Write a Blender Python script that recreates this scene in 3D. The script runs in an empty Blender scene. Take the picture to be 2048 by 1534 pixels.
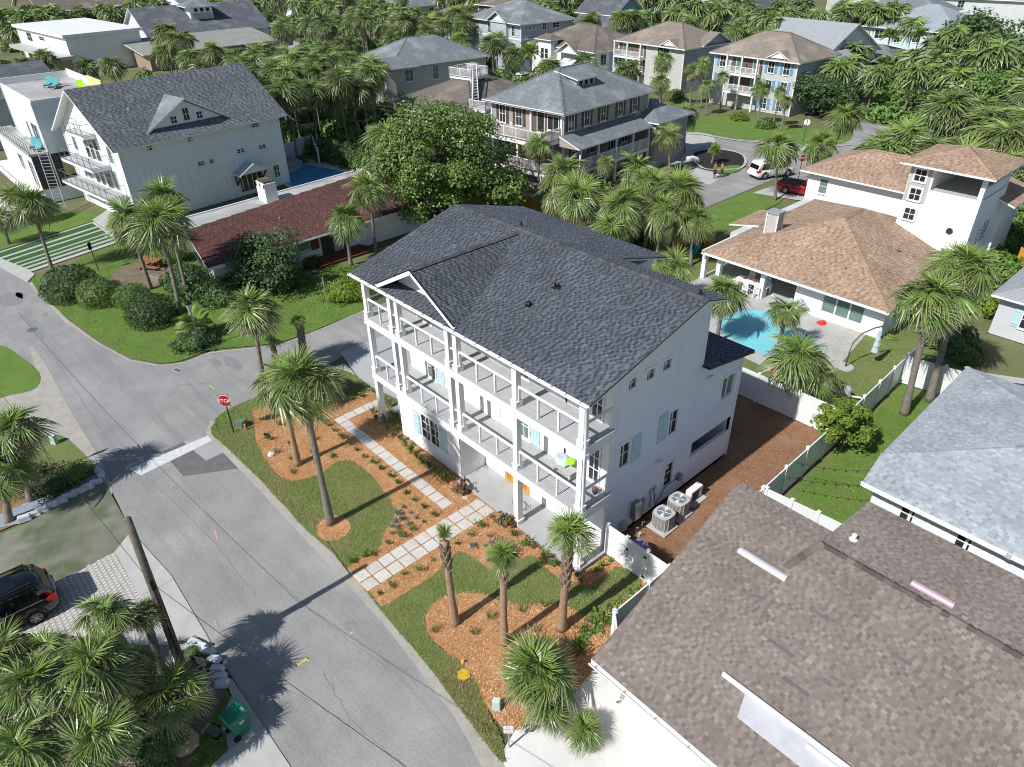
import bpy, math, random
import numpy as np
from mathutils import Vector, Matrix
rnd = random.Random(7)
sc = bpy.context.scene
COL = sc.collection
pi = math.pi
# ------------------------------------------------------------------ camera, sky, sun, exposure
cam = bpy.data.objects.new('camera', bpy.data.cameras.new('camera'))
COL.objects.link(cam)
cam.data.sensor_width = 36; cam.data.lens = 25.0
cam.data.clip_start = .5; cam.data.clip_end = 4000
CAMP = Vector((29.2745, -16.2519, 23.3897))
_r = Vector((.67325628, .73922216, -.01663059)); _u = Vector((-.39209215, .37599144, .83957977)); _b = _r.cross(_u)
cam.matrix_world = Matrix(((_r.x,_u.x,_b.x,CAMP.x),(_r.y,_u.y,_b.y,CAMP.y),(_r.z,_u.z,_b.z,CAMP.z),(0,0,0,1)))
sc.camera = cam
SUN_EL = math.radians(45); SHAD = math.radians(88.3)     # shadows fall towards SHAD
w = bpy.data.worlds.new('World'); sc.world = w; w.use_nodes = True
nt = w.node_tree; bg = nt.nodes['Background']
sky = nt.nodes.new('ShaderNodeTexSky'); sky.sky_type = 'NISHITA'; sky.sun_disc = False
sky.sun_elevation = SUN_EL; sky.sun_rotation = math.radians(180)
nt.links.new(sky.outputs[0], bg.inputs[0]); bg.inputs[1].default_value = .078; sky.ozone_density = 1.6; sky.dust_density = .5
sl = bpy.data.lights.new('sun', 'SUN'); sl.energy = 4.2; sl.angle = math.radians(.53); sl.color = (1, .982, .95)
so = bpy.data.objects.new('sun', sl); COL.objects.link(so); so.location = (0, -40, 60)
so.rotation_euler = Vector((math.cos(SHAD)*math.cos(SUN_EL), math.sin(SHAD)*math.cos(SUN_EL), -math.sin(SUN_EL))).to_track_quat('-Z', 'Y').to_euler()
sc.view_settings.view_transform = 'Standard'; sc.view_settings.look = 'None'
sc.view_settings.exposure = 0.4; sc.view_settings.gamma = 1
sc.cycles.filter_width = 1.05; sc.cycles.max_bounces = 6; sc.cycles.transparent_max_bounces = 4
# ------------------------------------------------------------------ materials
def _mix(nt, f, a, b, bt='MIX'):
    m = nt.nodes.new('ShaderNodeMix'); m.data_type = 'RGBA'; m.blend_type = bt
    for s, v in ((0, f), (6, a), (7, b)):
        if hasattr(v, 'is_output'): nt.links.new(v, m.inputs[s])
        else: m.inputs[s].default_value = v if s == 0 else (*v, 1)
    return m.outputs[2]
def _ramp(nt, src, lo, hi):
    r = nt.nodes.new('ShaderNodeMapRange'); r.inputs[1].default_value = lo; r.inputs[2].default_value = hi
    nt.links.new(src, r.inputs[0]); return r.outputs[0]
def _math(nt, op, a, b=0.0):
    m = nt.nodes.new('ShaderNodeMath'); m.operation = op
    for i, v in enumerate((a, b)):
        if hasattr(v, 'is_output'): nt.links.new(v, m.inputs[i])
        else: m.inputs[i].default_value = v
    return m.outputs[0]
def _noise(nt, co, s, d=4, r=.6):
    n = nt.nodes.new('ShaderNodeTexNoise'); n.inputs['Scale'].default_value = s; n.inputs['Detail'].default_value = d; n.inputs['Roughness'].default_value = r
    nt.links.new(co, n.inputs['Vector']); return n.outputs[0]
MATS = {}
def mk(name, c, c2=None, s=2., rough=.75, bump=0, bs=40, spec=.3, metal=0, lo=.35, hi=.65, c3=None, s3=.25, lo3=.5, hi3=.7, vary=0, attr=None, lap=0, seam=0, tip=None, uvb=None, fine=0, fs=60, objcol=False, coat=0, trans=0, streak=None, mott=0):
    m = bpy.data.materials.new(name); MATS[name] = m; m.use_nodes = True; nt = m.node_tree
    b = nt.nodes['Principled BSDF']; b.inputs['Roughness'].default_value = rough; b.inputs['Metallic'].default_value = metal
    b.inputs['Specular IOR Level'].default_value = spec; b.inputs['Coat Weight'].default_value = coat
    geo = nt.nodes.new('ShaderNodeNewGeometry'); P = geo.outputs['Position']
    if objcol:
        oi = nt.nodes.new('ShaderNodeObjectInfo'); col = oi.outputs['Color']
    elif attr:
        a = nt.nodes.new('ShaderNodeVertexColor'); a.layer_name = 'Col'; col = a.outputs[0]
    elif uvb:       # shingle courses for roofs too far off to build tab by tab
        uv = nt.nodes.new('ShaderNodeUVMap'); bt = nt.nodes.new('ShaderNodeTexBrick')
        nt.links.new(uv.outputs[0], bt.inputs['Vector']); bt.inputs['Scale'].default_value = 1
        bt.inputs['Brick Width'].default_value = uvb[0]; bt.inputs['Row Height'].default_value = uvb[1]; bt.inputs['Mortar Size'].default_value = .012
        bt.inputs['Color1'].default_value = (*c, 1); bt.inputs['Color2'].default_value = (*c2, 1); bt.inputs['Mortar'].default_value = (*[v*.55 for v in c2], 1)
        col = bt.outputs[0]
    else:
        col = None
    if col is None:
        col = _mix(nt, _ramp(nt, _noise(nt, P, s), lo, hi), c, c2 or c) if c2 else _mix(nt, 0., c, c)
    if c3: col = _mix(nt, _ramp(nt, _noise(nt, P, s3, 3), lo3, hi3), col, c3)
    if mott: col = _mix(nt, _ramp(nt, _noise(nt, P, .45, 5, .6), .35, .65), _mix(nt, 1., col, (1-mott,)*3, 'MULTIPLY'), col)
    if streak:
        mp = nt.nodes.new('ShaderNodeMapping'); mp.inputs['Scale'].default_value = streak[1]; nt.links.new(P, mp.inputs['Vector']); col = _mix(nt, _ramp(nt, _noise(nt, mp.outputs[0], 1., 5, .65), streak[2], streak[3]), col, streak[0])
    if fine: col = _mix(nt, _ramp(nt, _noise(nt, P, fs, 2, .7), .3, .7), _mix(nt, 1., col, (1-fine,)*3, 'MULTIPLY'), col)
    if tip:
        a = nt.nodes.new('ShaderNodeVertexColor'); a.layer_name = 'Col'
        sep = nt.nodes.new('ShaderNodeSeparateColor'); nt.links.new(a.outputs[0], sep.inputs[0])
        col = _mix(nt, _ramp(nt, sep.outputs[0], tip[1], 1.0), col, tip[0])
    if vary:
        oi = nt.nodes.new('ShaderNodeObjectInfo'); h = nt.nodes.new('ShaderNodeHueSaturation')
        nt.links.new(col, h.inputs['Color'])
        r1 = _ramp(nt, oi.outputs['Random'], 0, 1)
        h.inputs['Hue'].default_value = .5
        v = nt.nodes.new('ShaderNodeMapRange'); v.inputs[3].default_value = 1-vary; v.inputs[4].default_value = 1+vary; nt.links.new(r1, v.inputs[0]); nt.links.new(v.outputs[0], h.inputs['Value'])
        v2 = nt.nodes.new('ShaderNodeMapRange'); v2.inputs[3].default_value = .5-vary*.06; v2.inputs[4].default_value = .5+vary*.05
        f2 = _math(nt, 'FRACT', _math(nt, 'MULTIPLY', oi.outputs['Random'], 7.31)); nt.links.new(f2, v2.inputs[0]); nt.links.new(v2.outputs[0], h.inputs['Hue'])
        col = h.outputs[0]
    nt.links.new(col, b.inputs['Base Color'])
    if trans:
        t = nt.nodes.new('ShaderNodeBsdfTranslucent'); nt.links.new(col, t.inputs[0]); ms = nt.nodes.new('ShaderNodeMixShader'); ms.inputs[0].default_value = trans
        nt.links.new(b.outputs[0], ms.inputs[1]); nt.links.new(t.outputs[0], ms.inputs[2]); nt.links.new(ms.outputs[0], nt.nodes['Material Output'].inputs[0])
    hgt = None
    if bump: hgt = _math(nt, 'MULTIPLY', _noise(nt, P, bs, 5, .7), bump)
    if lap:
        sx = nt.nodes.new('ShaderNodeSeparateXYZ'); nt.links.new(P, sx.inputs[0])
        f = _math(nt, 'MULTIPLY', _math(nt, 'FRACT', _math(nt, 'DIVIDE', sx.outputs[2], lap)), -.02)
        hgt = f if hgt is None else _math(nt, 'ADD', hgt, f)
    if hgt is not None:
        bp = nt.nodes.new('ShaderNodeBump'); bp.inputs['Distance'].default_value = 1; bp.inputs['Strength'].default_value = .8
        nt.links.new(hgt, bp.inputs['Height']); nt.links.new(bp.outputs[0], b.inputs['Normal'])
    return m
mk('white', (.78,.78,.775), (.73,.73,.725), s=.7, rough=.55, streak=((.62,.62,.61), (2.2,2.2,.18), .6, .9))
mk('white_wall', (.73,.76,.79), (.69,.72,.75), s=.5, rough=.6, streak=((.55,.57,.59), (2.2,2.2,.18), .58, .85))  # white paint with the bluish tint of shaded side walls put into its colour
mk('white_lap', (.74,.745,.75), (.69,.70,.71), s=.5, rough=.6, lap=.18)
mk('trim_white', (.76,.76,.75), (.7,.7,.69), s=1.5, rough=.5)
mk('vinyl', (.74,.75,.75), (.68,.69,.69), s=1.2, rough=.4, spec=.45)
mk('deck_grey', (.42,.42,.42), (.37,.37,.375), s=3, rough=.7)
mk('deck_brown', (.27,.17,.12), (.2,.13,.1), s=3, rough=.8)
mk('terrace', (.40,.40,.40), (.36,.36,.36), s=2, rough=.75)
mk('aqua_paint', (.47,.64,.68), (.43,.59,.63), s=3, rough=.5)
mk('blue_paint', (.16,.33,.52), (.13,.28,.46), s=3, rough=.5)
mk('green_paint', (.42,.62,.47), (.38,.57,.43), s=3, rough=.5)
mk('brown_paint', (.12,.085,.065), (.09,.065,.05), s=3, rough=.6)
mk('wood_yellow', (.62,.32,.055), (.5,.24,.04), s=6, rough=.55)
mk('wood_grey', (.33,.27,.22), (.24,.2,.17), s=5, rough=.85)
mk('wood_red', (.33,.13,.06), (.25,.095,.045), s=5, rough=.75)
mk('wood_pole', (.17,.145,.11), (.10,.085,.065), s=5, rough=.9, bump=.012, bs=14)
mk('glass', (.018,.024,.026), (.035,.042,.04), s=1.3, rough=.04, spec=.6)
mk('glass_green', (.10,.17,.15), (.16,.22,.19), s=.9, rough=.05, spec=.6)
mk('glass_car', (.006,.007,.009), rough=.02, spec=.55)
mk('black_metal', (.012,.012,.013), rough=.4)
mk('grey_metal', (.30,.31,.32), (.24,.25,.26), s=4, rough=.35, metal=.6)
mk('light_metal', (.55,.57,.58), (.48,.5,.52), s=3, rough=.35, metal=.4)
mk('ac_paint', (.46,.455,.44), (.40,.395,.385), s=5, rough=.5)
mk('concrete', (.46,.455,.43), (.40,.395,.375), s=1.2, rough=.85, bump=.002, bs=60, c3=(.36,.355,.335), s3=.5, lo3=.55, hi3=.8, fine=.08)
mk('concrete_grey', (.40,.41,.41), (.36,.37,.37), s=1.2, rough=.85, fine=.06)
mk('slab', (.56,.55,.51), (.50,.495,.46), s=4, rough=.85, vary=.06, fine=.06)
mk('asphalt', (.345,.338,.328), (.275,.270,.263), s=.55, streak=((.235,.232,.228), (.07,.9,1), .5, .75), rough=.88, bump=.004, bs=70, c3=(.41,.405,.39), s3=.16, lo3=.5, hi3=.72, fine=.33, fs=24, lo=.3, hi=.7)
mk('asphalt_dark', (.14,.137,.136), (.175,.17,.168), s=2, rough=.9, bump=.004, bs=70, fine=.3, fs=26)
mk('asphalt_old', (.37,.37,.37), (.32,.32,.322), s=.4, rough=.9, c3=(.32,.315,.30), s3=.2, fine=.2, fs=20)
mk('road_dust', (.44,.41,.36), (.36,.335,.295), s=1.5, rough=.95, fine=.25, fs=22, bump=.004)
mk('stain', (.19,.188,.184), (.245,.242,.237), s=3, rough=.8)
mk('paint_white', (.66,.66,.64), (.54,.54,.53), s=4, rough=.7, fine=.15, fs=30)
mk('paint_yellow', (.65,.55,.08), rough=.7)
mk('paint_pink', (.47,.27,.28), rough=.8)
mk('sand', (.74,.72,.68), (.62,.60,.56), s=.8, rough=.95, bump=.006, bs=40, fine=.2, fs=30, c3=(.78,.77,.74), s3=.4)
mk('dirt', (.26,.2,.145), (.19,.145,.105), s=1.2, rough=.95, bump=.008, bs=25, fine=.25, fs=25)
mk('lawn', (.185,.235,.075), (.14,.19,.055), s=1.1, rough=.9, bump=.02, bs=28, c3=(.26,.235,.11), s3=.55, lo3=.5, hi3=.74, fine=.4, fs=22)
mk('lawn_bright', (.145,.25,.042), (.11,.20,.034), s=.8, rough=.9, bump=.02, bs=28, c3=(.19,.195,.06), s3=.5, lo3=.52, hi3=.75, fine=.35, fs=20)
mk('turf_green', (.045,.125,.025), (.035,.10,.02), s=2, rough=.9, bump=.01, fine=.2)
mk('turf_faded', (.10,.125,.065), (.20,.20,.155), s=.45, rough=.95, bump=.006, fine=.2, fs=18, c3=(.28,.27,.225), s3=.3, lo3=.5, hi3=.66)
mk('mulch', (.58,.315,.145), (.47,.235,.095), s=3.5, rough=.9, bump=.03, bs=22, c3=(.70,.43,.24), s3=1.1, fine=.35, fs=24)
mk('mulch_dark', (.32,.17,.092), (.25,.128,.068), s=2, rough=.95, bump=.02, bs=20, c3=(.33,.20,.12), s3=.7, fine=.35, fs=22)
mk('mulch_black', (.018,.016,.015), (.03,.027,.025), s=3, rough=.95, bump=.02)
mk('ground', (.13,.165,.055), (.2,.18,.10), s=.25, rough=.95, bump=.02, bs=6, c3=(.10,.13,.045), s3=.08, fine=.3, fs=12)
mk('chip', (.5,.2,.075), rough=.85, attr=True)
mk('blade', (.1,.18,.04), rough=.7, attr=True, trans=.2)
mk('shingle', (.1,.1,.1), rough=.92, attr=True, spec=.15, fine=.25, fs=55, mott=.22)
mk('shingle_piece', (.1,.1,.1), rough=.92, objcol=True, spec=.15, fine=.25, fs=55)
mk('roof_dark', (.125,.135,.15), (.075,.083,.096), uvb=(.33,.15), rough=.92, c3=(.16,.17,.18), s3=.35)
mk('roof_grey', (.20,.225,.235), (.145,.165,.175), uvb=(.33,.15), rough=.92, c3=(.25,.27,.275), s3=.35)
mk('roof_brown', (.185,.155,.13), (.13,.108,.09), uvb=(.33,.15), rough=.92, c3=(.22,.19,.165), s3=.35)
mk('roof_taupe', (.27,.225,.185), (.2,.165,.135), uvb=(.33,.15), rough=.92, c3=(.3,.25,.2), s3=.35)
mk('roof_pale', (.34,.36,.375), (.28,.30,.315), uvb=(.33,.15), rough=.92)
mk('roof_metal', (.40,.44,.47), (.36,.40,.43), s=.6, rough=.4, metal=.3)
mk('roof_flat', (.46,.455,.44), (.34,.335,.325), s=.35, rough=.9, c3=(.22,.215,.205), s3=.5, lo3=.55, hi3=.75, fine=.15, fs=10)
mk('roof_olive', (.30,.31,.28), (.25,.26,.235), s=.5, rough=.9, fine=.2, fs=12)
mk('wall_grey', (.40,.41,.42), (.36,.37,.38), s=.6, rough=.7, lap=.2)
mk('wall_bluegrey', (.42,.46,.50), (.38,.42,.46), s=.6, rough=.7, lap=.2)
mk('wall_beige', (.365,.325,.295), (.325,.29,.26), s=.6, rough=.7, lap=.2)
mk('wall_stone', (.50,.49,.46), (.45,.44,.42), s=.6, rough=.7, lap=.2)
mk('wall_pale', (.55,.56,.57), (.5,.51,.52), s=.6, rough=.7)
mk('wall_tan', (.34,.26,.19), (.29,.22,.16), s=.6, rough=.8)
mk('wall_teal', (.27,.42,.45), (.24,.38,.41), s=.6, rough=.7, lap=.2)
mk('wall_blue', (.09,.13,.19), (.075,.11,.16), s=.6, rough=.7)
mk('wall_aqua', (.56,.67,.69), (.52,.62,.64), s=.6, rough=.7)
mk('wall_dark', (.055,.057,.06), (.045,.047,.05), s=.6, rough=.7)
mk('wall_brown', (.15,.11,.085), (.12,.09,.07), s=.6, rough=.8, lap=.2)
mk('wall_taupe', (.46,.43,.40), (.42,.39,.365), s=.8, rough=.7, lap=.2)
mk('brick', (.20,.065,.04), (.15,.05,.032), s=9, rough=.85)
mk('yellow_wall', (.60,.56,.24), rough=.7)
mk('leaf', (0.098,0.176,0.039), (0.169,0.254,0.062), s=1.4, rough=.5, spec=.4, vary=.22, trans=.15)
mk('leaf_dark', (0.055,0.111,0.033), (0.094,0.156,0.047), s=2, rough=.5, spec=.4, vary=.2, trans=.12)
mk('leaf_grape', (.14,.215,.042), (.09,.155,.032), s=.9, rough=.4, spec=.5, c3=(.21,.275,.06), s3=.5, lo3=.48, hi3=.78, trans=.15)
mk('leaf_lime', (.20,.28,.035), (.12,.2,.03), s=2, rough=.45, vary=.15, trans=.2)
mk('leaf_shrub', (0.078,0.156,0.026), (0.143,0.221,0.039), s=6, rough=.45, vary=.25, trans=.15)
mk('leaf_blue', (.10,.16,.135), (.15,.215,.185), s=8, rough=.5, vary=.15)
mk('leaf_red', (.19,.07,.06), (.10,.13,.05), s=6, rough=.5, vary=.2)
mk('leaf_flower', (.30,.035,.035), (.09,.12,.03), s=2.5, rough=.6)
mk('frond', (.115,.185,.042), (.17,.235,.062), s=1.2, rough=.38, spec=.5, vary=.16, tip=((.46,.40,.27), .74), trans=.08)
mk('frond_fresh', (.17,.265,.055), (.225,.315,.075), s=1.2, rough=.38, spec=.5, vary=.15, tip=((.36,.34,.18), .78), trans=.15)
mk('frond_yellow', (.30,.30,.07), (.23,.26,.07), s=2, rough=.45, vary=.15, tip=((.5,.42,.26), .5), trans=.15)
mk('frond_dead', (.40,.335,.25), (.30,.245,.175), s=2, rough=.8, vary=.12, tip=((.52,.47,.40), .4))
mk('frond_far', (.09,.145,.036), (.14,.19,.058), s=1.0, rough=.42, spec=.45, vary=.18, tip=((.38,.35,.2), .72), trans=.06)
mk('trunk', (.235,.205,.17), (.165,.14,.115), s=4, rough=.9, bump=.02, bs=9)
mk('trunk_new', (.36,.235,.15), (.27,.175,.11), s=4, rough=.9, bump=.02, bs=9)
mk('boot', (.30,.22,.16), (.2,.145,.105), s=7, rough=.9)
mk('bark', (.15,.125,.10), (.10,.083,.066), s=5, rough=.9, bump=.02, bs=10)
mk('rock_white', (.58,.60,.62), (.48,.50,.52), s=3, rough=.85, bump=.02, bs=8)
mk('rock_tan', (.45,.33,.21), (.33,.23,.15), s=3, rough=.85, bump=.02, bs=8)
mk('pebble', (.33,.36,.42), (.18,.2,.235), s=14, rough=.8)
mk('pool_blue', (.22,.62,.68), (.27,.68,.73), s=1.2, rough=.5)
mk('pool_deep', (.03,.27,.45), (.05,.33,.52), s=.7, rough=.5)
mk('water', (.6,.85,.9), rough=.02, spec=.5)
mk('bin_green', (.03,.20,.11), (.025,.17,.095), s=4, rough=.4, vary=.0)
mk('bin_lid', (.005,.16,.10), rough=.3, spec=.5)
mk('util_green', (.10,.16,.125), rough=.5)
mk('util_pale', (.42,.55,.48), rough=.5)
mk('stop_red', (.36,.012,.015), rough=.4)
mk('sign_grey', (.38,.39,.40), rough=.4, metal=.5)
mk('sign_white', (.75,.75,.75), rough=.4)
mk('sign_ink', (.25,.06,.10), rough=.5)
mk('yellow_paint', (.66,.44,.03), (.58,.38,.03), s=5, rough=.5)
mk('car_black', (.004,.0045,.006), rough=.12, spec=.5, coat=.8)
mk('car_white', (.70,.70,.68), rough=.2, coat=.6)
mk('car_red', (.30,.008,.012), rough=.2, coat=.7)
mk('car_silver', (.33,.35,.37), rough=.25, metal=.5, coat=.5)
mk('tyre', (.013,.013,.013), rough=.85)
mk('rim', (.42,.42,.44), rough=.3, metal=.7)
mk('tail_red', (.50,.008,.012), rough=.15, spec=.6)
mk('plastic_black', (.018,.018,.02), rough=.6)
mk('skin', (.36,.19,.125), rough=.55); mk('skin_tan', (.28,.13,.08), rough=.55)
mk('cloth_dark', (.03,.03,.045), rough=.9); mk('cloth_red', (.40,.14,.12), rough=.9); mk('hair', (.03,.02,.014), rough=.7)
mk('cushion_aqua', (.10,.33,.36), (.13,.40,.43), s=6, rough=.9)
mk('cushion_blue', (.02,.10,.38), rough=.9); mk('cushion_teal', (.02,.33,.33), rough=.9)
mk('cushion_pale', (.45,.55,.58), rough=.9); mk('toy_pink', (.70,.12,.22), rough=.4); mk('toy_lime', (.36,.72,.03), rough=.5); mk('toy_red', (.62,.03,.03), rough=.5); mk('toy_orange', (.75,.22,.02), rough=.5)
mk('wicker', (.16,.13,.105), (.11,.09,.075), s=20, rough=.8)
mk('umbrella', (.36,.46,.50), (.48,.56,.58), s=5, rough=.8)
mk('purple_bag', (.36,.25,.42), (.28,.19,.34), s=7, rough=.6)
mk('skylight', (.50,.50,.52), (.44,.44,.46), s=2, rough=.35); mk('skylight_pink', (.46,.31,.37), rough=.4)
# pool water: glassy sheet
def water_mat(name, tint):
    m = bpy.data.materials.new(name); MATS[name] = m; m.use_nodes = True; nt = m.node_tree
    b = nt.nodes['Principled BSDF']; b.inputs['Base Color'].default_value = (*tint, 1); b.inputs['Roughness'].default_value = .03
    b.inputs['Alpha'].default_value = .28; b.inputs['Specular IOR Level'].default_value = .5
    geo = nt.nodes.new('ShaderNodeNewGeometry'); bp = nt.nodes.new('ShaderNodeBump'); bp.inputs['Distance'].default_value = .06
    nt.links.new(_noise(nt, geo.outputs['Position'], 2.5, 3), bp.inputs['Height']); nt.links.new(bp.outputs[0], b.inputs['Normal'])
water_mat('water_aqua', (.22,.62,.70)); water_mat('water_deep', (.04,.26,.42))
# ------------------------------------------------------------------ mesh helpers
def link(o, parent=None):
    COL.objects.link(o)
    if parent is not None: o.parent = parent
    return o
def tag(o, label=None, cat=None, group=None, kind=None):
    if label: o['label'] = label
    if cat: o['category'] = cat
    if group: o['group'] = group
    if kind: o['kind'] = kind
    return o
def empty(name, loc, rz=0, label=None, cat=None, group=None):
    o = bpy.data.objects.new(name, None); o.empty_display_size = .2; COL.objects.link(o)
    o.location = (loc[0], loc[1], loc[2] if len(loc) > 2 else 0); o.rotation_euler = (0, 0, rz)
    return tag(o, label, cat, group)
def copy_tree(o, parent=None):
    c = o.copy(); COL.objects.link(c); c.parent = parent
    for ch in o.children: copy_tree(ch, c)
    return c
def np_mesh(name, V, F, mats, col=None, smooth=False, mi=None):
    """V (n,3), F (m,k) all faces of k corners; col (n,3) per vertex"""
    me = bpy.data.meshes.new(name); V = np.asarray(V, np.float32); F = np.asarray(F, np.int32); k = F.shape[1]
    me.vertices.add(len(V)); me.vertices.foreach_set('co', V.ravel())
    me.loops.add(F.size); me.loops.foreach_set('vertex_index', F.ravel())
    me.polygons.add(len(F)); me.polygons.foreach_set('loop_start', np.arange(0, F.size, k, dtype=np.int32))
    if mi is not None: me.polygons.foreach_set('material_index', np.asarray(mi, np.int32))
    if smooth: me.polygons.foreach_set('use_smooth', np.ones(len(F), bool))
    me.update(calc_edges=True)
    if not smooth: me.shade_flat()
    if col is not None:
        a = me.color_attributes.new('Col', 'FLOAT_COLOR', 'POINT'); c = np.ones((len(V), 4), np.float32); c[:, :3] = col; a.data.foreach_set('color', c.ravel())
    for m in mats: me.materials.append(MATS[m])
    return me
class MB:
    def __init__(s): s.v = []; s.f = []; s.m = []; s.uv = {}; s.k = 0
    def mat(s, k): s.k = k; return s
    def face(s, pts, uv=None):
        i = len(s.v); s.v += [tuple(p) for p in pts]; s.f.append(tuple(range(i, i+len(pts)))); s.m.append(s.k)
        if uv: s.uv[len(s.f)-1] = uv
        return s
    def hexa(s, b, t):
        i = len(s.v); s.v += [tuple(p) for p in b]+[tuple(p) for p in t]; n = len(b)
        s.f.append(tuple(range(i+n-1, i-1, -1))); s.f.append(tuple(range(i+n, i+2*n)))
        for j in range(n): s.f.append((i+j, i+(j+1) % n, i+n+(j+1) % n, i+n+j))
        s.m += [s.k]*(n+2); return s
    def box(s, x0, y0, z0, x1, y1, z1):
        x0, x1 = sorted((x0, x1)); y0, y1 = sorted((y0, y1)); z0, z1 = sorted((z0, z1))
        return s.hexa([(x0,y0,z0),(x1,y0,z0),(x1,y1,z0),(x0,y1,z0)], [(x0,y0,z1),(x1,y0,z1),(x1,y1,z1),(x0,y1,z1)])
    def prism(s, poly, z0, z1): return s.hexa([(p[0],p[1],z0) for p in poly], [(p[0],p[1],z1) for p in poly])
    def bar(s, a, b, w, h, up=(0,0,1)):
        a, b = Vector(a), Vector(b); d = (b-a).normalized(); r = d.cross(Vector(up))
        r = (r if r.length > 1e-4 else d.cross(Vector((0,1,0)))).normalized()*(w/2); u = r.cross(d).normalized()*(h/2)
        return s.hexa([a-r-u, a+r-u, a+r+u, a-r+u], [b-r-u, b+r-u, b+r+u, b-r+u])
    def tube(s, pts, rad, n=8, cap=True):
        P = [Vector(p) for p in pts]; R = rad if hasattr(rad, '__len__') else [rad]*len(P); i0 = len(s.v)
        for j, p in enumerate(P):
            d = (P[min(j+1, len(P)-1)]-P[max(j-1, 0)]).normalized()
            a = d.cross(Vector((0,0,1))) if abs(d.z) < .95 else d.cross(Vector((0,1,0))); a.normalize(); b = d.cross(a)
            for q in range(n):
                t = 2*pi*q/n; s.v.append(tuple(p+a*(math.cos(t)*R[j])+b*(math.sin(t)*R[j])))
        for j in range(len(P)-1):
            for q in range(n):
                s.f.append((i0+j*n+q, i0+j*n+(q+1) % n, i0+(j+1)*n+(q+1) % n, i0+(j+1)*n+q)); s.m.append(s.k)
        if cap:
            s.f.append(tuple(i0+q for q in range(n-1, -1, -1))); s.f.append(tuple(i0+(len(P)-1)*n+q for q in range(n))); s.m += [s.k]*2
        return s
    def lathe(s, prof, n=16, c=(0,0,0), axis='z', cap=False):
        i0 = len(s.v)
        for r, h in prof:
            for q in range(n):
                t = 2*pi*q/n; p = (r*math.cos(t), r*math.sin(t), h)
                if axis == 'y': p = (p[0], p[2], p[1])
                if axis == 'x': p = (p[2], p[0], p[1])
                s.v.append((p[0]+c[0], p[1]+c[1], p[2]+c[2]))
        for j in range(len(prof)-1):
            for q in range(n):
                s.f.append((i0+j*n+q, i0+j*n+(q+1) % n, i0+(j+1)*n+(q+1) % n, i0+(j+1)*n+q)); s.m.append(s.k)
        if cap: s.f.append(tuple(i0+(len(prof)-1)*n+q for q in range(n))); s.m.append(s.k)
        return s
    def loft(s, secs, cap=True):
        i0 = len(s.v); n = len(secs[0])
        for c in secs: s.v += [tuple(p) for p in c]
        for j in range(len(secs)-1):
            for q in range(n):
                s.f.append((i0+j*n+q, i0+j*n+(q+1) % n, i0+(j+1)*n+(q+1) % n, i0+(j+1)*n+q)); s.m.append(s.k)
        if cap:
            s.f.append(tuple(i0+q for q in range(n-1, -1, -1))); s.f.append(tuple(i0+(len(secs)-1)*n+q for q in range(n))); s.m += [s.k]*2
        return s
    def mesh(s, name, mats, smooth=False):
        me = bpy.data.meshes.new(name); me.from_pydata(s.v, [], s.f)
        for m in ([mats] if isinstance(mats, str) else mats): me.materials.append(MATS[m])
        me.polygons.foreach_set('material_index', s.m)
        if s.uv:
            u = me.uv_layers.new(name='UVMap').data
            for fi, q in s.uv.items():
                for li, c in zip(me.polygons[fi].loop_indices, q): u[li].uv = c
        if smooth: me.polygons.foreach_set('use_smooth', [True]*len(s.f))
        me.update(); return me
    def build(s, name, mats, parent=None, smooth=False, bevel=0):
        o = link(bpy.data.objects.new(name, s.mesh(name, mats, smooth)), parent)
        if bevel:
            b = o.modifiers.new('bevel', 'BEVEL'); b.width = bevel; b.segments = 2; b.limit_method = 'ANGLE'
        return o
def box(name, mat, parent, *a, bevel=0): return MB().box(*a).build(name, mat, parent, bevel=bevel)
def smooth_poly(pts, n=5, jit=0.0):
    out = []; N = len(pts)
    for i in range(N):
        p0, p1, p2, p3 = [np.array(pts[(i+k-1) % N][:2], float) for k in range(4)]
        for k in range(n):
            t = k/n; q = .5*((2*p1)+(-p0+p2)*t+(2*p0-5*p1+4*p2-p3)*t*t+(-p0+3*p1-3*p2+p3)*t**3)
            out.append((q[0]+rnd.uniform(-jit, jit), q[1]+rnd.uniform(-jit, jit)))
    return out
def sheet(name, mat, pts, z, kind='structure', thick=.0, smooth=0, jit=0, label=None, cat=None, parent=None):
    P = smooth_poly(pts, smooth, jit) if smooth else [p[:2] for p in pts]
    m = MB()
    A = sum(P[i][0]*P[(i+1) % len(P)][1]-P[(i+1) % len(P)][0]*P[i][1] for i in range(len(P)))
    if A < 0: P = P[::-1]
    if thick: m.prism(P, z-thick, z)
    else: m.face([(p[0], p[1], z) for p in P])
    o = m.build(name, mat, parent); tag(o, label, cat, kind=kind); o['poly'] = 0; del o['poly']
    return o, P
def inside(P, x, y):
    P = np.asarray(P); r = np.zeros(len(x), bool); j = len(P)-1
    for i in range(len(P)):
        xi, yi = P[i]; xj, yj = P[j]
        c = ((yi > y) != (yj > y)) & (x < (xj-xi)*(y-yi)/(yj-yi+1e-12)+xi); r ^= c; j = i
    return r
def scatter(P, dens, seed, minus=()):
    A = np.asarray(P); lo = A.min(0); hi = A.max(0); g = np.random.default_rng(seed); n = int((hi-lo).prod()*dens)
    x = g.uniform(lo[0], hi[0], n); y = g.uniform(lo[1], hi[1], n); k = inside(P, x, y)
    for Q in minus: k &= ~inside(Q, x, y)
    return x[k], y[k], g
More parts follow.
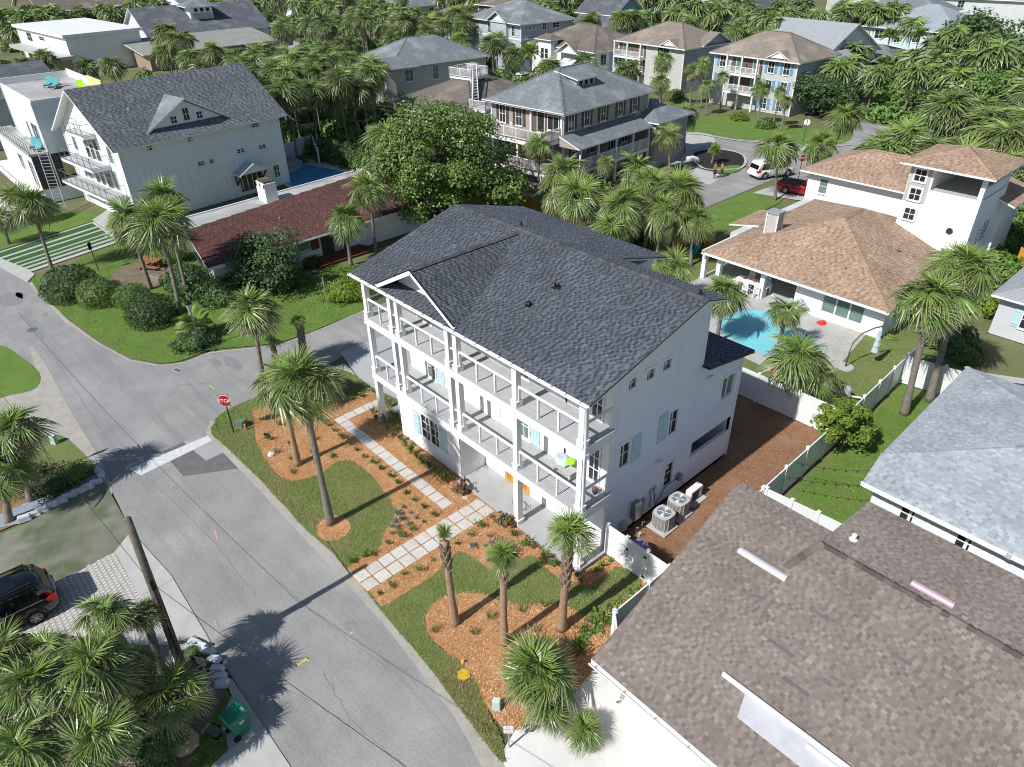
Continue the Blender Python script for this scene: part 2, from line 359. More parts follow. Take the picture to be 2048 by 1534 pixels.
# ------------------------------------------------------------------ vegetation builders
def frond_mesh(name, mat, seed, n=34, spread=140, fold=.20, droop=.55, pet=.50, seglen=.58, wid=.030, bend=40):
    g = random.Random(seed); V = []; F = []; C = []
    def hub(t): return Vector((t, 0, .10*math.sin(pi*min(t/pet, 1)*.5)-.0*t))
    pts = [hub(pet*k/3) for k in range(4)]
    for k in range(3):
        a, b = pts[k], pts[k+1]; i = len(V); wa = .022*(1-.2*k)
        V += [a+Vector((0,wa,0)), a-Vector((0,wa,0)), b-Vector((0,wa*.8,0)), b+Vector((0,wa*.8,0))]; C += [.0]*4; F += [(i,i+1,i+2),(i,i+2,i+3)]
    h = pts[-1]; cb, sb = math.cos(math.radians(bend)), math.sin(math.radians(bend))
    for k in range(n):
        a = math.radians(-spread+2*spread*k/(n-1))+g.uniform(-.05,.05); f = abs(a)/math.radians(spread)
        L = seglen*(1-.30*f*f)*g.uniform(.88,1.08); d = Vector((math.cos(a), math.sin(a), 0)); s = Vector((-d.y, d.x, 0))
        dr = droop*g.uniform(.6,1.5); tw = g.uniform(-.3,.3)
        def pt(t):
            q = d*(L*t*(1-.10*dr*t))+Vector((0,0,fold*abs(math.sin(a))*L*t)); q = Vector((q.x*cb+q.z*sb, q.y, -q.x*sb+q.z*cb)); return h+q+Vector((0,0,-dr*L*t**2.2))
        w1, w2 = wid*g.uniform(.85,1.15), wid*.72; i = len(V)
        sl = Vector((0,0,.45*wid*(1 if k % 2 else -1)+tw*wid))
        V += [pt(.03), pt(.42)+s*w1*.5+sl, pt(.42)-s*w1*.5-sl, pt(.78)+s*w2*.42+sl*.5, pt(.78)-s*w2*.42-sl*.5, pt(1)]
        C += [.05,.42,.42,.78,.78,1]; F += [(i,i+2,i+1),(i+1,i+2,i+4),(i+1,i+4,i+3),(i+3,i+4,i+5)]
    return np_mesh(name, [tuple(v) for v in V], F, [mat], col=np.repeat(np.array(C)[:,None], 3, 1))
FR = {}
for key, mat, kw in (('g', 'frond', {}), ('f', 'frond_fresh', dict(droop=.30, fold=.3, bend=16)), ('y', 'frond_yellow', dict(droop=.7, bend=52)), ('d', 'frond_dead', dict(droop=.9, n=20, fold=-.1, spread=105, wid=.026, bend=60)), ('r', 'frond_far', dict(n=20, wid=.046)), ('x', 'frond_dead', dict(n=13, wid=.045, droop=.8, fold=-.1, bend=55))):
    FR[key] = [frond_mesh('frond_leaf', mat, 40+i*7+ord(key), **kw) for i in range(4)]
def pinnate_mesh(name, mat, seed, n=22):
    g = random.Random(seed); V = []; F = []; C = []
    def P(t): return Vector((t*(1-.12*t), 0, .30*t-.62*t*t))
    for k in range(8):
        a, b = P(k/8), P((k+1)/8); i = len(V); w0 = .014*(1-k/9); V += [a+Vector((0,w0,0)), a-Vector((0,w0,0)), b-Vector((0,w0*.9,0)), b+Vector((0,w0*.9,0))]; C += [.1]*4; F += [(i,i+1,i+2),(i,i+2,i+3)]
    for k in range(n):
        t = .12+.86*k/n; p = P(t); L = .30*math.sin(pi*min(1,.25+t*.75))+.05
        for sg in (-1, 1):
            i = len(V); d = Vector((.55, sg*.85, -.12)).normalized()*L*g.uniform(.85,1.1); w0 = Vector((.026,0,.004))
            V += [p, p+d*.5+w0, p+d+Vector((0,0,-.08*L)), p+d*.5-w0]; C += [.1,.4,.9,.4]; F += [(i,i+1,i+2),(i,i+2,i+3)]
    return np_mesh(name, [tuple(v) for v in V], F, [mat], col=np.repeat(np.array(C)[:,None], 3, 1))
FR['p'] = [pinnate_mesh('frond_leaf', 'frond_fresh', 300+i) for i in range(3)]
def crown_list(seed, n, style):
    """(azimuth, elevation, scale, kind) of each leaf"""
    g = random.Random(seed); out = []
    for i in range(n):
        f = (i+.5)/n; az = i*2.39996+g.uniform(-.3,.3)
        if style == 'full':
            el = 80-f**.8*128+g.uniform(-16,16); k = 'f' if f < .2 else ('g' if f < .86 or g.random() < .4 else 'y')
        elif style == 'tuft':
            el = 86-f*78+g.uniform(-10,10); k = 'f' if f < .5 else 'g'
        elif style == 'tied':
            el = 88-f*16+g.uniform(-4,4); k = 'f'
        elif style == 'ground':
            el = 80-f*78+g.uniform(-9,9); k = 'f' if f < .35 else 'g'
        else:
            el = 70-f*95+g.uniform(-8,8); k = 'p'
        out.append((az, el, g.uniform(.74,1.16)*(1 if style != 'full' else (.92+.12*math.sin(pi*f))), k))
    if style == 'full':
        for i in range(max(4, n//3)):
            out.append((g.uniform(0, 6.28), g.uniform(-84,-30), g.uniform(.55,.92), 'd'))
    return out
def leaf_matrix(az, el, s, roll):
    return Matrix.Rotation(az, 4, 'Z') @ Matrix.Rotation(-math.radians(el), 4, 'Y') @ Matrix.Rotation(roll, 4, 'X') @ Matrix.Diagonal((s, s, s, 1))
CROWN = {}
def crown_mesh(style, var, n, far=True):
    key = (style, var)
    if key in CROWN: return CROWN[key]
    mats = ['frond_far', 'frond_fresh', 'frond_yellow', 'frond_dead']; Vs = []; Fs = []; Cs = []; Ms = []; off = 0; g = random.Random(var*13+5)
    for az, el, s, k in crown_list(var*31+3, n, style):
        src = FR[{'g':'r','f':'r','y':'r','d':'x','p':'p'}[k] if far else k][g.randrange(3)]
        nv = len(src.vertices); co = np.empty(nv*3, np.float32); src.vertices.foreach_get('co', co); co = co.reshape(-1, 3)
        ca = np.empty(nv*4, np.float32); src.color_attributes['Col'].data.foreach_get('color', ca); ca = ca.reshape(-1, 4)[:, :3]
        M = np.array(leaf_matrix(az, el, s*1.06, g.uniform(-.75,.75)))
        f = np.empty(len(src.polygons)*3, np.int32); src.loops.foreach_get('vertex_index', f)
        Vs.append(co@M[:3,:3].T); Fs.append(f.reshape(-1, 3)+off); Cs.append(ca); off += nv
        Ms.append(np.full(len(src.polygons), {'g':0,'f':1 if g.random() < .5 else 0,'y':2 if g.random() < .5 else 0,'d':3,'p':1}[k]))
    me = np_mesh('crown', np.vstack(Vs), np.vstack(Fs), mats, col=np.vstack(Cs), mi=np.concatenate(Ms)); CROWN[key] = me; return me
TR = {}
def trunk_points(dx, dy, H, n=9, curve=0.):
    return [(dx*(t+curve*math.sin(pi*t)), dy*(t+curve*math.sin(pi*t)), H*t) for t in [k/(n-1) for k in range(n)]]
_pc = [0]
def palm(x, y, H, R, *rest, style='full', n=46, near=False, group='sabal palms', r=.17, mat='trunk', boots=0, curve=0., name='sabal_palm', cat='palm tree'):
    """crown centre at (x,y,H); rest = [base on the ground,] label"""
    label = rest[-1]; base = rest[0] if len(rest) > 1 else None
    _pc[0] += 1; i = _pc[0]; bx, by = base[:2] if base is not None else (x+rnd.uniform(-.3,.3), y+rnd.uniform(-.3,.3))
    root = empty(name, (bx, by, 0), 0, label, cat, group); dx, dy = x-bx, y-by
    if H > .35:
        t = MB(); P = trunk_points(dx, dy, H-.05, 22 if near else 9, curve); g = random.Random(i)
        r = r*.86; rad = [r*(1.25-.45*min(1, k/(len(P)-1)*3) if k < len(P)/3 else .82)*(1+(.05 if k % 2 else -.02)) for k in range(len(P))]
        P[0] = (0, 0, -.05)
        to = t.tube(P, rad, 10 if near else 7).build('trunk', mat, root, smooth=True)
        if boots:
            b = MB()
            for k in range(int(boots*34)):
                h = H-.06-k*.045; az = k*2.4; q = h/H; px, py = dx*(q+curve*math.sin(pi*q)), dy*(q+curve*math.sin(pi*q)); rr = r*.86
                c = Vector((px+math.cos(az)*rr*.9, py+math.sin(az)*rr*.9, h-.12)); o = Vector((math.cos(az), math.sin(az), 0)); s = Vector((-o.y, o.x, 0))
                b.hexa([c-s*.085-o*.03, c+s*.085-o*.03, c+s*.06+o*.03, c-s*.06+o*.03], [c+Vector((0,0,.26))-s*.035+o*.05, c+Vector((0,0,.26))+s*.035+o*.05, c+Vector((0,0,.30))+s*.03+o*.10, c+Vector((0,0,.30))-s*.03+o*.10])
            b.build('leaf_boots', 'boot', root)['kind'] = 'stuff'
    if near:
        g = random.Random(i*17)
        for az, el, s, k in crown_list(i*31+3, int(n*(.78 if style == 'full' else 1)), style):
            o = bpy.data.objects.new('frond', g.choice(FR[k][:3])); COL.objects.link(o); o.parent = root
            o.matrix_local = Matrix.Translation((dx, dy, H)) @ leaf_matrix(az+i, el, s*R*.93, g.uniform(-.9,.9))
    else:
        o = bpy.data.objects.new('crown', crown_mesh(style, i % 6, min(n, 40))); COL.objects.link(o); o.parent = root
        o.location = (dx, dy, H); o.scale = (R, R, R*rnd.uniform(.85,1.05)); o.rotation_euler = (rnd.uniform(-.1,.1), rnd.uniform(-.1,.1), i*1.7)
    return root
def lump(d, g, k=5, amp=.22):
    r = np.ones(len(d))
    for j in range(k):
        a = g.normal(size=3); a /= np.linalg.norm(a); r += amp/k*2.2*np.sin((d@a)*(3+j*2.2)+g.uniform(0, 6.28))
    return r
def leafset(P, N, size, g, aspect=.55, jitter=.6):
    """a leaf (two triangles) at each P facing about N"""
    n = len(P); N = N+g.normal(size=(n,3))*jitter; N /= np.linalg.norm(N, axis=1)[:,None]+1e-9
    A = np.cross(N, g.normal(size=(n,3))); A /= np.linalg.norm(A, axis=1)[:,None]+1e-9; B = np.cross(N, A)
    s = (size*g.uniform(.65,1.3,n))[:,None]
    V = np.stack([P-A*s*.5, P+B*s*aspect*.5+N*s*.08, P+A*s*.5, P-B*s*aspect*.5+N*s*.08], 1).reshape(-1,3)
    i = np.arange(n)[:,None]*4; F = np.vstack([i+np.array([0,1,2]), i+np.array([0,2,3])]); return V, F
SH = {}
def shrub_mesh(n, size, seed, mat, flat=.62, amp=.22, aspect=.55, shell=.35):
    key = (n, size, seed, mat, flat)
    if key in SH: return SH[key]
    g = np.random.default_rng(seed); d = g.normal(size=(n,3)); d[:,2] = np.abs(d[:,2])*1.05-.25; d /= np.linalg.norm(d, axis=1)[:,None]
    r = lump(d, g, amp=amp)*(1-shell*g.random(n)**2.2); P = d*r[:,None]; P[:,2] = np.maximum(P[:,2]*1.0+.25, .02)/1.25
    V, F = leafset(P, d, size, g, aspect)
    u = MB(); u.lathe([(.02,.0),(.5,.04),(.66,.25),(.62,.48),(.42,.66),(.05,.74)], 12); 
    V2 = np.array(u.v); F2 = np.vstack([[(f[0],f[1],f[2]),(f[0],f[2],f[3])] for f in u.f]).reshape(-1,3)
    me = np_mesh('foliage', np.vstack([V, V2]), np.vstack([F, F2+len(V)]), [mat]); SH[key] = me; return me
def shrub(name, x, y, rx, h, label, cat='shrub', group=None, mat='leaf', n=900, size=.16, var=None, ry=None, z=0, amp=.22, flat=.62, stem=True):
    root = empty(name, (x, y, z), rnd.uniform(0, 6.28), label, cat, group)
    me = shrub_mesh(n, size, rnd.randrange(4) if var is None else var, mat, flat, amp)
    o = bpy.data.objects.new('foliage', me); COL.objects.link(o); o.parent = root; o.scale = (rx, ry or rx, h)
    if stem: MB().tube([(0,0,-.03),(.02,0,h*.4)], [.05*max(.4,h),.03*max(.4,h)], 6).build('stem', 'bark', root)
    return root
PLM = {}
def plant_mesh(mat, var, n=70, size=.3, up=.6):
    key = (mat, var, n, size, up)
    if key in PLM: return PLM[key]
    g = np.random.default_rng(var*7+n); k = 5+var; az = g.uniform(0,6.28,k); ln = g.uniform(.55,1.0,k); V = []; F = []; m = MB()
    P = []; N = []
    for i in range(n):
        j = i % k; t = g.uniform(.25,1)*ln[j]; sp = (1-up)*t+.25*t*t; c = np.array([math.cos(az[j])*sp, math.sin(az[j])*sp, t*up+.1]); q = g.normal(size=3)*.10; P.append(c+q*np.array([1,1,.6])); N.append(np.array([math.cos(az[j]), math.sin(az[j]), .9]))
    P = np.array(P); P[:,2] = np.maximum(P[:,2], .03); V, F = leafset(P, np.array(N), size, g, .42, .7); me = np_mesh('foliage', V, F, [mat]); PLM[key] = me; return me
def tree(name, x, y, H, R, label, mat='leaf', n=7000, size=.28, seed=1, trunk=.22, z0=.35, clumps=46, cat='tree', group=None, flat=.75):
    root = empty(name, (x, y, 0), 0, label, cat, group); g = np.random.default_rng(seed)
    d = g.normal(size=(clumps,3)); d /= np.linalg.norm(d, axis=1)[:,None]; rr = g.uniform(.45,1.0,clumps)**.6
    rr = rr*g.uniform(.75,1.18,clumps); cc = d*rr[:,None]; cz = H*(z0+1)/2; hz = H*(1-z0)/2
    c = np.stack([cc[:,0]*R*.82, cc[:,1]*R*.82, cz+cc[:,2]*hz*.85], 1); cr = R*g.uniform(.15,.36,clumps)
    k = g.integers(0, clumps, n); e = g.normal(size=(n,3)); e /= np.linalg.norm(e, axis=1)[:,None]; e[:,2] = np.where(e[:,2] < -.35, -e[:,2], e[:,2])
    P = c[k]+e*(cr[k]*g.uniform(.55,1.05,n))[:,None]*np.array([1,1,flat]); nn = e+np.array([0,0,.5])
    V, F = leafset(P, nn, size, g, .7, .55)
    o = bpy.data.objects.new('crown', np_mesh('crown', V, F, [mat])); link(o, root)
    t = MB(); t.tube([(0,0,-.05),(.05,.02,H*z0*.7),(.0,.05,cz)], [trunk, trunk*.8, trunk*.5], 9); t.build('trunk', 'bark', root, smooth=True)
    for j in range(9):
        q = c[j*clumps//9]; b = MB(); b.tube([(0,.02,H*z0*.6), tuple((q*.5+np.array([0,0,H*z0*.35]))), tuple(q)], [trunk*.45, trunk*.3, trunk*.1], 6); b.build('limb', 'bark', root, smooth=True)
    return root
def blades(name, P, dens, seed, h=.075, c=((.20,.30,.06),(.33,.38,.12)), minus=(), z=.0, label=None, w=.016, dry=.2):
    x, y, g = scatter(P, dens, seed, minus); n = len(x)
    if n < 10: return
    x = x+g.normal(size=n)*.035; y = y+g.normal(size=n)*.035
    a = g.uniform(0, 6.28, n); hh = h*g.uniform(.5,1.3,n); ww = w*g.uniform(.7,1.4,n); ln = h*g.normal(size=(n,2))*.55
    V = np.zeros((n,3,3)); V[:,0] = np.stack([x-np.cos(a)*ww, y-np.sin(a)*ww, np.full(n,z-.01)],1); V[:,1] = np.stack([x+np.cos(a)*ww, y+np.sin(a)*ww, np.full(n,z-.01)],1); V[:,2] = np.stack([x+ln[:,0], y+ln[:,1], z+hh],1)
    pn = (np.sin(x*1.3+np.sin(y*.9)*2)+np.sin(y*1.7+x*.4)+2)/4; t = np.clip(g.random(n)*.7+pn*.4-.05,0,1)[:,None]; c0 = np.array(c[0])*(1-t)+np.array(c[1])*t
    dr = (g.random(n) < dry*pn*1.6); c0[dr] = np.array((.42,.34,.18))*g.uniform(.7,1.1,(dr.sum(),1))
    o = bpy.data.objects.new(name, np_mesh(name, V.reshape(-1,3), np.arange(n*3).reshape(-1,3), ['blade'], col=np.repeat(c0,3,0))); link(o)
    tag(o, label or 'short green lawn grass blades', 'grass', kind='stuff'); return o
def chips(name, P, dens, seed, minus=(), z=.02, cols=((.60,.33,.155),(.50,.255,.105),(.68,.43,.24),(.41,.195,.08)), label='loose orange wood chip mulch', s=.03):
    x, y, g = scatter(P, dens, seed, minus); n = len(x); x = x+g.normal(size=n)*.05; y = y+g.normal(size=n)*.05; a = g.uniform(0,6.28,n); L = s*g.uniform(.5,1.5,n); W = L*g.uniform(.25,.5,n); tz = g.normal(size=(n,2))*.35
    ca, sa = np.cos(a), np.sin(a); V = np.zeros((n,4,3))
    for k, (u, v) in enumerate(((-1,-1),(1,-1),(1,1),(-1,1))):
        V[:,k] = np.stack([x+ca*L*u-sa*W*v, y+sa*L*u+ca*W*v, z+.012+L*u*tz[:,0]*.6+W*v*tz[:,1]+g.random(n)*.012],1)
    c = np.array(cols)[g.integers(0,len(cols),n)]*g.uniform(.8,1.15,(n,1))
    o = bpy.data.objects.new(name, np_mesh(name, V.reshape(-1,3), np.arange(n*4).reshape(-1,4), ['chip'], col=np.repeat(c,4,0))); link(o); tag(o, label, 'mulch', kind='stuff'); return o
def rock(name, mat, x, y, r, label, cat='rock', group=None, seed=0, z=0, sx=1., parent=None, rz=0):
    g = np.random.default_rng(seed); V = []; u = MB(); n = 9
    prof = [(.05,-.35),(.75,-.3),(1.,.0),(.85,.4),(.5,.62),(.05,.68)]; u.lathe(prof, n); A = np.array(u.v); dd = A/np.linalg.norm(A,axis=1)[:,None]
    A = A*lump(dd, g, 4, .14)[:,None]*r; A[:,0] *= sx; A[:,2] *= .8
    u.v = [tuple(p) for p in A]; o = u.build(name, mat, parent); o.location = (x, y, z+.18*r); o.rotation_euler = (0,0,rz); return tag(o, label, cat, group)

def block_stone(x, y, L, label, group, seed, rz):
    g = random.Random(seed); j = lambda v: v+g.uniform(-.05,.05)
    b = [(j(-L/2),j(-.17),-.03),(j(L/2),j(-.17),-.03),(j(L/2),j(.17),-.03),(j(-L/2),j(.17),-.03)]; t = [(j(-L/2.3),j(-.12),j(.24)),(j(L/2.3),j(-.12),j(.24)),(j(L/2.3),j(.12),j(.24)),(j(-L/2.3),j(.12),j(.24))]
    o = MB().hexa(b, t).build('border_stone', 'rock_white', None, bevel=.04); o.location = (x, y, 0); o.rotation_euler = (0,0,rz); return tag(o, label, 'stone', group)
# ------------------------------------------------------------------ building helpers
def face_fn(ox, oy, dx, dy): return lambda u, z, o=0.: (ox+dx*u+dy*o, oy+dy*u-dx*o, z)
def fbox(m, f, u0, u1, z0, z1, o0, o1):
    return m.hexa([f(u0,z0,o1), f(u1,z0,o1), f(u1,z0,o0), f(u0,z0,o0)], [f(u0,z1,o1), f(u1,z1,o1), f(u1,z1,o0), f(u0,z1,o0)])
def window(root, f, u, z, w, h, nx=2, ny=2, fw=.08, trim='trim_white', glass='glass', o=.0, name='window', deep=.05, shut=None, sh_w=.4, sill=True, head=0, both=True):
    m = MB()
    for a in ((u-fw,u,z-fw,z+h+fw), (u+w,u+w+fw,z-fw,z+h+fw), (u,u+w,z-fw,z), (u,u+w,z+h,z+h+fw)): fbox(m, f, *a, o, o+deep)
    t = .022
    for k in range(1, nx): fbox(m, f, u+w*k/nx-t, u+w*k/nx+t, z, z+h, o+.01, o+deep*.8)
    for k in range(1, ny): fbox(m, f, u, u+w, z+h*k/ny-t, z+h*k/ny+t, o+.01, o+deep*.74)
    if sill: fbox(m, f, u-fw-.04, u+w+fw+.04, z-fw-.05, z-fw, o, o+deep+.04)
    if head: fbox(m, f, u-fw-.05, u+w+fw+.05, z+h+fw, z+h+fw+head, o, o+deep+.04)
    win = m.build(name, trim, root)
    p = MB(); fbox(p, f, u, u+w, z, z+h, o-.02, o+.014); p.build('pane', glass, win)
    if shut:
        for s in ((-1, 1) if both is True else (both,)):
            c0 = u-fw-sh_w-.02 if s < 0 else u+w+fw+.02; q = MB(); fbox(q, f, c0, c0+sh_w, z-fw*.5, z+h+fw*.5, o, o+.035); n = max(3, int(sh_w/.1))
            for k in range(n): fbox(q, f, c0+sh_w*(k+.1)/n, c0+sh_w*(k+.9)/n, z-fw*.5, z+h+fw*.5, o+.035, o+.052)
            for zz in (.12, .82): fbox(q, f, c0+.01, c0+sh_w-.01, z+h*zz, z+h*(zz+.07), o+.052, o+.078)
            q.build('shutter', shut, root)
    return win
def lap_wall(root, f, prof, holes=(), e=.19, mat='white_wall', name='wall', z0=None):
    """clapboards as real courses; prof = [(u,z)...] convex outline, holes = (u0,u1,z0,z1)"""
    zs = [p[1] for p in prof]; zb, zt = min(zs), max(zs); m = MB(); N = len(prof)
    def span(z):
        x = []
        for i in range(N):
            (a, za), (b, zb_) = prof[i], prof[(i+1) % N]
            if abs(za-zb_) < 1e-9: 
                if abs(z-za) < 1e-6: x += [a, b]
                continue
            if min(za, zb_)-1e-7 <= z <= max(za, zb_)+1e-7: x.append(a+(b-a)*(z-za)/(zb_-za))
        return (min(x), max(x)) if x else None
    cuts = sorted(set([round(zb+k*e, 4) for k in range(int((zt-zb)/e)+1)]+[round(z, 4) for z in zs]+[round(v, 4) for h in holes for v in h[2:] if zb < v < zt]))
    for a, b in zip(cuts, cuts[1:]):
        if b-a < .004: continue
        sa, sb = span(a+1e-5), span(b-1e-5)
        if not sa or not sb: continue
        k = math.floor((a-zb)/e+1e-4); oa = .022*(1-(a-zb-k*e)/e); ob = .022*(1-(b-zb-k*e)/e)
        seg = [(sa[0], sb[0], sa[1], sb[1])]
        for h in holes:
            if h[2] < b-1e-4 and h[3] > a+1e-4:
                ns = []
                for q in seg:
                    if h[0] > q[0] and h[0] < q[2]: ns.append((q[0], q[1], h[0], h[0]))
                    if h[1] < q[2] and h[1] > q[0]: ns.append((h[1], h[1], q[2], q[3]))
                    if h[1] <= q[0] or h[0] >= q[2]: ns.append(q)
                seg = ns
        for u0, t0, u1, t1 in seg:
            m.face([f(u0,a,oa), f(u1,a,oa), f(t1,b,ob), f(t0,b,ob)])
            if abs(a-(zb+k*e)) < .002: m.face([f(u0,a,0), f(u1,a,0), f(u1,a,oa), f(u0,a,oa)])
    for h in holes:
        d = -.14
        m.face([f(h[0],h[2],0), f(h[0],h[2],d), f(h[0],h[3],d), f(h[0],h[3],0)]); m.face([f(h[1],h[2],d), f(h[1],h[2],0), f(h[1],h[3],0), f(h[1],h[3],d)])
        m.face([f(h[0],h[2],0), f(h[1],h[2],0), f(h[1],h[2],d), f(h[0],h[2],d)]); m.face([f(h[0],h[3],d), f(h[1],h[3],d), f(h[1],h[3],0), f(h[0],h[3],0)])
    return m.build(name, mat, root)
def tabs(poly, pal, wts, e, wlo, whi, g, out):
    p0, p1 = Vector(poly[0]), Vector(poly[1]); U = (p1-p0).normalized(); N = U.cross(Vector(poly[2])-p0).normalized()
    if N.z < 0: N = -N; 
    Vd = N.cross(U).normalized()
    if (Vector(poly[2])-p0).dot(Vd) < 0: Vd = -Vd
    q = [((Vector(p)-p0).dot(U), (Vector(p)-p0).dot(Vd)) for p in poly]; vm = max(b for a, b in q); r = 0
    while r*e < vm:
        v = min(r*e+e*.5, vm-.001); xs = []
        for i in range(len(q)):
            (a, b), (c, d) = q[i], q[(i+1) % len(q)]
            if (b > v) != (d > v): xs.append(a+(c-a)*(v-b)/(d-b))
        xs.sort()
        for x0, x1 in zip(xs[::2], xs[1::2]):
            u = x0-g.random()*.1
            dk = False
            while u < x1:
                dk = not dk and g.random() < .86; w0 = g.uniform(wlo, whi)*(.72 if dk else 1.0); a, b = max(u, x0), min(u+w0, x1); u += w0
                if b-a < .03: continue
                ci = g.choices(range(len(pal)//2, len(pal)) if dk else range(len(pal)//2), wts[len(pal)//2:] if dk else wts[:len(pal)//2])[0]
                out.append((p0, U, Vd, N, a+.003, b-.003, r*e-.012, min(r*e+e, vm), pal[ci], g.uniform(.84,1.14), g.random()))
        r += 1
def shingle_roof(roof, polys, pal, wts, e=.145, wlo=.12, whi=.30, seed=1, singles=300, cp=None):
    g = random.Random(seed); T = []
    for p in polys: tabs(p, pal, wts, e, wlo, whi, g, T)
    cp = cp or CAMP
    def cen(t): return t[0]+t[1]*((t[4]+t[5])/2)+t[2]*((t[6]+t[7])/2)
    if singles:
        d = sorted(range(len(T)), key=lambda i: (cen(T[i])-cp).length_squared if (T[i][5]-T[i][4]) > wlo*.95 else 1e9); near = set(d[:singles])
    else: near = set()
    V = []; F = []; C = []
    for i, (p0, U, Vd, N, a, b, v0, v1, c, k, rr) in enumerate(T):
        if i in near: continue
        j = len(V); lf = .014+.004*rr
        V += [p0+U*a+Vd*v0+N*lf, p0+U*b+Vd*v0+N*lf, p0+U*b+Vd*v1+N*.003, p0+U*a+Vd*v1+N*.003, p0+U*a+Vd*v0, p0+U*b+Vd*v0]
        F += [(j,j+1,j+2,j+3),(j+4,j+5,j+1,j)]; C += [tuple(x*k for x in c)]*6
    o = bpy.data.objects.new('shingles', np_mesh('shingles', [tuple(v) for v in V], F, ['shingle'], col=np.array(C))); link(o, roof); o['kind'] = 'stuff'
    if near:
        me = MB().hexa([(0,0,-.6),(1,0,-.6),(1,1,-.6),(0,1,-.6)], [(0,0,1),(1,0,1),(1,1,.2),(0,1,.2)]).mesh('shingle', 'shingle_piece')
        for i in near:
            p0, U, Vd, N, a, b, v0, v1, c, k, rr = T[i]; s = bpy.data.objects.new('shingle', me); link(s, roof); s.color = (*[x*k for x in c], 1)
            lf = .012+.012*rr; A, B, Cn = U*(b-a), Vd*(v1-v0), N*lf; Pp = p0+U*a+Vd*v0
            s.matrix_local = Matrix(((A.x,B.x,Cn.x,Pp.x),(A.y,B.y,Cn.y,Pp.y),(A.z,B.z,Cn.z,Pp.z),(0,0,0,1)))
    return len(T)
def caps(roof, lines, pal, seed=3, w=.16, drop=.06, L=.24, name='ridge_caps'):
    g = random.Random(seed); V = []; F = []; C = []
    for a, b in lines:
        a, b = Vector(a), Vector(b); d = (b-a); n = max(1, int(d.length/L)); d = d/n; s = Vector((d.y, -d.x, 0)).normalized()*w
        for k in range(n):
            p, q = a+d*k, a+d*(k+1.15); kk = g.uniform(.82,1.12); c = tuple(x*kk for x in g.choice(pal)); j = len(V); z1, z2 = Vector((0,0,.05)), Vector((0,0,.03)); dn = Vector((0,0,-drop))
            V += [p-s+dn+z1, p+z1, p+s+dn+z1, q-s+dn+z2, q+z2, q+s+dn+z2]; F += [(j,j+1,j+4,j+3),(j+1,j+2,j+5,j+4)]; C += [c]*6
    o = bpy.data.objects.new(name, np_mesh(name, [tuple(v) for v in V], F, ['shingle'], col=np.array(C))); link(o, roof); return o
def roof_mesh(root, planes, mat, thick=.12, name='roof', edge='trim_white'):
    m = MB()
    for P in planes:
        P = [Vector(p) for p in P]; U = (P[1]-P[0]).normalized(); N = U.cross(P[2]-P[0]).normalized(); Vd = N.cross(U)
        if (P[2]-P[0]).dot(Vd) < 0: Vd = -Vd
        if N.z < 0: P = P[::-1]; 
        uv = [((p-P[0]).dot(U), (p-P[0]).dot(Vd)) for p in P]
        m.mat(0).face(P, uv); Q = [p-Vector((0,0,thick)) for p in P]; m.mat(1).face(Q[::-1])
        for i in range(len(P)): j = (i+1) % len(P); m.face([P[i], Q[i], Q[j], P[j]])
    return m.build(name, [mat, edge], root)
def hip_planes(x0, x1, y0, y1, ze, rise):
    W, D = x1-x0, y1-y0; a = min(W, D)/2; zr = ze+rise
    if W >= D: A, B = (x0+a, (y0+y1)/2, zr), (x1-a, (y0+y1)/2, zr)
    else: A, B = ((x0+x1)/2, y0+a, zr), ((x0+x1)/2, y1-a, zr)
    c = [(x0,y0,ze),(x1,y0,ze),(x1,y1,ze),(x0,y1,ze)]
    if W >= D: pl = [[c[0],c[1],B,A],[c[1],c[2],B],[c[2],c[3],A,B],[c[3],c[0],A]]; ln = [(c[0],A),(c[3],A),(c[1],B),(c[2],B),(A,B)]
    else: pl = [[c[0],c[1],A],[c[1],c[2],B,A],[c[2],c[3],B],[c[3],c[0],A,B]]; ln = [(c[0],A),(c[1],A),(c[2],B),(c[3],B),(A,B)]
    if W == D: pl = [[c[i], c[(i+1) % 4], A] for i in range(4)]
    return pl, ln
def gable_planes(x0, x1, y0, y1, ze, rise, axis='x'):
    zr = ze+rise
    if axis == 'x': ym = (y0+y1)/2; return [[(x0,y0,ze),(x1,y0,ze),(x1,ym,zr),(x0,ym,zr)], [(x1,y1,ze),(x0,y1,ze),(x0,ym,zr),(x1,ym,zr)]], [((x0,ym,zr),(x1,ym,zr))]
    xm = (x0+x1)/2; return [[(x1,y0,ze),(x1,y1,ze),(xm,y1,zr),(xm,y0,zr)], [(x0,y1,ze),(x0,y0,ze),(xm,y0,zr),(xm,y1,zr)]], [((xm,y0,zr),(xm,y1,zr))]
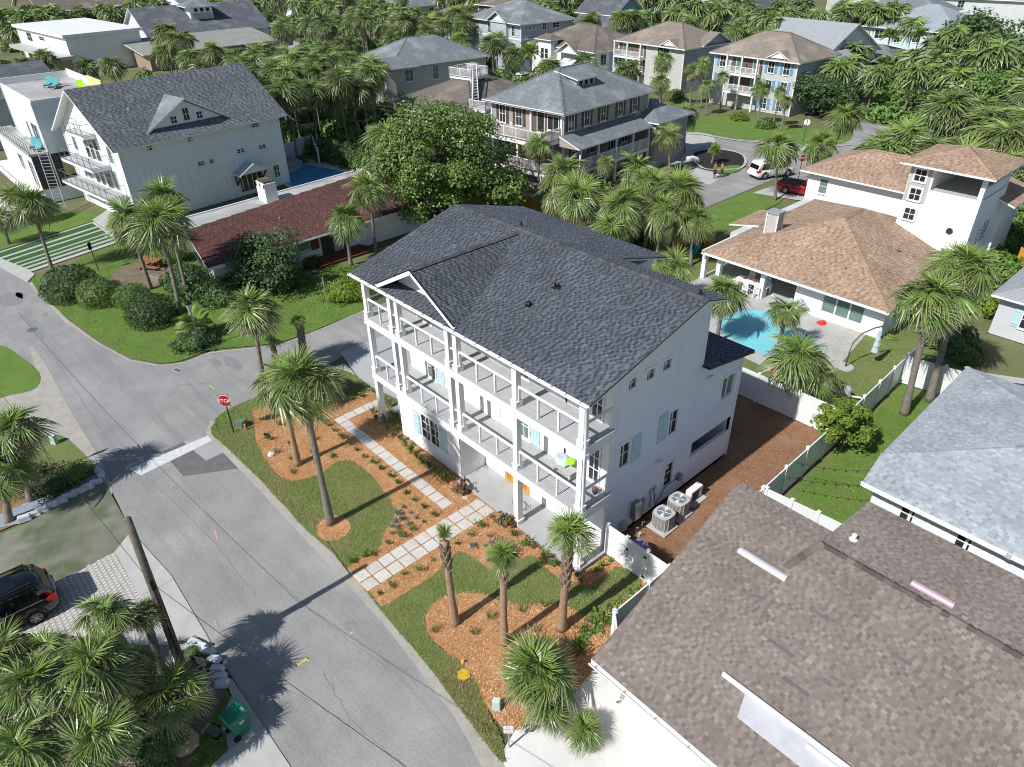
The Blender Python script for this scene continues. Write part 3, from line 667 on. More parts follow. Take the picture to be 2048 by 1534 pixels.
class House:
    """local frame: x in [-W,0], y in [0,D]; origin is the corner nearest the viewer"""
    def __init__(s, name, label, x, y, W, D, H, wall='white_wall', ang=0, cat='house', z0=0, base=None, zb=0, walls=True, group=None):
        s.root = empty(name, (x, y, 0), ang, label, cat, group); s.W, s.D, s.H = W, D, H
        s.f = face_fn(-W, 0, 1, 0); s.r = face_fn(0, 0, 0, 1)
        if walls: MB().box(-W, 0, zb, 0, D, H).build('wall', wall, s.root)
        if base: MB().box(-W-.03, -.03, -.05, .03, D+.03, base[0]).build('foundation', base[1], s.root)
        s.corner('trim_white', zb)
    def corner(s, mat, zb=0):
        m = MB()
        for x, y in ((0,0),(-s.W,0),(0,s.D)): m.box(x-.07, y-.07, zb, x+.07, y+.07, s.H-.002)
        m.build('corner_trim', mat, s.root)
    def band(s, z, h=.25, mat='trim_white', o=.04):
        m = MB(); fbox(m, s.f, -.02, s.W+o, z, z+h, 0, o); fbox(m, s.r, 0.001, s.D+.02, z+.001, z+h-.001, 0, o); return m.build('band_board', mat, s.root)
    def roof(s, kind, rise, mat, ov=.5, ze=None, ext=None, gmat=None, caps_pal=None, thick=.16, name='roof', trim='trim_white'):
        ze = s.H if ze is None else ze; x0, x1, y0, y1 = ext or (-s.W, 0, 0, s.D)
        sl = rise/((min(x1-x0, y1-y0))/2 if kind == 'hip' else ((y1-y0)/2 if kind == 'gable_x' else (x1-x0)/2)); zo = ze-ov*sl+.12
        R = rise+ov*sl
        if kind == 'hip': pl, ln = hip_planes(x0-ov, x1+ov, y0-ov, y1+ov, zo, R)
        elif kind == 'gable_x': pl, ln = gable_planes(x0-ov, x1+ov, y0-ov, y1+ov, zo, R, 'x')
        else: pl, ln = gable_planes(x0-ov, x1+ov, y0-ov, y1+ov, zo, R, 'y')
        r = roof_mesh(s.root, pl, mat, thick, name, trim); s.planes, s.lines = pl, ln
        if caps_pal: caps(r, ln, caps_pal)
        if kind == 'gable_x':
            m = MB(); ym = (y0+y1)/2
            m.hexa([(x1-.1,y0,ze-.01),(x1-.1,y1,ze-.01),(x1-.1,ym,ze+rise-.05)], [(x1+.004,y0,ze-.01),(x1+.004,y1,ze-.01),(x1+.004,ym,ze+rise-.05)]); m.build('gable_wall', gmat or 'white_wall', s.root)
        if kind == 'gable_y':
            m = MB(); xm = (x0+x1)/2
            m.hexa([(x1,y0+.1,ze-.01),(x0,y0+.1,ze-.01),(xm,y0+.1,ze+rise-.05)], [(x1,y0-.004,ze-.01),(x0,y0-.004,ze-.01),(xm,y0-.004,ze+rise-.05)]); m.build('gable_wall', gmat or 'white_wall', s.root)
        return r
    def wins(s, side, lst, **kw):
        for q in lst:
            k = dict(kw); 
            if len(q) > 4: k.update(q[4])
            window(s.root, s.f if side == 'f' else s.r, *q[:4], **k)
def railing(root, pts, z, h=1.0, style='baluster', mat='trim_white', post=.09, gap=1.8):
    for a, b in zip(pts, pts[1:]):
        a, b = Vector((*a[:2], z)), Vector((*b[:2], z)); L = (b-a).length; d = (b-a)/L
        m = MB(); m.bar(a+Vector((0,0,h)), b+Vector((0,0,h)), .10 if style != 'thin' else .05, .06 if style != 'thin' else .04)
        if style != 'cable': m.bar(a+Vector((0,0,.10)), b+Vector((0,0,.10)), .05, .05)
        rl = m.build('railing', mat, root); n = max(1, round(L/gap)); me = None
        for k in range(n+1):
            p = a+d*(L*k/n); q = MB(); w = post/2; q.box(p.x-w, p.y-w, z, p.x+w, p.y+w, z+h+(.08 if style == 'baluster' else -.028)); q.build('rail_post', mat, rl)
        q = MB()
        if style == 'cable':
            for k in range(9): q.tube([a+Vector((0,0,.09+k*.1)), b+Vector((0,0,.09+k*.1))], .006, 4, False)
            q.build('cables', 'light_metal', rl)
        elif style == 'baluster':
            n = int(L/.14)
            for k in range(1, n): p = a+d*(L*k/n); q.box(p.x-.02, p.y-.02, z+.11, p.x+.02, p.y+.02, z+h-.03)
            q.build('balusters', mat, rl)
def deck(root, x0, x1, y0, y1, z, mat='deck_grey', fascia='trim_white', fh=.32, bw=.14, along='x', soffit='trim_white', name='deck'):
    d = box(name, fascia, root, x0, y0, z-fh, x1, y1, z-.03); m = MB(); y = y0-.02
    if along == 'x':
        while y < y1-.02: m.box(x0-.02, y, z-.028, x1+.02, min(y+bw-.012, y1), z); y += bw
    else:
        x = x0-.02
        while x < x1-.02: m.box(x, y0-.02, z-.028, min(x+bw-.012, x1), y1, z); x += bw
    m.build('deck_boards', mat, d); return d
def column(root, x, y, z0, z1, w=.3, mat='trim_white', plinth=.42, name='post'):
    m = MB(); h = w/2; m.box(x-h, y-h, z0, x+h, y+h, z1)
    if plinth: m.box(x-h-.04, y-h-.04, z0, x+h+.04, y+h+.04, z0+plinth); m.box(x-h-.06, y-h-.06, z0+plinth-.05, x+h+.06, y+h+.06, z0+plinth+.001)
    return m.build(name, mat, root)
def gutter(root, a, b, mat='trim_white', w=.12, inside='brown_paint'):
    a, b = Vector(a), Vector(b); d = (b-a).normalized(); s = Vector((d.y, -d.x, 0))*w
    m = MB(); up = Vector((0,0,.10)); t = s*.12; e = Vector((0,0,.012))
    m.hexa([a-s*.02, a+s, a+s+e, a-s*.02+e], [b-s*.02, b+s, b+s+e, b-s*.02+e]); m.hexa([a+s-t, a+s, a+s+up, a+s-t+up], [b+s-t, b+s, b+s+up, b+s-t+up])
    o = m.build('gutter', mat, root); return o
# ------------------------------------------------------------------ ground, streets, yards
sheet('ground', 'ground', [(-1500,-1500),(1500,-1500),(1500,1500),(-1500,1500)], -.06)
ROADN = [(-35.32,-9.96),(-26.20,-9.73),(-20.65,-8.98),(-17.00,-8.21),(-14.92,-7.04),(-14.16,-5.72),(-14.29,-4.02),(-11.97,-0.19),(-12.05,3.25),(-12.40,6.73)]
ROADE = [(-7.36,0.20),(-6.97,-1.91),(-7.22,-3.91),(-7.15,-5.95),(-6.63,-6.98),(-5.64,-7.65),(-4.26,-7.70),(0.16,-7.46),(4.41,-7.51),(8.73,-7.46),(11.63,-7.61),(14.51,-7.75),(17.06,-7.89),(19.20,-8.14)]
road = [(-95,-14.5),(-60,-12.2),(-41.37,-10.88)]+ROADN+[(-12.5,20),(-12.6,57.5),(-46,59.5),(-46,67.5),(-13.5,68.5),(-14.5,82),(-14.3,86),(-9.0,86),(-8.8,82),(-7,67),(1,66.5),(1,57.3),(-8.1,57),(-7.8,20),(-8,3)]+ROADE+[(50,-8.3),(50,-13.4),(14.50,-13.30),(8.35,-13.25),(-0.66,-13.46),(-6.31,-13.04),(-16.73,-13.21),(-25.30,-14.00),(-60,-19.5),(-95,-22)]
sheet('front_street', 'asphalt', road, -.02)
# worn strips, patches, joints and paint
def strip(name, mat, pts, w, z, kind='structure', jit=.0):
    m = MB(); P = [np.array(p[:2], float) for p in pts]; L = []; R = []
    for i, p in enumerate(P):
        d = P[min(i+1,len(P)-1)]-P[max(i-1,0)]; d /= np.linalg.norm(d); nrm = np.array([-d[1], d[0]]); ww = w*(1+rnd.uniform(-jit, jit)); L.append(p+nrm*ww/2); R.append(p-nrm*ww/2)
    for i in range(len(P)-1): m.face([(*R[i],z),(*R[i+1],z),(*L[i+1],z),(*L[i],z)])
    o = m.build(name, mat); tag(o, kind=kind); return o
def wob(a, b, n=14, j=.05):
    a, b = np.array(a[:2]), np.array(b[:2]); return [tuple(a+(b-a)*t/n+np.array([rnd.uniform(-j,j), rnd.uniform(-j,j)])) for t in range(n+1)]
sheet('road_patch', 'asphalt_dark', [(-5.72,-10.19),(-5.84,-9.05),(-3.35,-8.79),(-3.40,-7.68),(-1.41,-7.58),(-2.93,-10.16)], -.014)
sheet('road_patch', 'asphalt_old', [(-5.84,-9.05),(-5.39,-7.59),(-3.43,-7.59),(-3.35,-8.79)], -.014)
sheet('stop_line', 'paint_white', [(-5.46,-12.02),(-5.44,-7.65),(-4.85,-7.62),(-4.49,-11.70)], -.009)
for a, b, w_ in (((140,770),(205,860),.05),):
    pass
for pts, w_ in ((wob((-31.29,-11.52),(-15.61,-11.88),20),.03),(wob((-15.61,-11.88),(-8.87,-12.03),14),.03),(wob((-4.36,-11.56),(2.29,-10.93),16),.035),(wob((2.29,-10.93),(7.26,-10.87),16),.03),(wob((11.72,-10.61),(14.42,-10.95),14),.03),(wob((14.42,-10.95),(17.11,-10.49),14),.03),(wob((6.97,-9.82),(9.76,-9.50),10),.03),(wob((9.76,-9.50),(14.02,-8.77),16),.03),(wob((-11.90,-7.21),(-8.79,-3.15),12),.03),(wob((-28.75,-10.09),(-14.13,-7.01),18),.025),(wob((-11.28,-8.92),(-6.22,-7.24),10),.03),(wob((11.47,-12.11),(14.58,-11.05),10),.025)):
    strip('road_crack', 'stain', pts, w_*.7, -.011, jit=.6)
for c, rx, ry, m_ in (((-12.76,-4.26),.75,.32,'stain'),((-11.93,-3.49),1.05,.42,'stain'),((-33.01,-11.83),1.5,.9,'stain'),((-33.21,-11.05),.8,.3,'stain'),((-28.29,-10.54),.3,.15,'stain'),((-25.14,-9.51),.2,.1,'stain'),((-27.56,-11.36),.25,.12,'stain'),((10.91,-8.80),.28,.2,'stain'),((-2.32,-10.80),.2,.1,'stain')):
    sheet('road_stain', m_, [(c[0]+rx*math.cos(t*.63)*rnd.uniform(.8,1.15), c[1]+ry*math.sin(t*.63)*rnd.uniform(.8,1.15)) for t in range(10)], -.012, smooth=3)
m = MB(); m.lathe([(0.01,.012),(.30,.012),(.34,.008),(.36,0)], 20); mh = m.build('manhole_cover', 'grey_metal'); mh.location = (*(-26.26,-11.84), -.018); tag(mh, 'round grey manhole cover in the street beyond the junction', 'manhole')
m = MB(); m.box(-.35,-.2,0,.35,.2,.012); m.mat(1).box(-.28,-.14,.012,.28,.14,.018); v = m.build('valve_cover', ['concrete_grey','grey_metal']); v.location = (*(-13.57,-6.43), -.016); v.rotation_euler = (0,0,.3); tag(v, 'rectangular utility cover set in asphalt at junction mouth', 'utility cover')
# survey paint
for pts, m_, w_ in (([(11.12,-11.28),(11.15,-10.77)],'paint_yellow',.07),([(11.12,-11.28),(11.22,-11.15)],'paint_yellow',.05),([(11.12,-11.28),(11.03,-11.19)],'paint_yellow',.05),([(11.15,-10.77),(11.07,-10.90)],'paint_yellow',.05),([(11.15,-10.77),(11.26,-10.85)],'paint_yellow',.05),([(1.98,-10.56),(2.70,-10.73)],'paint_pink',.10),([(6.94,-12.70),(7.38,-12.76)],'paint_pink',.10),([(-10.44,-5.68),(-9.75,-5.60)],'paint_yellow',.05),([(11.25,-9.00),(11.29,-8.89)],'paint_yellow',.05)):
    strip('survey_mark', m_, pts, w_, -.008)
# dusty edges along the street
strip('road_shoulder', 'road_dust', ROADE[4:], .5, -.006, jit=.5)
strip('road_shoulder', 'road_dust', [(3.96,-7.01),(8.36,-7.24),(11.49,-7.40),(14.23,-7.54),(16.70,-7.72),(19.01,-7.97)], .28, -.004, jit=.6)
strip('road_shoulder', 'road_dust', ROADN, .22, -.006, jit=.6)
sheet('gravel_verge', 'road_dust', [(-23.86,-12.50),(-19.74,-12.41),(-14.84,-12.64),(-10.83,-12.77),(-6.97,-12.85),(-4.10,-13.22),(-4.53,-13.68),(-7.75,-13.97),(-9.66,-14.46),(-12.37,-15.05),(-13.12,-17.79),(-21.49,-16.38),(-20.85,-14.86),(-18.62,-13.39)], -.012, smooth=4)
sheet('gravel_verge', 'road_dust', [(15.33,-7.67),(17.00,-7.62),(18.85,-7.76),(19.68,-8.35),(19.34,-8.70),(17.60,-8.33),(16.09,-8.03)], -.012, smooth=4)
# front yard: mulch with lawns laid in it
MUL = [(-5.93,-4.96),(-5.91,-3.76),(-4.50,-2.73),(-3.56,-1.30),(-3.07,0.97),(-1.68,1.11),(1.10,0.43),(7.38,-0.01),(10.48,-0.11),(15.02,-0.43),(15.10,1.56),(17.85,1.77),(18.84,-1.35),(18.93,-3.04),(19.06,-5.41),(18.67,-6.98),(18.20,-7.21),(16.83,-7.01),(14.77,-6.76),(13.39,-6.92),(11.24,-7.30),(8.41,-7.27),(4.51,-6.92),(-1.13,-6.70)]
_, MULP = sheet('mulch_bed', 'mulch', MUL, .0, smooth=3)
L1 = [(-7.02,-6.10),(-5.90,-5.00),(-3.68,-5.93),(-1.31,-6.47),(0.36,-6.58),(1.39,-6.17),(1.77,-4.97),(1.56,-4.03),(1.89,-3.28),(3.31,-3.12),(5.12,-3.32),(6.28,-3.55),(7.11,-4.17),(7.47,-4.83),(8.09,-5.46),(8.24,-6.09),(8.14,-6.80),(8.32,-7.36),(8.70,-7.37),(6.40,-7.34),(4.12,-7.48),(0.02,-7.39),(-4.39,-7.59),(-5.63,-7.57),(-6.49,-6.98)]
_, L1P = sheet('front_lawn', 'lawn', L1, .015, smooth=3, jit=.03)
L2 = [(9.73,-7.40),(10.57,-7.35),(11.02,-7.35),(11.11,-6.23),(11.13,-4.78),(10.83,-3.59),(10.92,-3.07),(11.80,-2.90),(12.55,-2.77),(13.01,-1.79),(13.25,-0.93),(14.11,-1.04),(14.91,-0.99),(15.82,-0.66),(16.10,0.11),(16.18,1.34),(17.52,1.31),(17.49,-0.06),(17.48,-1.50),(17.12,-1.70),(16.22,-1.83),(15.47,-2.38),(14.93,-3.13),(14.13,-3.65),(13.27,-4.00),(12.51,-4.86),(12.33,-5.69),(12.72,-6.38),(13.35,-6.75),(14.21,-6.81),(15.04,-6.61),(16.03,-6.67),(17.02,-7.03),(17.87,-7.29),(18.76,-7.61),(19.16,-8.04),(16.85,-7.84),(14.37,-7.65),(11.53,-7.50)]
_, L2P = sheet('front_lawn', 'lawn', L2, .015, smooth=3, jit=.03)
_, RING = sheet('mulch_ring', 'mulch', [(5.19,-7.06),(4.84,-6.57),(4.94,-6.02),(5.54,-5.73),(6.18,-5.87),(6.51,-6.37),(6.34,-7.00),(5.80,-7.25)], .026, smooth=4, jit=.02)
_, L3P = sheet('side_lawn', 'lawn', [(-6.87,-1.96),(-7.20,0.11),(-6.48,1.12),(-5.06,1.41),(-3.15,1.13),(-3.08,-0.57),(-4.09,-2.30),(-5.65,-3.41),(-5.95,-4.98),(-7.06,-5.99),(-7.12,-3.96)], .012, smooth=3, jit=.03)
blades('lawn_grass', L1P, 560, 1, minus=(RING,), z=.015, dry=.5); blades('lawn_grass', L2P, 560, 2, z=.015, dry=.6); blades('lawn_grass', L3P, 300, 3, z=.012)
DRY = [(15.14,-6.94),(16.15,-6.79),(17.43,-7.16),(18.68,-7.57),(19.16,-8.04),(17.83,-7.96),(16.28,-7.83),(15.41,-7.73)]
blades('dry_grass', DRY, 500, 4, c=((.40,.29,.15),(.34,.25,.11)), z=.016, label='dry brown grass at the street end of the lawn', dry=.0)
chips('mulch_chips', MULP, 420, 5, minus=(L1P, L2P)); chips('mulch_chips', RING, 420, 6, z=.026)
# driveway beside the house, back yard
sheet('driveway', 'concrete_grey', [(-8.3,2.2),(-4.2,1.3),(-.6,1.9),(-.6,11.5),(-8.0,11.5)], .0)
sheet('concrete_strip', 'concrete', [(-7.52,0.04),(-6.79,1.67),(-1.74,1.05),(-2.77,1.13),(-5.68,1.36)], .004)
sheet('under_croft', 'concrete_grey', [(-.6,1.0),(7,1.0),(7,11.3),(-.6,11.3)], .012)
_, BYP = sheet('back_yard', 'mulch_dark', [(15.0,1.55),(18.6,1.55),(18.5,16.7),(-3,16.7),(-3,11.5),(15,11.4)], .0)
chips('yard_bark', [(15.05,1.6),(18.5,1.6),(18.4,16.6),(10,16.6),(10,11.6),(15.05,11.5)], 150, 8, z=.0, s=.026, cols=((.27,.145,.08),(.21,.108,.055),(.33,.2,.12),(.37,.24,.15)), label='brown bark mulch in the fenced side yard')
# right-hand lots
_, LBP = sheet('neighbour_lawn', 'lawn_bright', [(18.9,8.6),(22.6,8.6),(22.6,24.6),(18.4,24.6)], .01)
blades('neighbour_grass', [(19.0,8.8),(21.9,8.8),(21.9,24),(18.6,24)], 170, 9, c=((.12,.2,.035),(.19,.25,.06)), z=.01, label='bright green grass in the narrow neighbouring lawn')
_, SANDP = sheet('sand_drive', 'sand', [(18.92,-7.82),(18.76,-7.30),(18.64,-6.90),(18.93,-5.54),(19.07,-4.40),(18.81,-2.76),(20.2,-2.5),(34,-2.5),(34,-8.2),(19.6,-8.2)], .006, smooth=0)
_, TANP = sheet('pool_yard_lawn', 'lawn', [(-4,16.8),(18.4,16.8),(18.2,34),(16,46),(-2,46),(-7.5,44),(-7.6,24),(-6,19)], .0)
blades('pool_yard_grass', [(13,19),(18.3,19),(18,29),(13,29)], 130, 10, z=.0, label='short grass beside the pool terrace')
sheet('far_side_lawn', 'lawn_bright', [(-7.10,41.33),(-7.87,47.23),(-7.31,52.55),(-5.17,53.27),(-3.69,48.80),(-3.36,41.27),(-2.43,34.47),(-5.12,36.80)], .01)
sheet('pool_deck', 'concrete', [(1.2,26.5),(3,25.2),(5.4,22.4),(9.5,20.5),(14.6,20.2),(15.2,21.2),(14.2,28.6),(14.2,31),(1.2,31)], .02)
sheet('path', 'concrete', [(19.6,27.5),(24,30.0),(24,30.8),(19.6,28.4)], .02)
# left-hand lots
_, CLP = sheet('corner_lawn', 'lawn_bright', [(-35.48,-9.85),(-36.03,-8.34),(-38.32,-4.24),(-39.54,0.41),(-34.53,0.40),(-27.20,1.78),(-20.49,5.86),(-21.29,9.24),(-18.38,10.77),(-13.41,8.03),(-12.54,7.03),(-12.26,3.56),(-12.35,0.00),(-14.50,-3.76),(-14.54,-5.57),(-15.12,-6.81),(-17.35,-8.04),(-20.90,-8.75),(-26.42,-9.51)], .01, smooth=3, jit=.04)
blades('corner_grass', CLP, 90, 11, c=((.11,.19,.03),(.17,.25,.05)), z=.01, w=.02, h=.07, label='bright grass on the rounded corner lawn')
sheet('front_verge_lawn', 'lawn_bright', [(-47.37,-11.28),(-47.48,-9.69),(-48.73,-1.26),(-47.03,-1.74),(-44.85,-10.20),(-44.65,-11.76)], .008)
A0, A1, B0, B1 = [np.array(q) for q in ((-44.58,-10.25), (-46.80,-1.90), (-37.60,-9.52), (-39.49,-1.63))]
A0 = A0-(A1-A0)*.12; sheet('striped_drive', 'concrete', [tuple(A0), tuple(A1), tuple(B1), tuple(B0), tuple(B0-(B1-B0)*.02)], .012)
for i, (s0, s1) in enumerate(((.05,.21),(.27,.37),(.42,.56),(.60,.68),(.73,.80),(.86,.92))):
    q = [A0+(B0-A0)*s0+(A1-A0)*.03, A1+(B1-A1)*s0-(A1-A0)*.03, A1+(B1-A1)*s1-(A1-A0)*.03, A0+(B0-A0)*s1+(A1-A0)*.03]; sheet('grass_strip', 'turf_green', [tuple(p) for p in q], .02)
sheet('drive_apron', 'concrete', [(-46.26,-11.47),(-43.53,-10.46),(-36.91,-9.24),(-35.49,-10.13),(-40.51,-11.04),(-43.61,-11.94)], .006)
sheet('patio', 'dirt', [(-32.37,-4.61),(-33.35,-2.72),(-32.82,-0.22),(-29.03,-0.79),(-27.25,-2.63),(-27.88,-4.32),(-29.63,-5.07)], .014, smooth=3)
sheet('drive_concrete', 'concrete', [(-47.36,-1.88),(-49.41,0.11),(-41.21,1.43),(-37.60,0.62),(-39.33,-1.63)], .016)
sheet('left_lawn', 'lawn_bright', [(-25.95,-15.64),(-25.30,-14.00),(-22.66,-13.36),(-19.44,-12.97),(-17.60,-13.56),(-17.77,-14.93),(-18.84,-16.83)], .004, smooth=3)
sheet('left_verge', 'lawn', [(-13.64,-17.70),(-12.11,-15.11),(-11.20,-13.82),(-8.95,-13.41),(-6.80,-13.27),(-7.53,-14.03),(-8.17,-15.29),(-10.19,-18.28)], .004, smooth=3)
sheet('flower_bed', 'mulch_dark', [(-10.89,-18.16),(-9.04,-15.32),(-7.84,-13.95),(-6.50,-13.35),(-5.38,-13.32),(-4.92,-16.92),(-5.57,-19.05)], .012, smooth=2)
sheet('artificial_turf', 'turf_faded', [(-4.59,-19.60),(-4.61,-16.99),(-5.33,-13.26),(-0.72,-13.44),(0.21,-14.45),(0.39,-16.64),(0.25,-18.96),(0.11,-20.35)], .008)
DRV = [(0.21,-14.45),(0.39,-16.64),(0.25,-18.96),(0.15,-20.53),(4.29,-20.71),(7.93,-16.80),(8.02,-14.58),(3.82,-14.55)]
sheet('paver_drive', 'concrete', DRV, .0)
sheet('sidewalk', 'concrete', [(-0.66,-13.46),(0.21,-14.45),(2.03,-14.48),(5.03,-14.56),(7.89,-14.72),(8.91,-13.30),(7.38,-13.21),(3.33,-13.09)], .012)
sheet('planting_bed', 'dirt', [(6.98,-14.38),(7.13,-13.55),(7.99,-13.30),(9.65,-13.46),(11.43,-14.16),(12.52,-14.58),(12.82,-15.74),(8.44,-21.40),(0.96,-20.15),(3.17,-17.61),(5.71,-15.75)], .016)
sheet('verge_grass', 'lawn_bright', [(10.30,-13.67),(10.72,-13.66),(11.38,-14.36),(12.50,-14.56),(12.82,-15.74),(12.43,-16.16),(10.98,-14.37)], .03)
blades('verge_blades', [(10.30,-13.67),(10.72,-13.66),(11.38,-14.36),(12.50,-14.56),(12.82,-15.74),(12.43,-16.16),(10.98,-14.37)], 500, 12, c=((.13,.23,.03),(.2,.3,.05)), z=.03, label='strip of bright grass beside the bottom driveway')
sheet('driveway_apron', 'concrete', [(9.65,-13.46),(10.08,-13.30),(14.65,-13.28),(16.67,-13.41),(15.78,-15.62),(12.82,-15.79),(12.53,-14.55),(11.24,-14.37),(10.68,-13.61)], .012)
strip('expansion_joint', 'stain', [(12.50,-14.52),(12.59,-13.25)], .02, .017); strip('expansion_joint', 'stain', [(3.64,-14.43),(3.66,-13.15)], .02, .017)
# grid pavers: small pale squares standing in the drive
m = MB(); o0 = np.array((0.21,-14.45)); ex = np.array([.20,0]); ey = np.array([0,-.20])
for i in range(-4, 34):
    for j in range(0, 24):
        p = o0+np.array([.0,-.1])+ex*(i+.5*(j % 2))+ey*j
        if inside(DRV, np.array([p[0]]), np.array([p[1]]))[0] and p[0] < 4.2: m.box(p[0]-.062, p[1]-.062, -.01, p[0]+.062, p[1]+.062, .016)
pv = m.build('grid_pavers', 'slab'); tag(pv, 'pale open grid pavers of the drive behind the black car', 'pavers', kind='stuff')
sheet('grid_filling', 'road_dust', [(0.28,-14.47),(0.45,-16.65),(0.31,-18.98),(0.21,-20.54),(2.57,-20.42),(5.07,-17.74),(4.88,-14.61),(3.26,-14.57)], .004)
# far lots
sheet('far_lawn', 'lawn_bright', [(-28.51,64.59),(-30.06,71.75),(-28.95,76.15),(-25.25,77.95),(-18.92,77.52),(-15.28,78.70),(-13.52,83.43),(-9.90,76.02),(-11.15,70.86),(-15.57,69.23),(-20.49,66.88),(-25.46,66.40)], .0, smooth=3)
strip('kerb', 'concrete', [(-28.10,63.51),(-24.84,65.53),(-19.94,66.03),(-14.95,68.17),(-10.60,69.80),(-8.80,73.77)], .35, .06)
sheet('far_drive', 'concrete', [(-24.77,55.15),(-29.46,63.69),(-28.73,68.19),(-23.54,66.42),(-21.36,63.99),(-21.11,58.69),(-17.95,52.87),(-19.57,51.30)], -.01)
sheet('corner_island', 'mulch_black', [(-19.63,56.44),(-20.20,58.94),(-18.75,60.97),(-16.07,61.10),(-14.03,58.96),(-13.01,56.33),(-13.86,54.68),(-15.97,53.43)], .05, smooth=3)
strip('kerb', 'concrete', smooth_poly([(-19.63,56.44),(-20.20,58.94),(-18.75,60.97),(-16.07,61.10),(-13.99,59.00),(-12.75,56.04),(-13.65,54.35),(-15.75,53.11)],4), .3, .09)
sheet('island_lawn', 'lawn_bright', [(-14.67,54.43),(-13.52,56.93),(-12.27,55.18),(-12.61,53.27),(-13.89,52.79)], .07, smooth=2)
sheet('walk', 'concrete', [(-17.95,52.87),(-13.89,52.79),(-12.58,52.27),(-11.71,48.68),(-15.45,49.45)], .0)
sheet('truck_drive', 'concrete', [(-7.16,49.48),(-6.95,52.91),(-3.00,53.83),(-0.29,52.18),(-3.05,50.49)], .02)
for q in ([(-21.56,136.60),(-15.98,160.84),(-5.49,125.80),(-7.02,111.31),(-13.41,113.07)], [(-40.84,190.62),(-33.32,223.39),(-15.15,161.56),(-21.65,143.91)], [(-22.14,110.57),(-22.28,119.33),(-17.54,114.78),(-16.25,105.25)]): sheet('far_lawn', 'lawn_bright', q, .0, smooth=2)
sheet('far_path', 'concrete', [(-18.66,128.94),(-14.37,132.80),(-5.74,129.55),(-4.43,125.10),(-13.31,127.44),(-17.58,126.07)], .02)
sheet('far_road', 'asphalt_old', [(-163.49,70.62),(-163.51,76.88),(-136.60,70.76),(-127.91,63.53),(-137.03,60.36)], .0)
sheet('far_sand', 'sand', [(-61.94,-6.88),(-64.56,-3.46),(-58.21,-2.02),(-54.73,-5.20),(-52.29,-8.75)], .0)
sheet('far_lawn', 'lawn_bright', [(-51.51,-8.91),(-53.23,-3.27),(-48.06,-0.99),(-47.18,-1.70),(-47.48,-9.69)], .004)
sheet('pool_terrace', 'roof_flat', [(-48.54,17.49),(-53.37,21.84),(-49.68,24.83),(-42.21,25.03),(-40.56,16.63)], .01)
sheet('pool_turf', 'turf_green', [(-49.03,18.35),(-42.59,17.72),(-42.48,15.90),(-44.47,15.87)], .02); sheet('pool_turf', 'turf_green', [(-53.22,20.79),(-52.87,23.24),(-50.02,23.02),(-50.35,21.24)], .02)
def pool(name, label, pts, wmat, floor, coping=.35):
    root = empty(name, (*pts[0][:2], 0), 0, label, 'pool'); q = [(p[0]-pts[0][0], p[1]-pts[0][1]) for p in pts]
    MB().face([(*p, .026) for p in q]).build('basin', floor, root); MB().face([(*p, .075) for p in q]).build('water', wmat, root)
    m = MB(); c = np.mean(q, 0)
    for i in range(len(q)):
        a, b = np.array(q[i]), np.array(q[(i+1) % len(q)]); d = (b-a)/np.linalg.norm(b-a); nr = np.array([d[1], -d[0]]); nr = nr if np.dot((a+b)/2-c, nr) > 0 else -nr
        m.hexa([(*a,-.02),(*b,-.02),(*(b+nr*coping),-.02),(*(a+nr*coping),-.02)], [(*a,.1),(*b,.1),(*(b+nr*coping),.1),(*(a+nr*coping),.1)])
    m.build('coping', 'concrete', root); return root
pool('swimming_pool', 'turquoise swimming pool behind the palms of the tan roofed house', smooth_poly([(6.2,23.4),(8.2,21.9),(11.5,21.6),(13.2,22.6),(12.8,25.4),(10.2,26.2),(8.6,27.3),(6.6,26.2)],3), 'water_aqua', 'pool_blue')
pool('swimming_pool', 'deep blue pool behind the white board and batten house', [(-46.25,17.12),(-49.60,22.27),(-43.36,23.90),(-40.87,16.80)], 'water_deep', 'pool_deep')
hot = empty('hot_tub', (-51.23,19.52), 0, 'small raised square hot tub beside the deep blue pool', 'hot tub')
m = MB(); m.box(-1.6,-.2,0,1.6,2.4,.5); m.build('surround', 'concrete_grey', hot); MB().box(-1.2,.2,.5,1.2,2.0,.52).build('water', 'water_aqua', hot)
pool('plunge_pool', 'pale green plunge pool in front of the beige house decks', [(-24.46,32.58),(-22.35,33.08),(-21.28,30.67),(-23.19,30.05)], 'water_aqua', 'cushion_teal', .3)
# paver slabs of the garden path
def slabs(label, cells, s=.575):
    me = MB().box(-s/2,-s/2,-.03,s/2,s/2,.035).mesh('paver', 'slab'); b = MB(); xs = [c[0] for c in cells]; ys = [c[1] for c in cells]
    b.box(min(xs)-.34, min(ys)-.34, .0, max(xs)+.34, max(ys)+.34, .004); o = b.build('garden_path', 'mulch'); tag(o, label, None, kind='structure')
    for x, y in cells:
        q = bpy.data.objects.new('paver', me); link(q, o); q.location = (x, y, .01+rnd.uniform(-.004,.006)); q.rotation_euler = (rnd.uniform(-.01,.01), rnd.uniform(-.01,.01), rnd.uniform(-.02,.02))
slabs('single row of pale stepping slabs along the house front', [(-1.58+.632*i, -1.72) for i in range(16)])
slabs('short row of pale slabs turning towards the corner post', [(-1.62, -1.10+.632*i) for i in range(4)])
slabs('double row of pale slabs from the street to the terrace', [(9.05+.635*i, -.62-.645*j) for i in range(2) for j in range(11)])
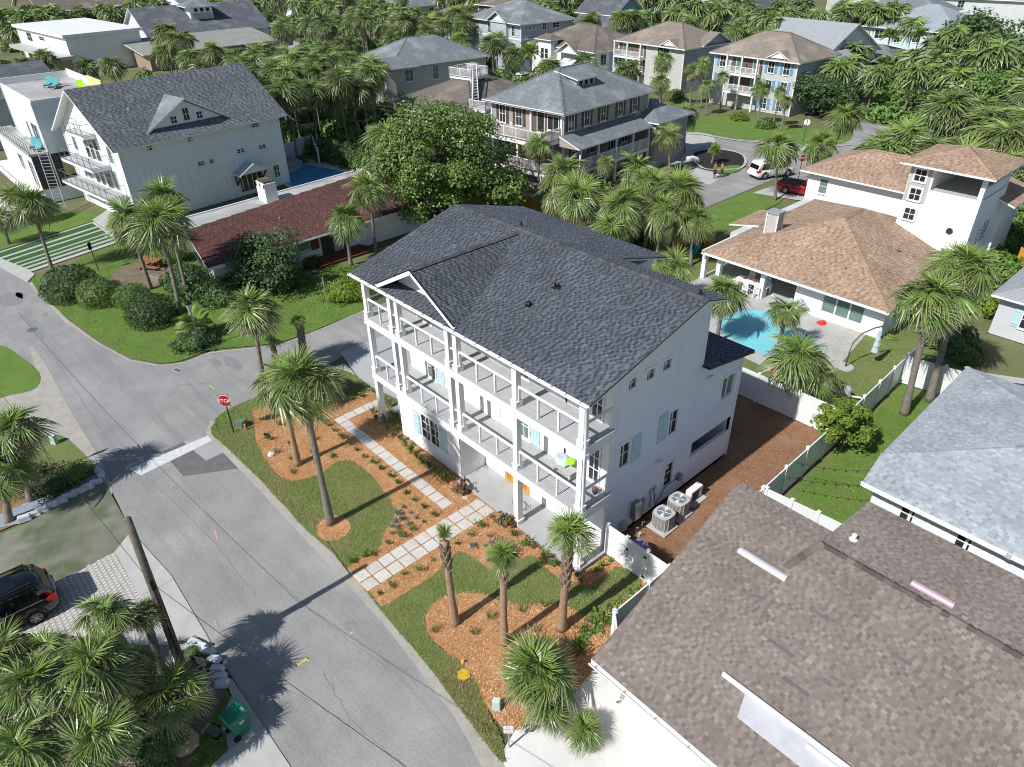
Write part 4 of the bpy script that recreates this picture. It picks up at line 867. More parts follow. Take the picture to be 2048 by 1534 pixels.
# ------------------------------------------------------------------ the white three-storey house
MH = empty('main_house', (0,0,0), 0, 'white three storey house with grey shingle roof and two tiers of front decks', 'house')
Z2, Z3, YW, XR = 3.3, 6.63, 1.7, 15.0
def zroof(y): return 9.0+(y+.35)*.267 if y <= 6.4 else 10.80-(y-6.4)*.27
fr = face_fn(XR, 0, 0, 1)           # side wall facing right, u = y
ff = face_fn(0, YW, 1, 0)           # upper front wall, u = x
g0 = face_fn(0, .06, 1, 0)          # projecting ground floor room
tb = face_fn(0, 1.62, 1, 0)         # terrace back wall
holes = [(2.55,3.0,7.98,8.42),(3.66,4.14,7.93,8.36),(4.72,5.24,7.92,8.36),(2.36,2.93,4.14,5.31),(5.68,6.24,4.13,5.36),(5.82,6.42,1.0,2.33),(7.8,11.05,1.72,2.58)]
lap_wall(MH, fr, [(YW,.0),(7.66,.0),(7.66,10.35),(6.4,10.64),(YW,9.45)], [h for h in holes if h[1] < 7.7], name='side_wall')
lap_wall(MH, fr, [(7.66,0),(11.2,0),(11.2,6.30),(7.66,6.92)], [(7.8,11.05,1.72,2.58),(9.72,10.78,4.08,5.32)], name='side_wall')
for a in holes[:3]: window(MH, fr, a[0], a[2], a[1]-a[0], a[3]-a[2], 2, 2, .05, o=-.10, deep=.05, glass='glass_green', sill=False)
window(MH, fr, 2.36, 4.14, .57, 1.17, 2, 2, .05, o=-.10, shut=None, sill=False); window(MH, fr, 5.68, 4.13, .56, 1.23, 2, 2, .05, o=-.10, sill=False)
window(MH, fr, 5.82, 1.0, .6, 1.33, 1, 2, .05, o=-.10, sill=False)
for k in range(2): window(MH, fr, 9.76+.53*k, 4.12, .45, 1.16, 1, 1, .05, o=-.10, glass='glass_green', sill=False)
for a in holes[:6]+[(9.72,10.78,4.08,5.32)]:      # flat casings round the openings
    m = MB()
    for b in ((a[0]-.13,a[0]-.005,a[2]-.13,a[3]+.16),(a[1]+.005,a[1]+.13,a[2]-.13,a[3]+.16),(a[0]-.005,a[1]+.005,a[2]-.13,a[2]-.005),(a[0]-.005,a[1]+.005,a[3]+.005,a[3]+.16)): fbox(m, fr, *b, .0, .034)
    m.build('window_casing', 'trim_white', MH)
def shutter(f, u, z, w, h, mat='aqua_paint', o=.02):
    q = MB(); n = max(4, int(w/.085))
    for k in range(n): fbox(q, f, u+w*k/n+.004, u+w*(k+1)/n-.004, z, z+h, o, o+.03)
    for zz in (.10, .50, .84): fbox(q, f, u+.01, u+w-.01, z+h*zz, z+h*zz+.09, o+.03, o+.052)
    q.build('shutter', mat, MH)
shutter(fr, 3.12, 4.02, .58, 1.36); shutter(fr, 4.88, 4.06, .62, 1.52)
# breezeway behind the long opening
box('inner_wall', 'white_wall', MH, 11.4, 7.75, 0, 14.8, 7.85, 3); box('inner_floor', 'concrete_grey', MH, 11.5, 7.9, .02, 14.85, 11.1, .06)
box('inner_ceiling', 'white_wall', MH, 11.5, 7.7, 3.0, 14.86, 11.15, 3.1)
# body of the house behind the walls
box('core', 'white_wall', MH, .95, YW+.02, Z2-.25, XR-.16, 7.6, 8.95); box('core', 'white_wall', MH, 7.2, 1.66, .0, XR-.16, 7.6, Z2-.26)
box('rear_wing', 'white_wall', MH, .0, 7.61, 3.05, 9.4, 11.0, 9.3); box('rear_low_wing', 'white_wall', MH, 9.41, 7.62, 3.12, XR-.16, 11.18, 6.25)
box('back_wall', 'white_wall', MH, 11.4, 11.05, 0, XR-.005, 11.19, 6.2)
m = MB(); m.hexa([(.96,YW+.1,8.9),(.96,6.4,8.9),(.96,7.5,8.9)], [(.96,YW+.1,9.3),(.96,6.4,10.5),(.96,7.5,10.3)]); m.build('gable_end', 'white_wall', MH)
m = MB()
for y0, z0, z1 in ((YW,.0,9.40),(7.66,6.95,10.30),(11.2,0,6.28)): fbox(m, fr, y0-.07, y0+.07, z0, z1, -.02, .04)
m.build('corner_boards', 'trim_white', MH)
fbox(MB(), fr, 0,1,0,1,0,1); m = MB(); fbox(m, fr, YW+.02, 11.1, -.02, .16, .0, .035); m.build('plinth', 'black_metal', MH)
# upper front walls
lap_wall(MH, ff, [(.95,Z2),(XR,Z2),(XR,Z3-.3),(.95,Z3-.3)], e=.6, name='front_wall', mat='white'); lap_wall(MH, ff, [(.95,Z3),(XR,Z3),(XR,9.1),(.95,9.1)], e=.6, name='front_wall', mat='white')
for zz in (Z2, Z3):
    for u, kind in ((2.62,'w'),(7.46,'d'),(9.66,'w'),(11.75,'D'),(14.0,'w1') ):
        if kind == 'w': window(MH, ff, u, zz+.12, .60, 1.95, 2, 3, .09, o=.02, glass='glass_green'); shutter(ff, u+.74, zz+.05, .58, 2.05)
        elif kind == 'w1': window(MH, ff, u, zz+.15, .5, 1.9, 2, 3, .08, o=.02)
        else:
            n = 1 if kind == 'd' else 2
            for k in range(n):
                q = MB(); uu = u+k*.86; fbox(q, ff, uu-.1, uu+.86, zz+.01, zz+2.2, .012, .05); d = q.build('door', 'trim_white', MH)
                q = MB(); fbox(q, ff, uu+.14, uu+.62, zz+.95, zz+2.0, .05, .062); q.build('door_glass', 'glass', d); q = MB(); fbox(q, ff, uu+.37, uu+.40, zz+.95, zz+2.0, .062, .075); fbox(q, ff, uu+.14, uu+.62, zz+1.46, zz+1.49, .062, .074); q.build('muntins', 'trim_white', d)
                q = MB(); fbox(q, ff, uu+.72, uu+.76, zz+1.0, zz+1.12, .05, .09); q.build('handle', 'black_metal', d)
# ground floor
lap_wall(MH, g0, [(1.95,.08),(7.05,.08),(7.05,2.98),(1.95,2.98)], [(3.92,4.56,.98,2.42),(4.68,5.32,.98,2.42)], e=.7, name='front_wall', mat='white')
for u in (3.92, 4.68): window(MH, g0, u, .98, .64, 1.44, 2, 3, .06, o=-.08, sill=False)
shutter(g0, 3.22, 1.0, .58, 1.42); shutter(g0, 5.46, 1.0, .6, 1.42)
f7 = face_fn(7.06, .06, 0, 1); lap_wall(MH, f7, [(0,.08),(1.6,.08),(1.6,2.98),(0,2.98)], e=.19, name='return_wall', mat='white')
q = MB(); fbox(q, f7, .75, 1.0, .45, .85, .02, .06); q.build('meter_box', 'trim_white', MH)
f2_ = face_fn(.7, .72, 1, 0); lap_wall(MH, f2_, [(0,.08),(1.28,.08),(1.28,2.98),(0,2.98)], e=.7, name='recess_wall', mat='white')
m = MB(); m.box(.72,.74,0,1.94,11,2.97); m.box(1.96,.2,0,7.0,11.0,2.97); m.build('ground_core', 'white_wall', MH)
lap_wall(MH, tb, [(7.1,.1),(XR,.1),(XR,2.98),(7.1,2.98)], e=.7, name='terrace_wall', mat='white')
for u in (8.62, 9.72):
    q = MB(); fbox(q, tb, u-.06, u+.72, .12, 2.25, .01, .035); d = q.build('door_frame', 'trim_white', MH); q = MB(); fbox(q, tb, u, u+.66, .14, 2.18, .035, .06); w_ = q.build('timber_door', 'wood_yellow', MH)
    q = MB()
    for k in range(2): fbox(q, tb, u+.2+.16*k, u+.26+.16*k, .35, 1.4, .06, .075)
    q.build('door_panel', 'wood_red', w_)
for k in range(2):
    q = MB(); fbox(q, tb, 12.5+.8*k, 13.2+.8*k, .12, 2.2, .01, .05); q.build('door', 'trim_white', MH)
t_ = box('terrace', 'terrace', MH, 7.08, -.22, -.05, 15.35, 1.62, .09); m = MB()
for k in range(13): m.box(7.1, -.21+.14*k, .09, 15.33, -.21+.14*k+.133, .10)
m.build('terrace_boards', 'terrace', t_)
# decks, posts, railings
for z, fh in ((Z2, .36), (Z3, .38)):
    deck(MH, -.12, 15.22, -.16, YW, z, fh=fh)
    m = MB(); m.box(-.15,-.19,z-fh-.06,15.25,-.12,z-fh+.02); m.box(15.18,-.12,z-fh-.059,15.252,YW,z-fh+.019); m.build('trim_band', 'trim_white', MH)
PX = [.12, 2.38, 2.96, 6.86, 7.44, 11.3, 15.02]
def zt(x): return zroof(0)-.14
for x in PX: column(MH, x, .0, Z2, Z3-.4, .27, plinth=.3); column(MH, x, .0, Z3, zt(x), .27, plinth=.3)
for x in (.12, 11.3, 15.02): column(MH, x, .0, -.02, Z2-.38, .3, plinth=.36)
box('post_footing', 'concrete_grey', MH, -.1, -.22, -.05, .34, .22, .16)
for z in (Z2, Z3):
    for a, b in zip(PX, PX[1:]):
        if b-a > 1: railing(MH, [(a+.14,0),(b-.14,0)], z, 1.0, 'cable', gap=(b-a)/ (2 if b-a < 3 else 3), post=.085)
        else: box('rail_link', 'trim_white', MH, a+.13, -.04, z+.93, b-.13, .04, z+.99)
    railing(MH, [(15.05,.16),(15.05,YW-.1)], z, 1.0, 'cable', gap=1.6, post=.1); railing(MH, [(.12,.16),(.12,YW)], z, 1.0, 'cable', gap=1.6, post=.1)
box('upper_beam', 'trim_white', MH, -.1, -.14, zroof(0)-.30, 15.2, .14, zroof(0)-.145)
# roof
PAL = [(.125,.140,.163),(.112,.126,.148),(.142,.158,.182),(.058,.066,.08),(.07,.079,.095),(.083,.093,.111)]; WT = [5,4,2.2,4,3,2]
XL, XE = -.5, 15.62; e0, rg, rr_ = (-.42, 9.0), (6.4, 10.80), (11.45, 9.44)
front = [(XL,-.42,8.98),(XE,-.42,8.98),(XE,6.4,10.80),(XL,6.4,10.80)]
back1 = [(9.9,11.45,9.44),(XL,11.45,9.44),(XL,6.4,10.80),(9.9,6.4,10.80)]; back2 = [(XE,7.75,10.43),(9.9,7.75,10.43),(9.9,6.4,10.80),(XE,6.4,10.80)]
cgx, cgz = 4.86, 10.76; cy1 = 6.3
cgL = [(1.9,cy1,9.13),(1.9,-.36,9.13),(cgx,-.36,cgz),(cgx,cy1,cgz)]; cgR = [(7.82,-.36,9.13),(7.82,cy1,9.13),(cgx,cy1,cgz),(cgx,-.36,cgz)]
def clipv(s):   # slope of the cross gable down to its valley on the main slope
    yv = lambda z: (z-9.0)/.267-.35
    x = 1.9 if s < 0 else 7.82; return [(x,-.36,9.13),(x,.02,9.13),(cgx,6.2,cgz),(cgx,-.36,cgz)]
low = [(15.4,11.45,6.36),(9.9,11.45,6.36),(9.9,7.68,7.02),(15.4,7.68,7.02)]
rf = roof_mesh(MH, [front, back1, back2], 'roof_dark', .16); cg = roof_mesh(MH, [clipv(-1), clipv(1)], 'roof_dark', .12, name='gable_roof'); lw = roof_mesh(MH, [low], 'roof_dark', .14, name='rear_roof', edge='black_metal')
m = MB()
for a, b in (((XE,-.42,8.93),(XE,6.4,10.75)),((XE,6.4,10.75),(XE,7.75,10.38)),((9.9,7.75,10.38),(9.9,11.45,9.39)),((XL,-.42,8.93),(XL,6.4,10.75)),((XL,6.4,10.75),(XL,11.45,9.39))): m.bar(a, b, .03, .05)
m.bar((1.86,-.385,9.12),(cgx,-.385,cgz+.02),.03,.05); m.bar((7.86,-.385,9.12),(cgx,-.385,cgz+.02),.03,.05)
m.build('drip_edge', 'black_metal', MH)
m = MB(); m.bar((1.86,-.37,9.0),(cgx,-.37,cgz-.12),.04,.2); m.bar((7.86,-.37,9.0),(cgx,-.37,cgz-.12),.04,.2); m.build('rake_board', 'trim_white', MH)
m = MB(); m.hexa([(2.4,.45,9.15),(7.3,.45,9.15),(cgx,.45,cgz-.12)], [(2.4,.55,9.15),(7.3,.55,9.15),(cgx,.55,cgz-.12)]); m.build('gable_face', 'white', MH)
m = MB(); m.lathe([(.20,0),(.20,.06),(.16,.08),(.01,.08)], 20, axis='y'); o = m.build('gable_light', 'trim_white', MH); o.location = (5.2,.36,9.85); o.scale = (1,1,1)
def above(y0): return [(XL,-.42,8.98),(XE,-.42,8.98),(XE,6.4,10.80),(XL,6.4,10.80)]
shingle_roof(rf, [front, back1, back2], PAL, WT, seed=4, e=.135, wlo=.11, whi=.2); shingle_roof(cg, [[(1.9,.02,9.13),(1.9,-.36,9.13),(cgx,-.36,cgz),(cgx,6.2,cgz)], [(7.82,-.36,9.13),(7.82,.02,9.13),(cgx,6.2,cgz),(cgx,-.36,cgz)]], PAL, WT, seed=5, e=.135, wlo=.11, whi=.2, singles=0)
shingle_roof(lw, [low], PAL, WT, seed=6, e=.135, wlo=.11, whi=.2, singles=0)
CP = [(.085,.092,.108),(.11,.118,.135)]
caps(rf, [((XL,6.4,10.8),(XE,6.4,10.8)), ((cgx,-.36,cgz),(cgx,6.2,cgz))], CP)
gutter(MH, (XL+.02,-.42,8.86), (1.85,-.42,8.86)); gutter(MH, (1.9,-.42,8.86), (XE-.02,-.42,8.86))
m = MB()
for k in range(22): x = XL+.4+k*.73; m.box(x-.012, -.54, 8.955, x+.012, -.42, 8.975)
m.build('gutter_clips', 'brown_paint', MH)
m = MB(); m.box(XL,-.415,8.84,XE,-.385,8.965); m.build('fascia', 'trim_white', MH)
def downpipe(root, pts, r=.05): return MB().tube(pts, r, 8).build('downpipe', 'trim_white', root, smooth=True)
downpipe(MH, [(15.25,-.45,8.85),(15.28,-.2,8.6),(15.28,-.16,Z3+.1),(15.33,-.22,Z3-.2),(15.33,-.22,Z3-.5),(15.28,-.16,Z3-.7),(15.28,-.16,Z2+.1),(15.33,-.22,Z2-.1),(15.33,-.22,.35),(15.36,-.36,.1)])
box('pipe_shoe', 'plastic_black', MH, 15.30, -.42, -.02, 15.42, -.3, .22)
def vent(root, x, y, z, h=.32, r=.05, mat='black_metal'):
    m = MB(); m.lathe([(.16,0),(.07,.05),(r,.06),(r,h)], 10, cap=True); o = m.build('roof_vent', mat, root); o.location = (x,y,z); return o
vent(MH, *(4.20,6.94,10.60), .3); vent(MH, 9.6, 3.9, zroof(3.9), .22)
m = MB(); m.box(-.14,-.1,0,.14,.14,.05); m.lathe([(.13,.05),(.14,.13),(.09,.2),(.01,.22)], 10); o = m.build('roof_vent', 'black_metal', MH); o.location = (9.5,2.4,zroof(2.4))
vent(MH, 15.0, 6.75, zroof(6.75), .2); vent(MH, 9.75, 3.95, zroof(3.95), .2)
# things on the side wall
def wallbox(name, mat, u, z, w, h, d, bevel=.015): m = MB(); fbox(m, fr, u, u+w, z, z+h, .03, .03+d); return m.build(name, mat, MH, bevel=bevel)
wallbox('electric_panel', 'grey_metal', 3.45, .62, .42, .95, .30); wallbox('meter_box', 'ac_paint', 2.75, .35, .3, .5, .2)
for u, z in ((4.25,1.05),(4.75,1.2),(4.98,1.28)): wallbox('disconnect_box', 'ac_paint', u, z, .16, .3, .12)
wallbox('dryer_vent', 'grey_metal', 6.78, .95, .28, .3, .22); 
for u, z in ((5.05,2.95),(8.3,6.0),): 
    m = MB(); fbox(m, fr, u, u+.12, z, z+.12, .02, .06); fbox(m, fr, u-.1, u-.0, z+.02, z+.14, .06, .2); fbox(m, fr, u+.12, u+.22, z+.02, z+.14, .06, .2); m.build('flood_light', 'trim_white', MH)
m = MB()
for pts in ([(15.1,4.3,1.0),(15.12,4.2,.5),(15.2,4.4,.1),(15.7,4.5,.25)], [(15.1,4.8,1.15),(15.12,4.75,.6),(15.15,5.0,.3),(15.12,5.9,1.15),(15.12,6.9,1.05),(15.25,7.2,.6),(15.6,7.6,.35)], [(15.1,5.05,1.25),(15.14,5.1,.7),(15.3,5.3,.2),(15.8,5.4,.3)], [(15.1,3.6,.62),(15.12,3.55,.0)], [(15.1,3.75,.62),(15.3,3.75,.1),(15.6,3.9,.2)]): m.tube(pts, .018, 6)
m.build('cables', 'black_metal', MH)
m = MB()
for x, y in ((15.4,3.5),(15.7,3.35),(15.35,4.0)): m.tube([(x,y,-.02),(x,y,.28),(x+.1,y,.33)], .025, 6)
m.build('pipe_stubs', 'trim_white', MH)
m = MB(); m.tube([(10.6+.28*math.cos(t*.35)*(1+.02*t), .75+.28*math.sin(t*.35), .115+.004*t) for t in range(40)], .014, 5); o = m.build('cable_coil', 'grey_metal'); tag(o, 'loose loop of grey cable lying on the terrace floor', 'cable')
# bench with a blanket on the lower deck
B_ = empty('deck_bench', (13.0,1.15,Z2), 0, 'grey wooden bench heaped with bedding on the lower deck', 'bench'); m = MB()
m.box(-.62,-.28,.42,.62,.26,.47); m.build('seat', 'ac_paint', B_)
for s in (-1,1): 
    m = MB(); m.bar((s*.5,-.22,0),(s*.42,-.1,.42),.08,.06); m.bar((s*.5,.22,0),(s*.42,.1,.42),.08,.06); m.box(s*.5-.04,-.2,.16,s*.5+.04,.2,.22); m.build('leg', 'ac_paint', B_)
rock('bedding', 'cushion_pale', 12.75, 1.3, .34, 'pale pink and white bedding heaped on the deck bench', 'bedding', z=Z2+.5, sx=1.2); rock('plush_toy', 'toy_lime', 13.25, 1.3, .22, 'lime green plush piled on the deck bench bedding', 'toy', seed=4, z=Z2+.72)
pt = empty('flower_pot', (14.75,1.2,Z2), 0, 'black pot of pink flowers at the lower deck corner', 'flower pot'); MB().lathe([(.08,0),(.12,.2),(.10,.2),(.01,.17)],10).build('pot','plastic_black',pt)
o = bpy.data.objects.new('flowers', shrub_mesh(60,.3,3,'leaf_flower')); link(o, pt); o.location = (0,0,.2); o.scale = (.18,.18,.22)
# equipment in the side yard
def ac_unit(x, y, label):
    r = empty('air_conditioner', (x, y, 0), 0, label, 'air conditioner', 'condensers beside the house'); s = .42
    MB().box(-.52,-.52,0,.52,.52,.10).build('base', 'concrete', r, bevel=.02)
    c = []
    for k in range(16):
        t = 2*pi*k/16; q = (abs(math.cos(t))**4+abs(math.sin(t))**4)**-.25; c.append((s*q*math.cos(t), s*q*math.sin(t)))
    MB().prism(c, .12, .86).build('coil_cabinet', 'grey_metal', r); m = MB()
    for k in range(16):
        p = c[k]; m.box(p[0]-.015, p[1]-.015, .11, p[0]+.015, p[1]+.015, .88)
    for k in range(9): m.prism([(a*1.012, b*1.012) for a, b in c], .15+k*.078, .165+k*.078)
    m.build('grille', 'ac_paint', r); m = MB(); top = [(a*1.04,b*1.04) for a, b in c]; m.prism(top, .10, .15)
    n = 16; rin = .33
    for k in range(n):
        j = (k+1) % n; i0 = (rin*math.cos(2*pi*k/n), rin*math.sin(2*pi*k/n)); i1 = (rin*math.cos(2*pi*j/n), rin*math.sin(2*pi*j/n))
        m.hexa([(*i0,.86),(*top[k],.86),(*top[j],.86),(*i1,.86)], [(*i0,.94),(*top[k],.93),(*top[j],.93),(*i1,.94)])
    m.build('top_cover', 'ac_paint', r); m = MB()
    MB().lathe([(.01,.87),(.31,.87),(.33,.9)],20).build('fan_well', 'plastic_black', r)
    for k in range(5):
        t = 2*pi*k/5; m.hexa([(.05*math.cos(t),.05*math.sin(t),.875),(.3*math.cos(t-.25),.3*math.sin(t-.25),.875),(.3*math.cos(t+.3),.3*math.sin(t+.3),.885)], [(.05*math.cos(t),.05*math.sin(t),.885),(.3*math.cos(t-.25),.3*math.sin(t-.25),.885),(.3*math.cos(t+.3),.3*math.sin(t+.3),.90)])
    m.build('fan_blades', 'grey_metal', r); m = MB(); m.lathe([(.01,.965),(.08,.96),(.085,.93)],12)
    for rr in (.13,.18,.23,.28,.32): m.tube([(rr*math.cos(2*pi*k/20), rr*math.sin(2*pi*k/20), .945) for k in range(21)], .006, 4, False)
    for k in range(8): t = pi*k/8; m.tube([(-.33*math.cos(t),-.33*math.sin(t),.94),(.33*math.cos(t),.33*math.sin(t),.94)], .007, 4, False)
    m.build('fan_guard', 'light_metal', r); return r
ac_unit(16.03, 4.62, 'nearer grey air conditioning condenser in the side yard'); ac_unit(15.95, 5.85, 'farther grey air conditioning condenser beside the small heat pump')
mp = empty('heat_pump', (15.85,7.2,0), 0, 'cream box shaped heat pump nearest the breezeway opening', 'heat pump'); MB().box(-.35,-.55,0,.45,.55,.08).build('base','concrete',mp); MB().box(-.16,-.45,.1,.18,.45,.75).build('cabinet','trim_white',mp,bevel=.02); m = MB(); fm = face_fn(.18,-.38,0,1)
for k in range(7): fbox(m, fm, .02, .55, .16+k*.075, .19+k*.075, 0, .02)
m.build('grille','plastic_black',mp)
tk = empty('storage_tub', (16.45,2.35,0), .15, 'pale tub covered with purple plastic behind the gate', 'tub'); MB().box(-.42,-.36,0,.42,.36,.62).build('body','ac_paint',tk,bevel=.04); rr2 = rock('cover','purple_bag',0,0,.45,None,None,seed=9,z=.55,parent=tk); 
# ------------------------------------------------------------------ neighbouring houses
def loc(root, p): return root.matrix_basis.inverted() @ Vector(p)
# --- brown roofed bungalow in the right foreground
BH = empty('bungalow', (20.4,-3.3,0), 0, 'low white bungalow under a broad brown shingle roof in the right foreground', 'house'); ox, oy = 20.4, -3.3
def W2(*p): return [(a-ox, b-oy, c) for a, b, c in p]
BF = W2((19.72,-4.4,2.6),(42,-4.4,2.6),(42,4.2,4.4),(19.15,4.2,4.4)); BB = W2((42,8.4,3.75),(22.9,8.4,3.75),(22.9,4.2,4.4),(42,4.2,4.4)); BT = W2((22.9,5.2,4.245),(19.05,5.2,4.245),(19.15,4.2,4.4),(22.9,4.2,4.4))
r = roof_mesh(BH, [BF, BB, BT], 'roof_brown', .14)
PB = [(.295,.247,.215),(.315,.266,.232),(.35,.302,.265),(.235,.19,.164),(.25,.205,.178),(.268,.222,.192)]; WB = [5,4,1.0,3,4,4]
shingle_roof(r, [BF, BB, BT], PB, WB, e=.125, wlo=.11, whi=.22, seed=11, cp=CAMP-Vector((ox,oy,0)))
caps(r, [tuple(W2((22.9,4.2,4.4),(42,4.2,4.4))), tuple(W2((22.95,4.2,4.43),(22.55,2.6,4.09)))], [(.17,.135,.12),(.21,.17,.15),(.13,.105,.095)], w=.17, L=.26)
MB().box(0,.0,0,22,8.0,2.55).build('wall', 'white', BH); MB().box(3.0,8.0,0,22,11.4,3.4).build('rear_wall', 'white', BH); MB().hexa([(-.7,.2,0),(0,.2,0),(0,8.2,0),(-.7,8.2,0)],[(-.7,.2,2.65),(0,.2,2.65),(0,8.2,3.9),(-.7,8.2,3.9)]).build('side_wall', 'white', BH)
gutter(BH, W2((19.72,-4.4,2.42))[0], W2((42,-4.4,2.42))[0], w=.15); m = MB(); m.box(-.7,-1.09,2.4,21.6,-1.05,2.58); m.build('fascia', 'trim_white', BH)
for k in range(12): MB().box(-.45+k*1.25,-1.26,2.5,-.41+k*1.25,-1.1,2.53).build('gutter_strap', 'ac_paint', BH)
downpipe(BH, [(.0,-1.15,2.42),(.02,-.3,2.2),(.02,-.12,2.0),(.02,-.12,.25),(.0,-.35,.1)], .055)
def onplane(P, x, y): 
    a, b, c = [Vector(q) for q in P[:3]]; n = (b-a).cross(c-a); return a.z-(n.x*(x-a.x)+n.y*(y-a.y))/n.z
for (x, y, P, mt, lab, L, w_) in ((21.9,2.15,BF,'skylight','skylight',1.9,.3),(26.6,4.75,BB,'skylight_pink','skylight',1.35,.26)):
    x -= ox; y -= oy; m = MB(); z = onplane(P, x, y); zz = [z+.03, z+.03]
    s = []; 
    for k in range(7): t = pi*k/6; s.append((-math.cos(t)*w_*.55, math.sin(t)*.14))
    m.loft([[(x-L/2, y+a, z+h+.02) for a, h in s], [(x+L/2, y+a, z+h+.02) for a, h in s]]); m.build('roof_skylight', mt, BH)
o = vent(BH, 23.6-ox, 5.4-oy, 4.25, .22, .09, 'trim_white')
for x, y in ((22.4,.9),(22.9,.5),(24.0,1.6),(25.5,-.3),(24.6,-1.0),(23.6,-.2),(26.6,1.8),(21.0,1.3)):
    x -= ox; y -= oy; z = onplane(BF, x, y); m = MB(); sl = (4.4-2.6)/8.6; Lx = rnd.choice((.3,.6,.9)); m.face([(x,y,z+.032),(x+Lx,y,z+.032),(x+Lx,y+.15,z+.02+.15*sl),(x,y+.15,z+.02+.15*sl)]); m.build('dark_shingle', 'asphalt_dark', BH)
# translucent roof panel with raised white kerb
p = [(23.2,-2.1),(24.05,-2.1),(24.3,-2.9),(40,-2.9),(40,-2.1)]; m = MB(); pts = [(x-ox, y-oy, onplane(BF, x-ox, y-oy)+.05) for x, y in p[1:]]; m.hexa(pts, [(a,b,c+.03) for a, b, c in pts]); m.build('roof_panel', 'skylight', BH)
m = MB(); m.bar((23.2-ox,-2.08-oy,onplane(BF,0,-2.08-oy)+.09),(40-ox,-2.08-oy,onplane(BF,0,-2.08-oy)+.09),.08,.16); m.build('panel_kerb', 'trim_white', BH)
m = MB(); z_ = onplane(BF,0,-2.3-oy)+.1; m.bar((26.2-ox,-2.3-oy,z_),(29-ox,-2.3-oy,z_),.1,.1); m.build('panel_rail', 'trim_white', BH)
# --- pale blue roof house on the right edge
ox, oy = 22.2, 11.3; LB = empty('bungalow', (ox,oy,0), 0, 'white bungalow with pale blue grey shingle roof at the right edge', 'house')
LF = W2((21.85,10.6,2.85),(36,10.6,2.85),(36,17,4.9),(28,17,4.9),(21.75,12.3,3.3)); LL = W2((21.5,23.2,3.15),(21.75,12.3,3.3),(28,17,4.9)); LK = W2((36,23.3,3.0),(21.5,23.2,3.15),(28,17,4.9),(36,17,4.9))
r = roof_mesh(LB, [LF, LL, LK], 'roof_pale', .14); PL_ = [(.41,.45,.485),(.435,.475,.508),(.365,.402,.437),(.39,.43,.465)]
shingle_roof(r, [LF, LL, LK], PL_, [5,3,1,4], e=.14, wlo=.14, whi=.28, seed=12, cp=CAMP-Vector((ox,oy,0)))
caps(r, [tuple(W2((21.75,12.3,3.3),(28,17,4.9))), tuple(W2((21.5,23.2,3.15),(28,17,4.9)))], [(.42,.455,.485),(.37,.40,.43)], w=.18, L=.27)
MB().box(0,0,0,14,11.5,2.8).build('wall', 'white_wall', LB); MB().box(.0,-.05,0,14,-.001,.15).build('plinth', 'concrete_grey', LB); m = MB()
for k in range(9): MB().box(.1+k*.75,-.04,.1,.22+k*.75,0,2.7).build('batten', 'white', LB)
for k in (1,4): window(LB, face_fn(0,0,1,0), .55+k*.75, 1.2, .5, 1.2, 1, 2)
gutter(LB, W2((21.85,10.6,2.68))[0], W2((29,10.6,2.68))[0], w=.14); m = MB(); m.box(-.4,-.72,2.66,13,-.68,2.84); m.build('fascia', 'trim_white', LB)
m = MB(); m.box(5.3,-.9,2.7,5.5,1.6,2.82); m.build('side_gutter', 'ac_paint', LB)
# --- tan roofed house with lookout tower
ox, oy = 15.0, 28.9; TH = empty('tan_roof_house', (ox,oy,0), 0, 'white house with broad tan shingle roof and lookout tower behind the pool', 'house')
(T1, T2, T4, T3), _ = hip_planes(1.4-ox,15.45-ox,28.05-oy,45-oy,2.4,2.6)
r = roof_mesh(TH, [T1, T2, T3, T4], 'roof_taupe', .14); PT = [(.48,.34,.245),(.445,.31,.22),(.51,.37,.27),(.34,.225,.155),(.375,.255,.18),(.41,.28,.2)]; WT2 = [5,4,2,3,3,3]
shingle_roof(r, [T1, T2, T3, T4], PT, WT2, e=.16, wlo=.16, whi=.34, seed=13, singles=0); caps(r, _, [(.46,.32,.22),(.41,.28,.19)], w=.18)
lap_wall(TH, face_fn(-6.2,0,1,0), [(0,0),(6.2,0),(6.2,2.35),(0,2.35)], [(2.0,4.9,.55,2.0)], e=.2, name='front_wall', mat='white')
for k in range(3): window(TH, face_fn(-6.2,0,1,0), 2.06+k*.96, .6, .86, 1.35, 1, 2, .05, o=-.06, glass='glass_green', sill=False)
MB().box(-6.18,.12,0,-.02,14,2.34).build('wall', 'white_wall', TH); lap_wall(TH, face_fn(0,0,0,1), [(0,0),(14,0),(14,2.35),(0,2.35)], e=.2, name='side_wall', mat='white_wall')
MB().box(-14.4,4.2,0,-6.2,16,2.34).build('porch_wall', 'wall_pale', TH); MB().box(-13.9,-.4,0,-6.2,4.2,.06).build('porch_floor', 'concrete', TH)
for x in (-13.6,-12.3,-8.6): column(TH, x, -.25, 0.06, 2.36, .34, plinth=0)
box('porch_ceiling', 'white', TH, -13.9,-.4,2.2,-6.22,4.2,2.3)
for k in range(3):
    q = MB(); f = face_fn(-12.5+2.1*k,4.2,1,0); fbox(q, f, 0, 1.6, .06, 2.1, 0, .05); d = q.build('french_door', 'trim_white', TH); q = MB(); fbox(q, f, .15,.7,.5,1.9,.05,.07); fbox(q, f, .9,1.45,.5,1.9,.05,.07); q.build('door_glass', 'glass', d)
gutter(TH, T1[0][:2]+(2.24,), T1[1][:2]+(2.24,), w=.13); downpipe(TH, [(.3,-.75,2.3),(.08,-.1,2.1),(.08,-.08,.1)])
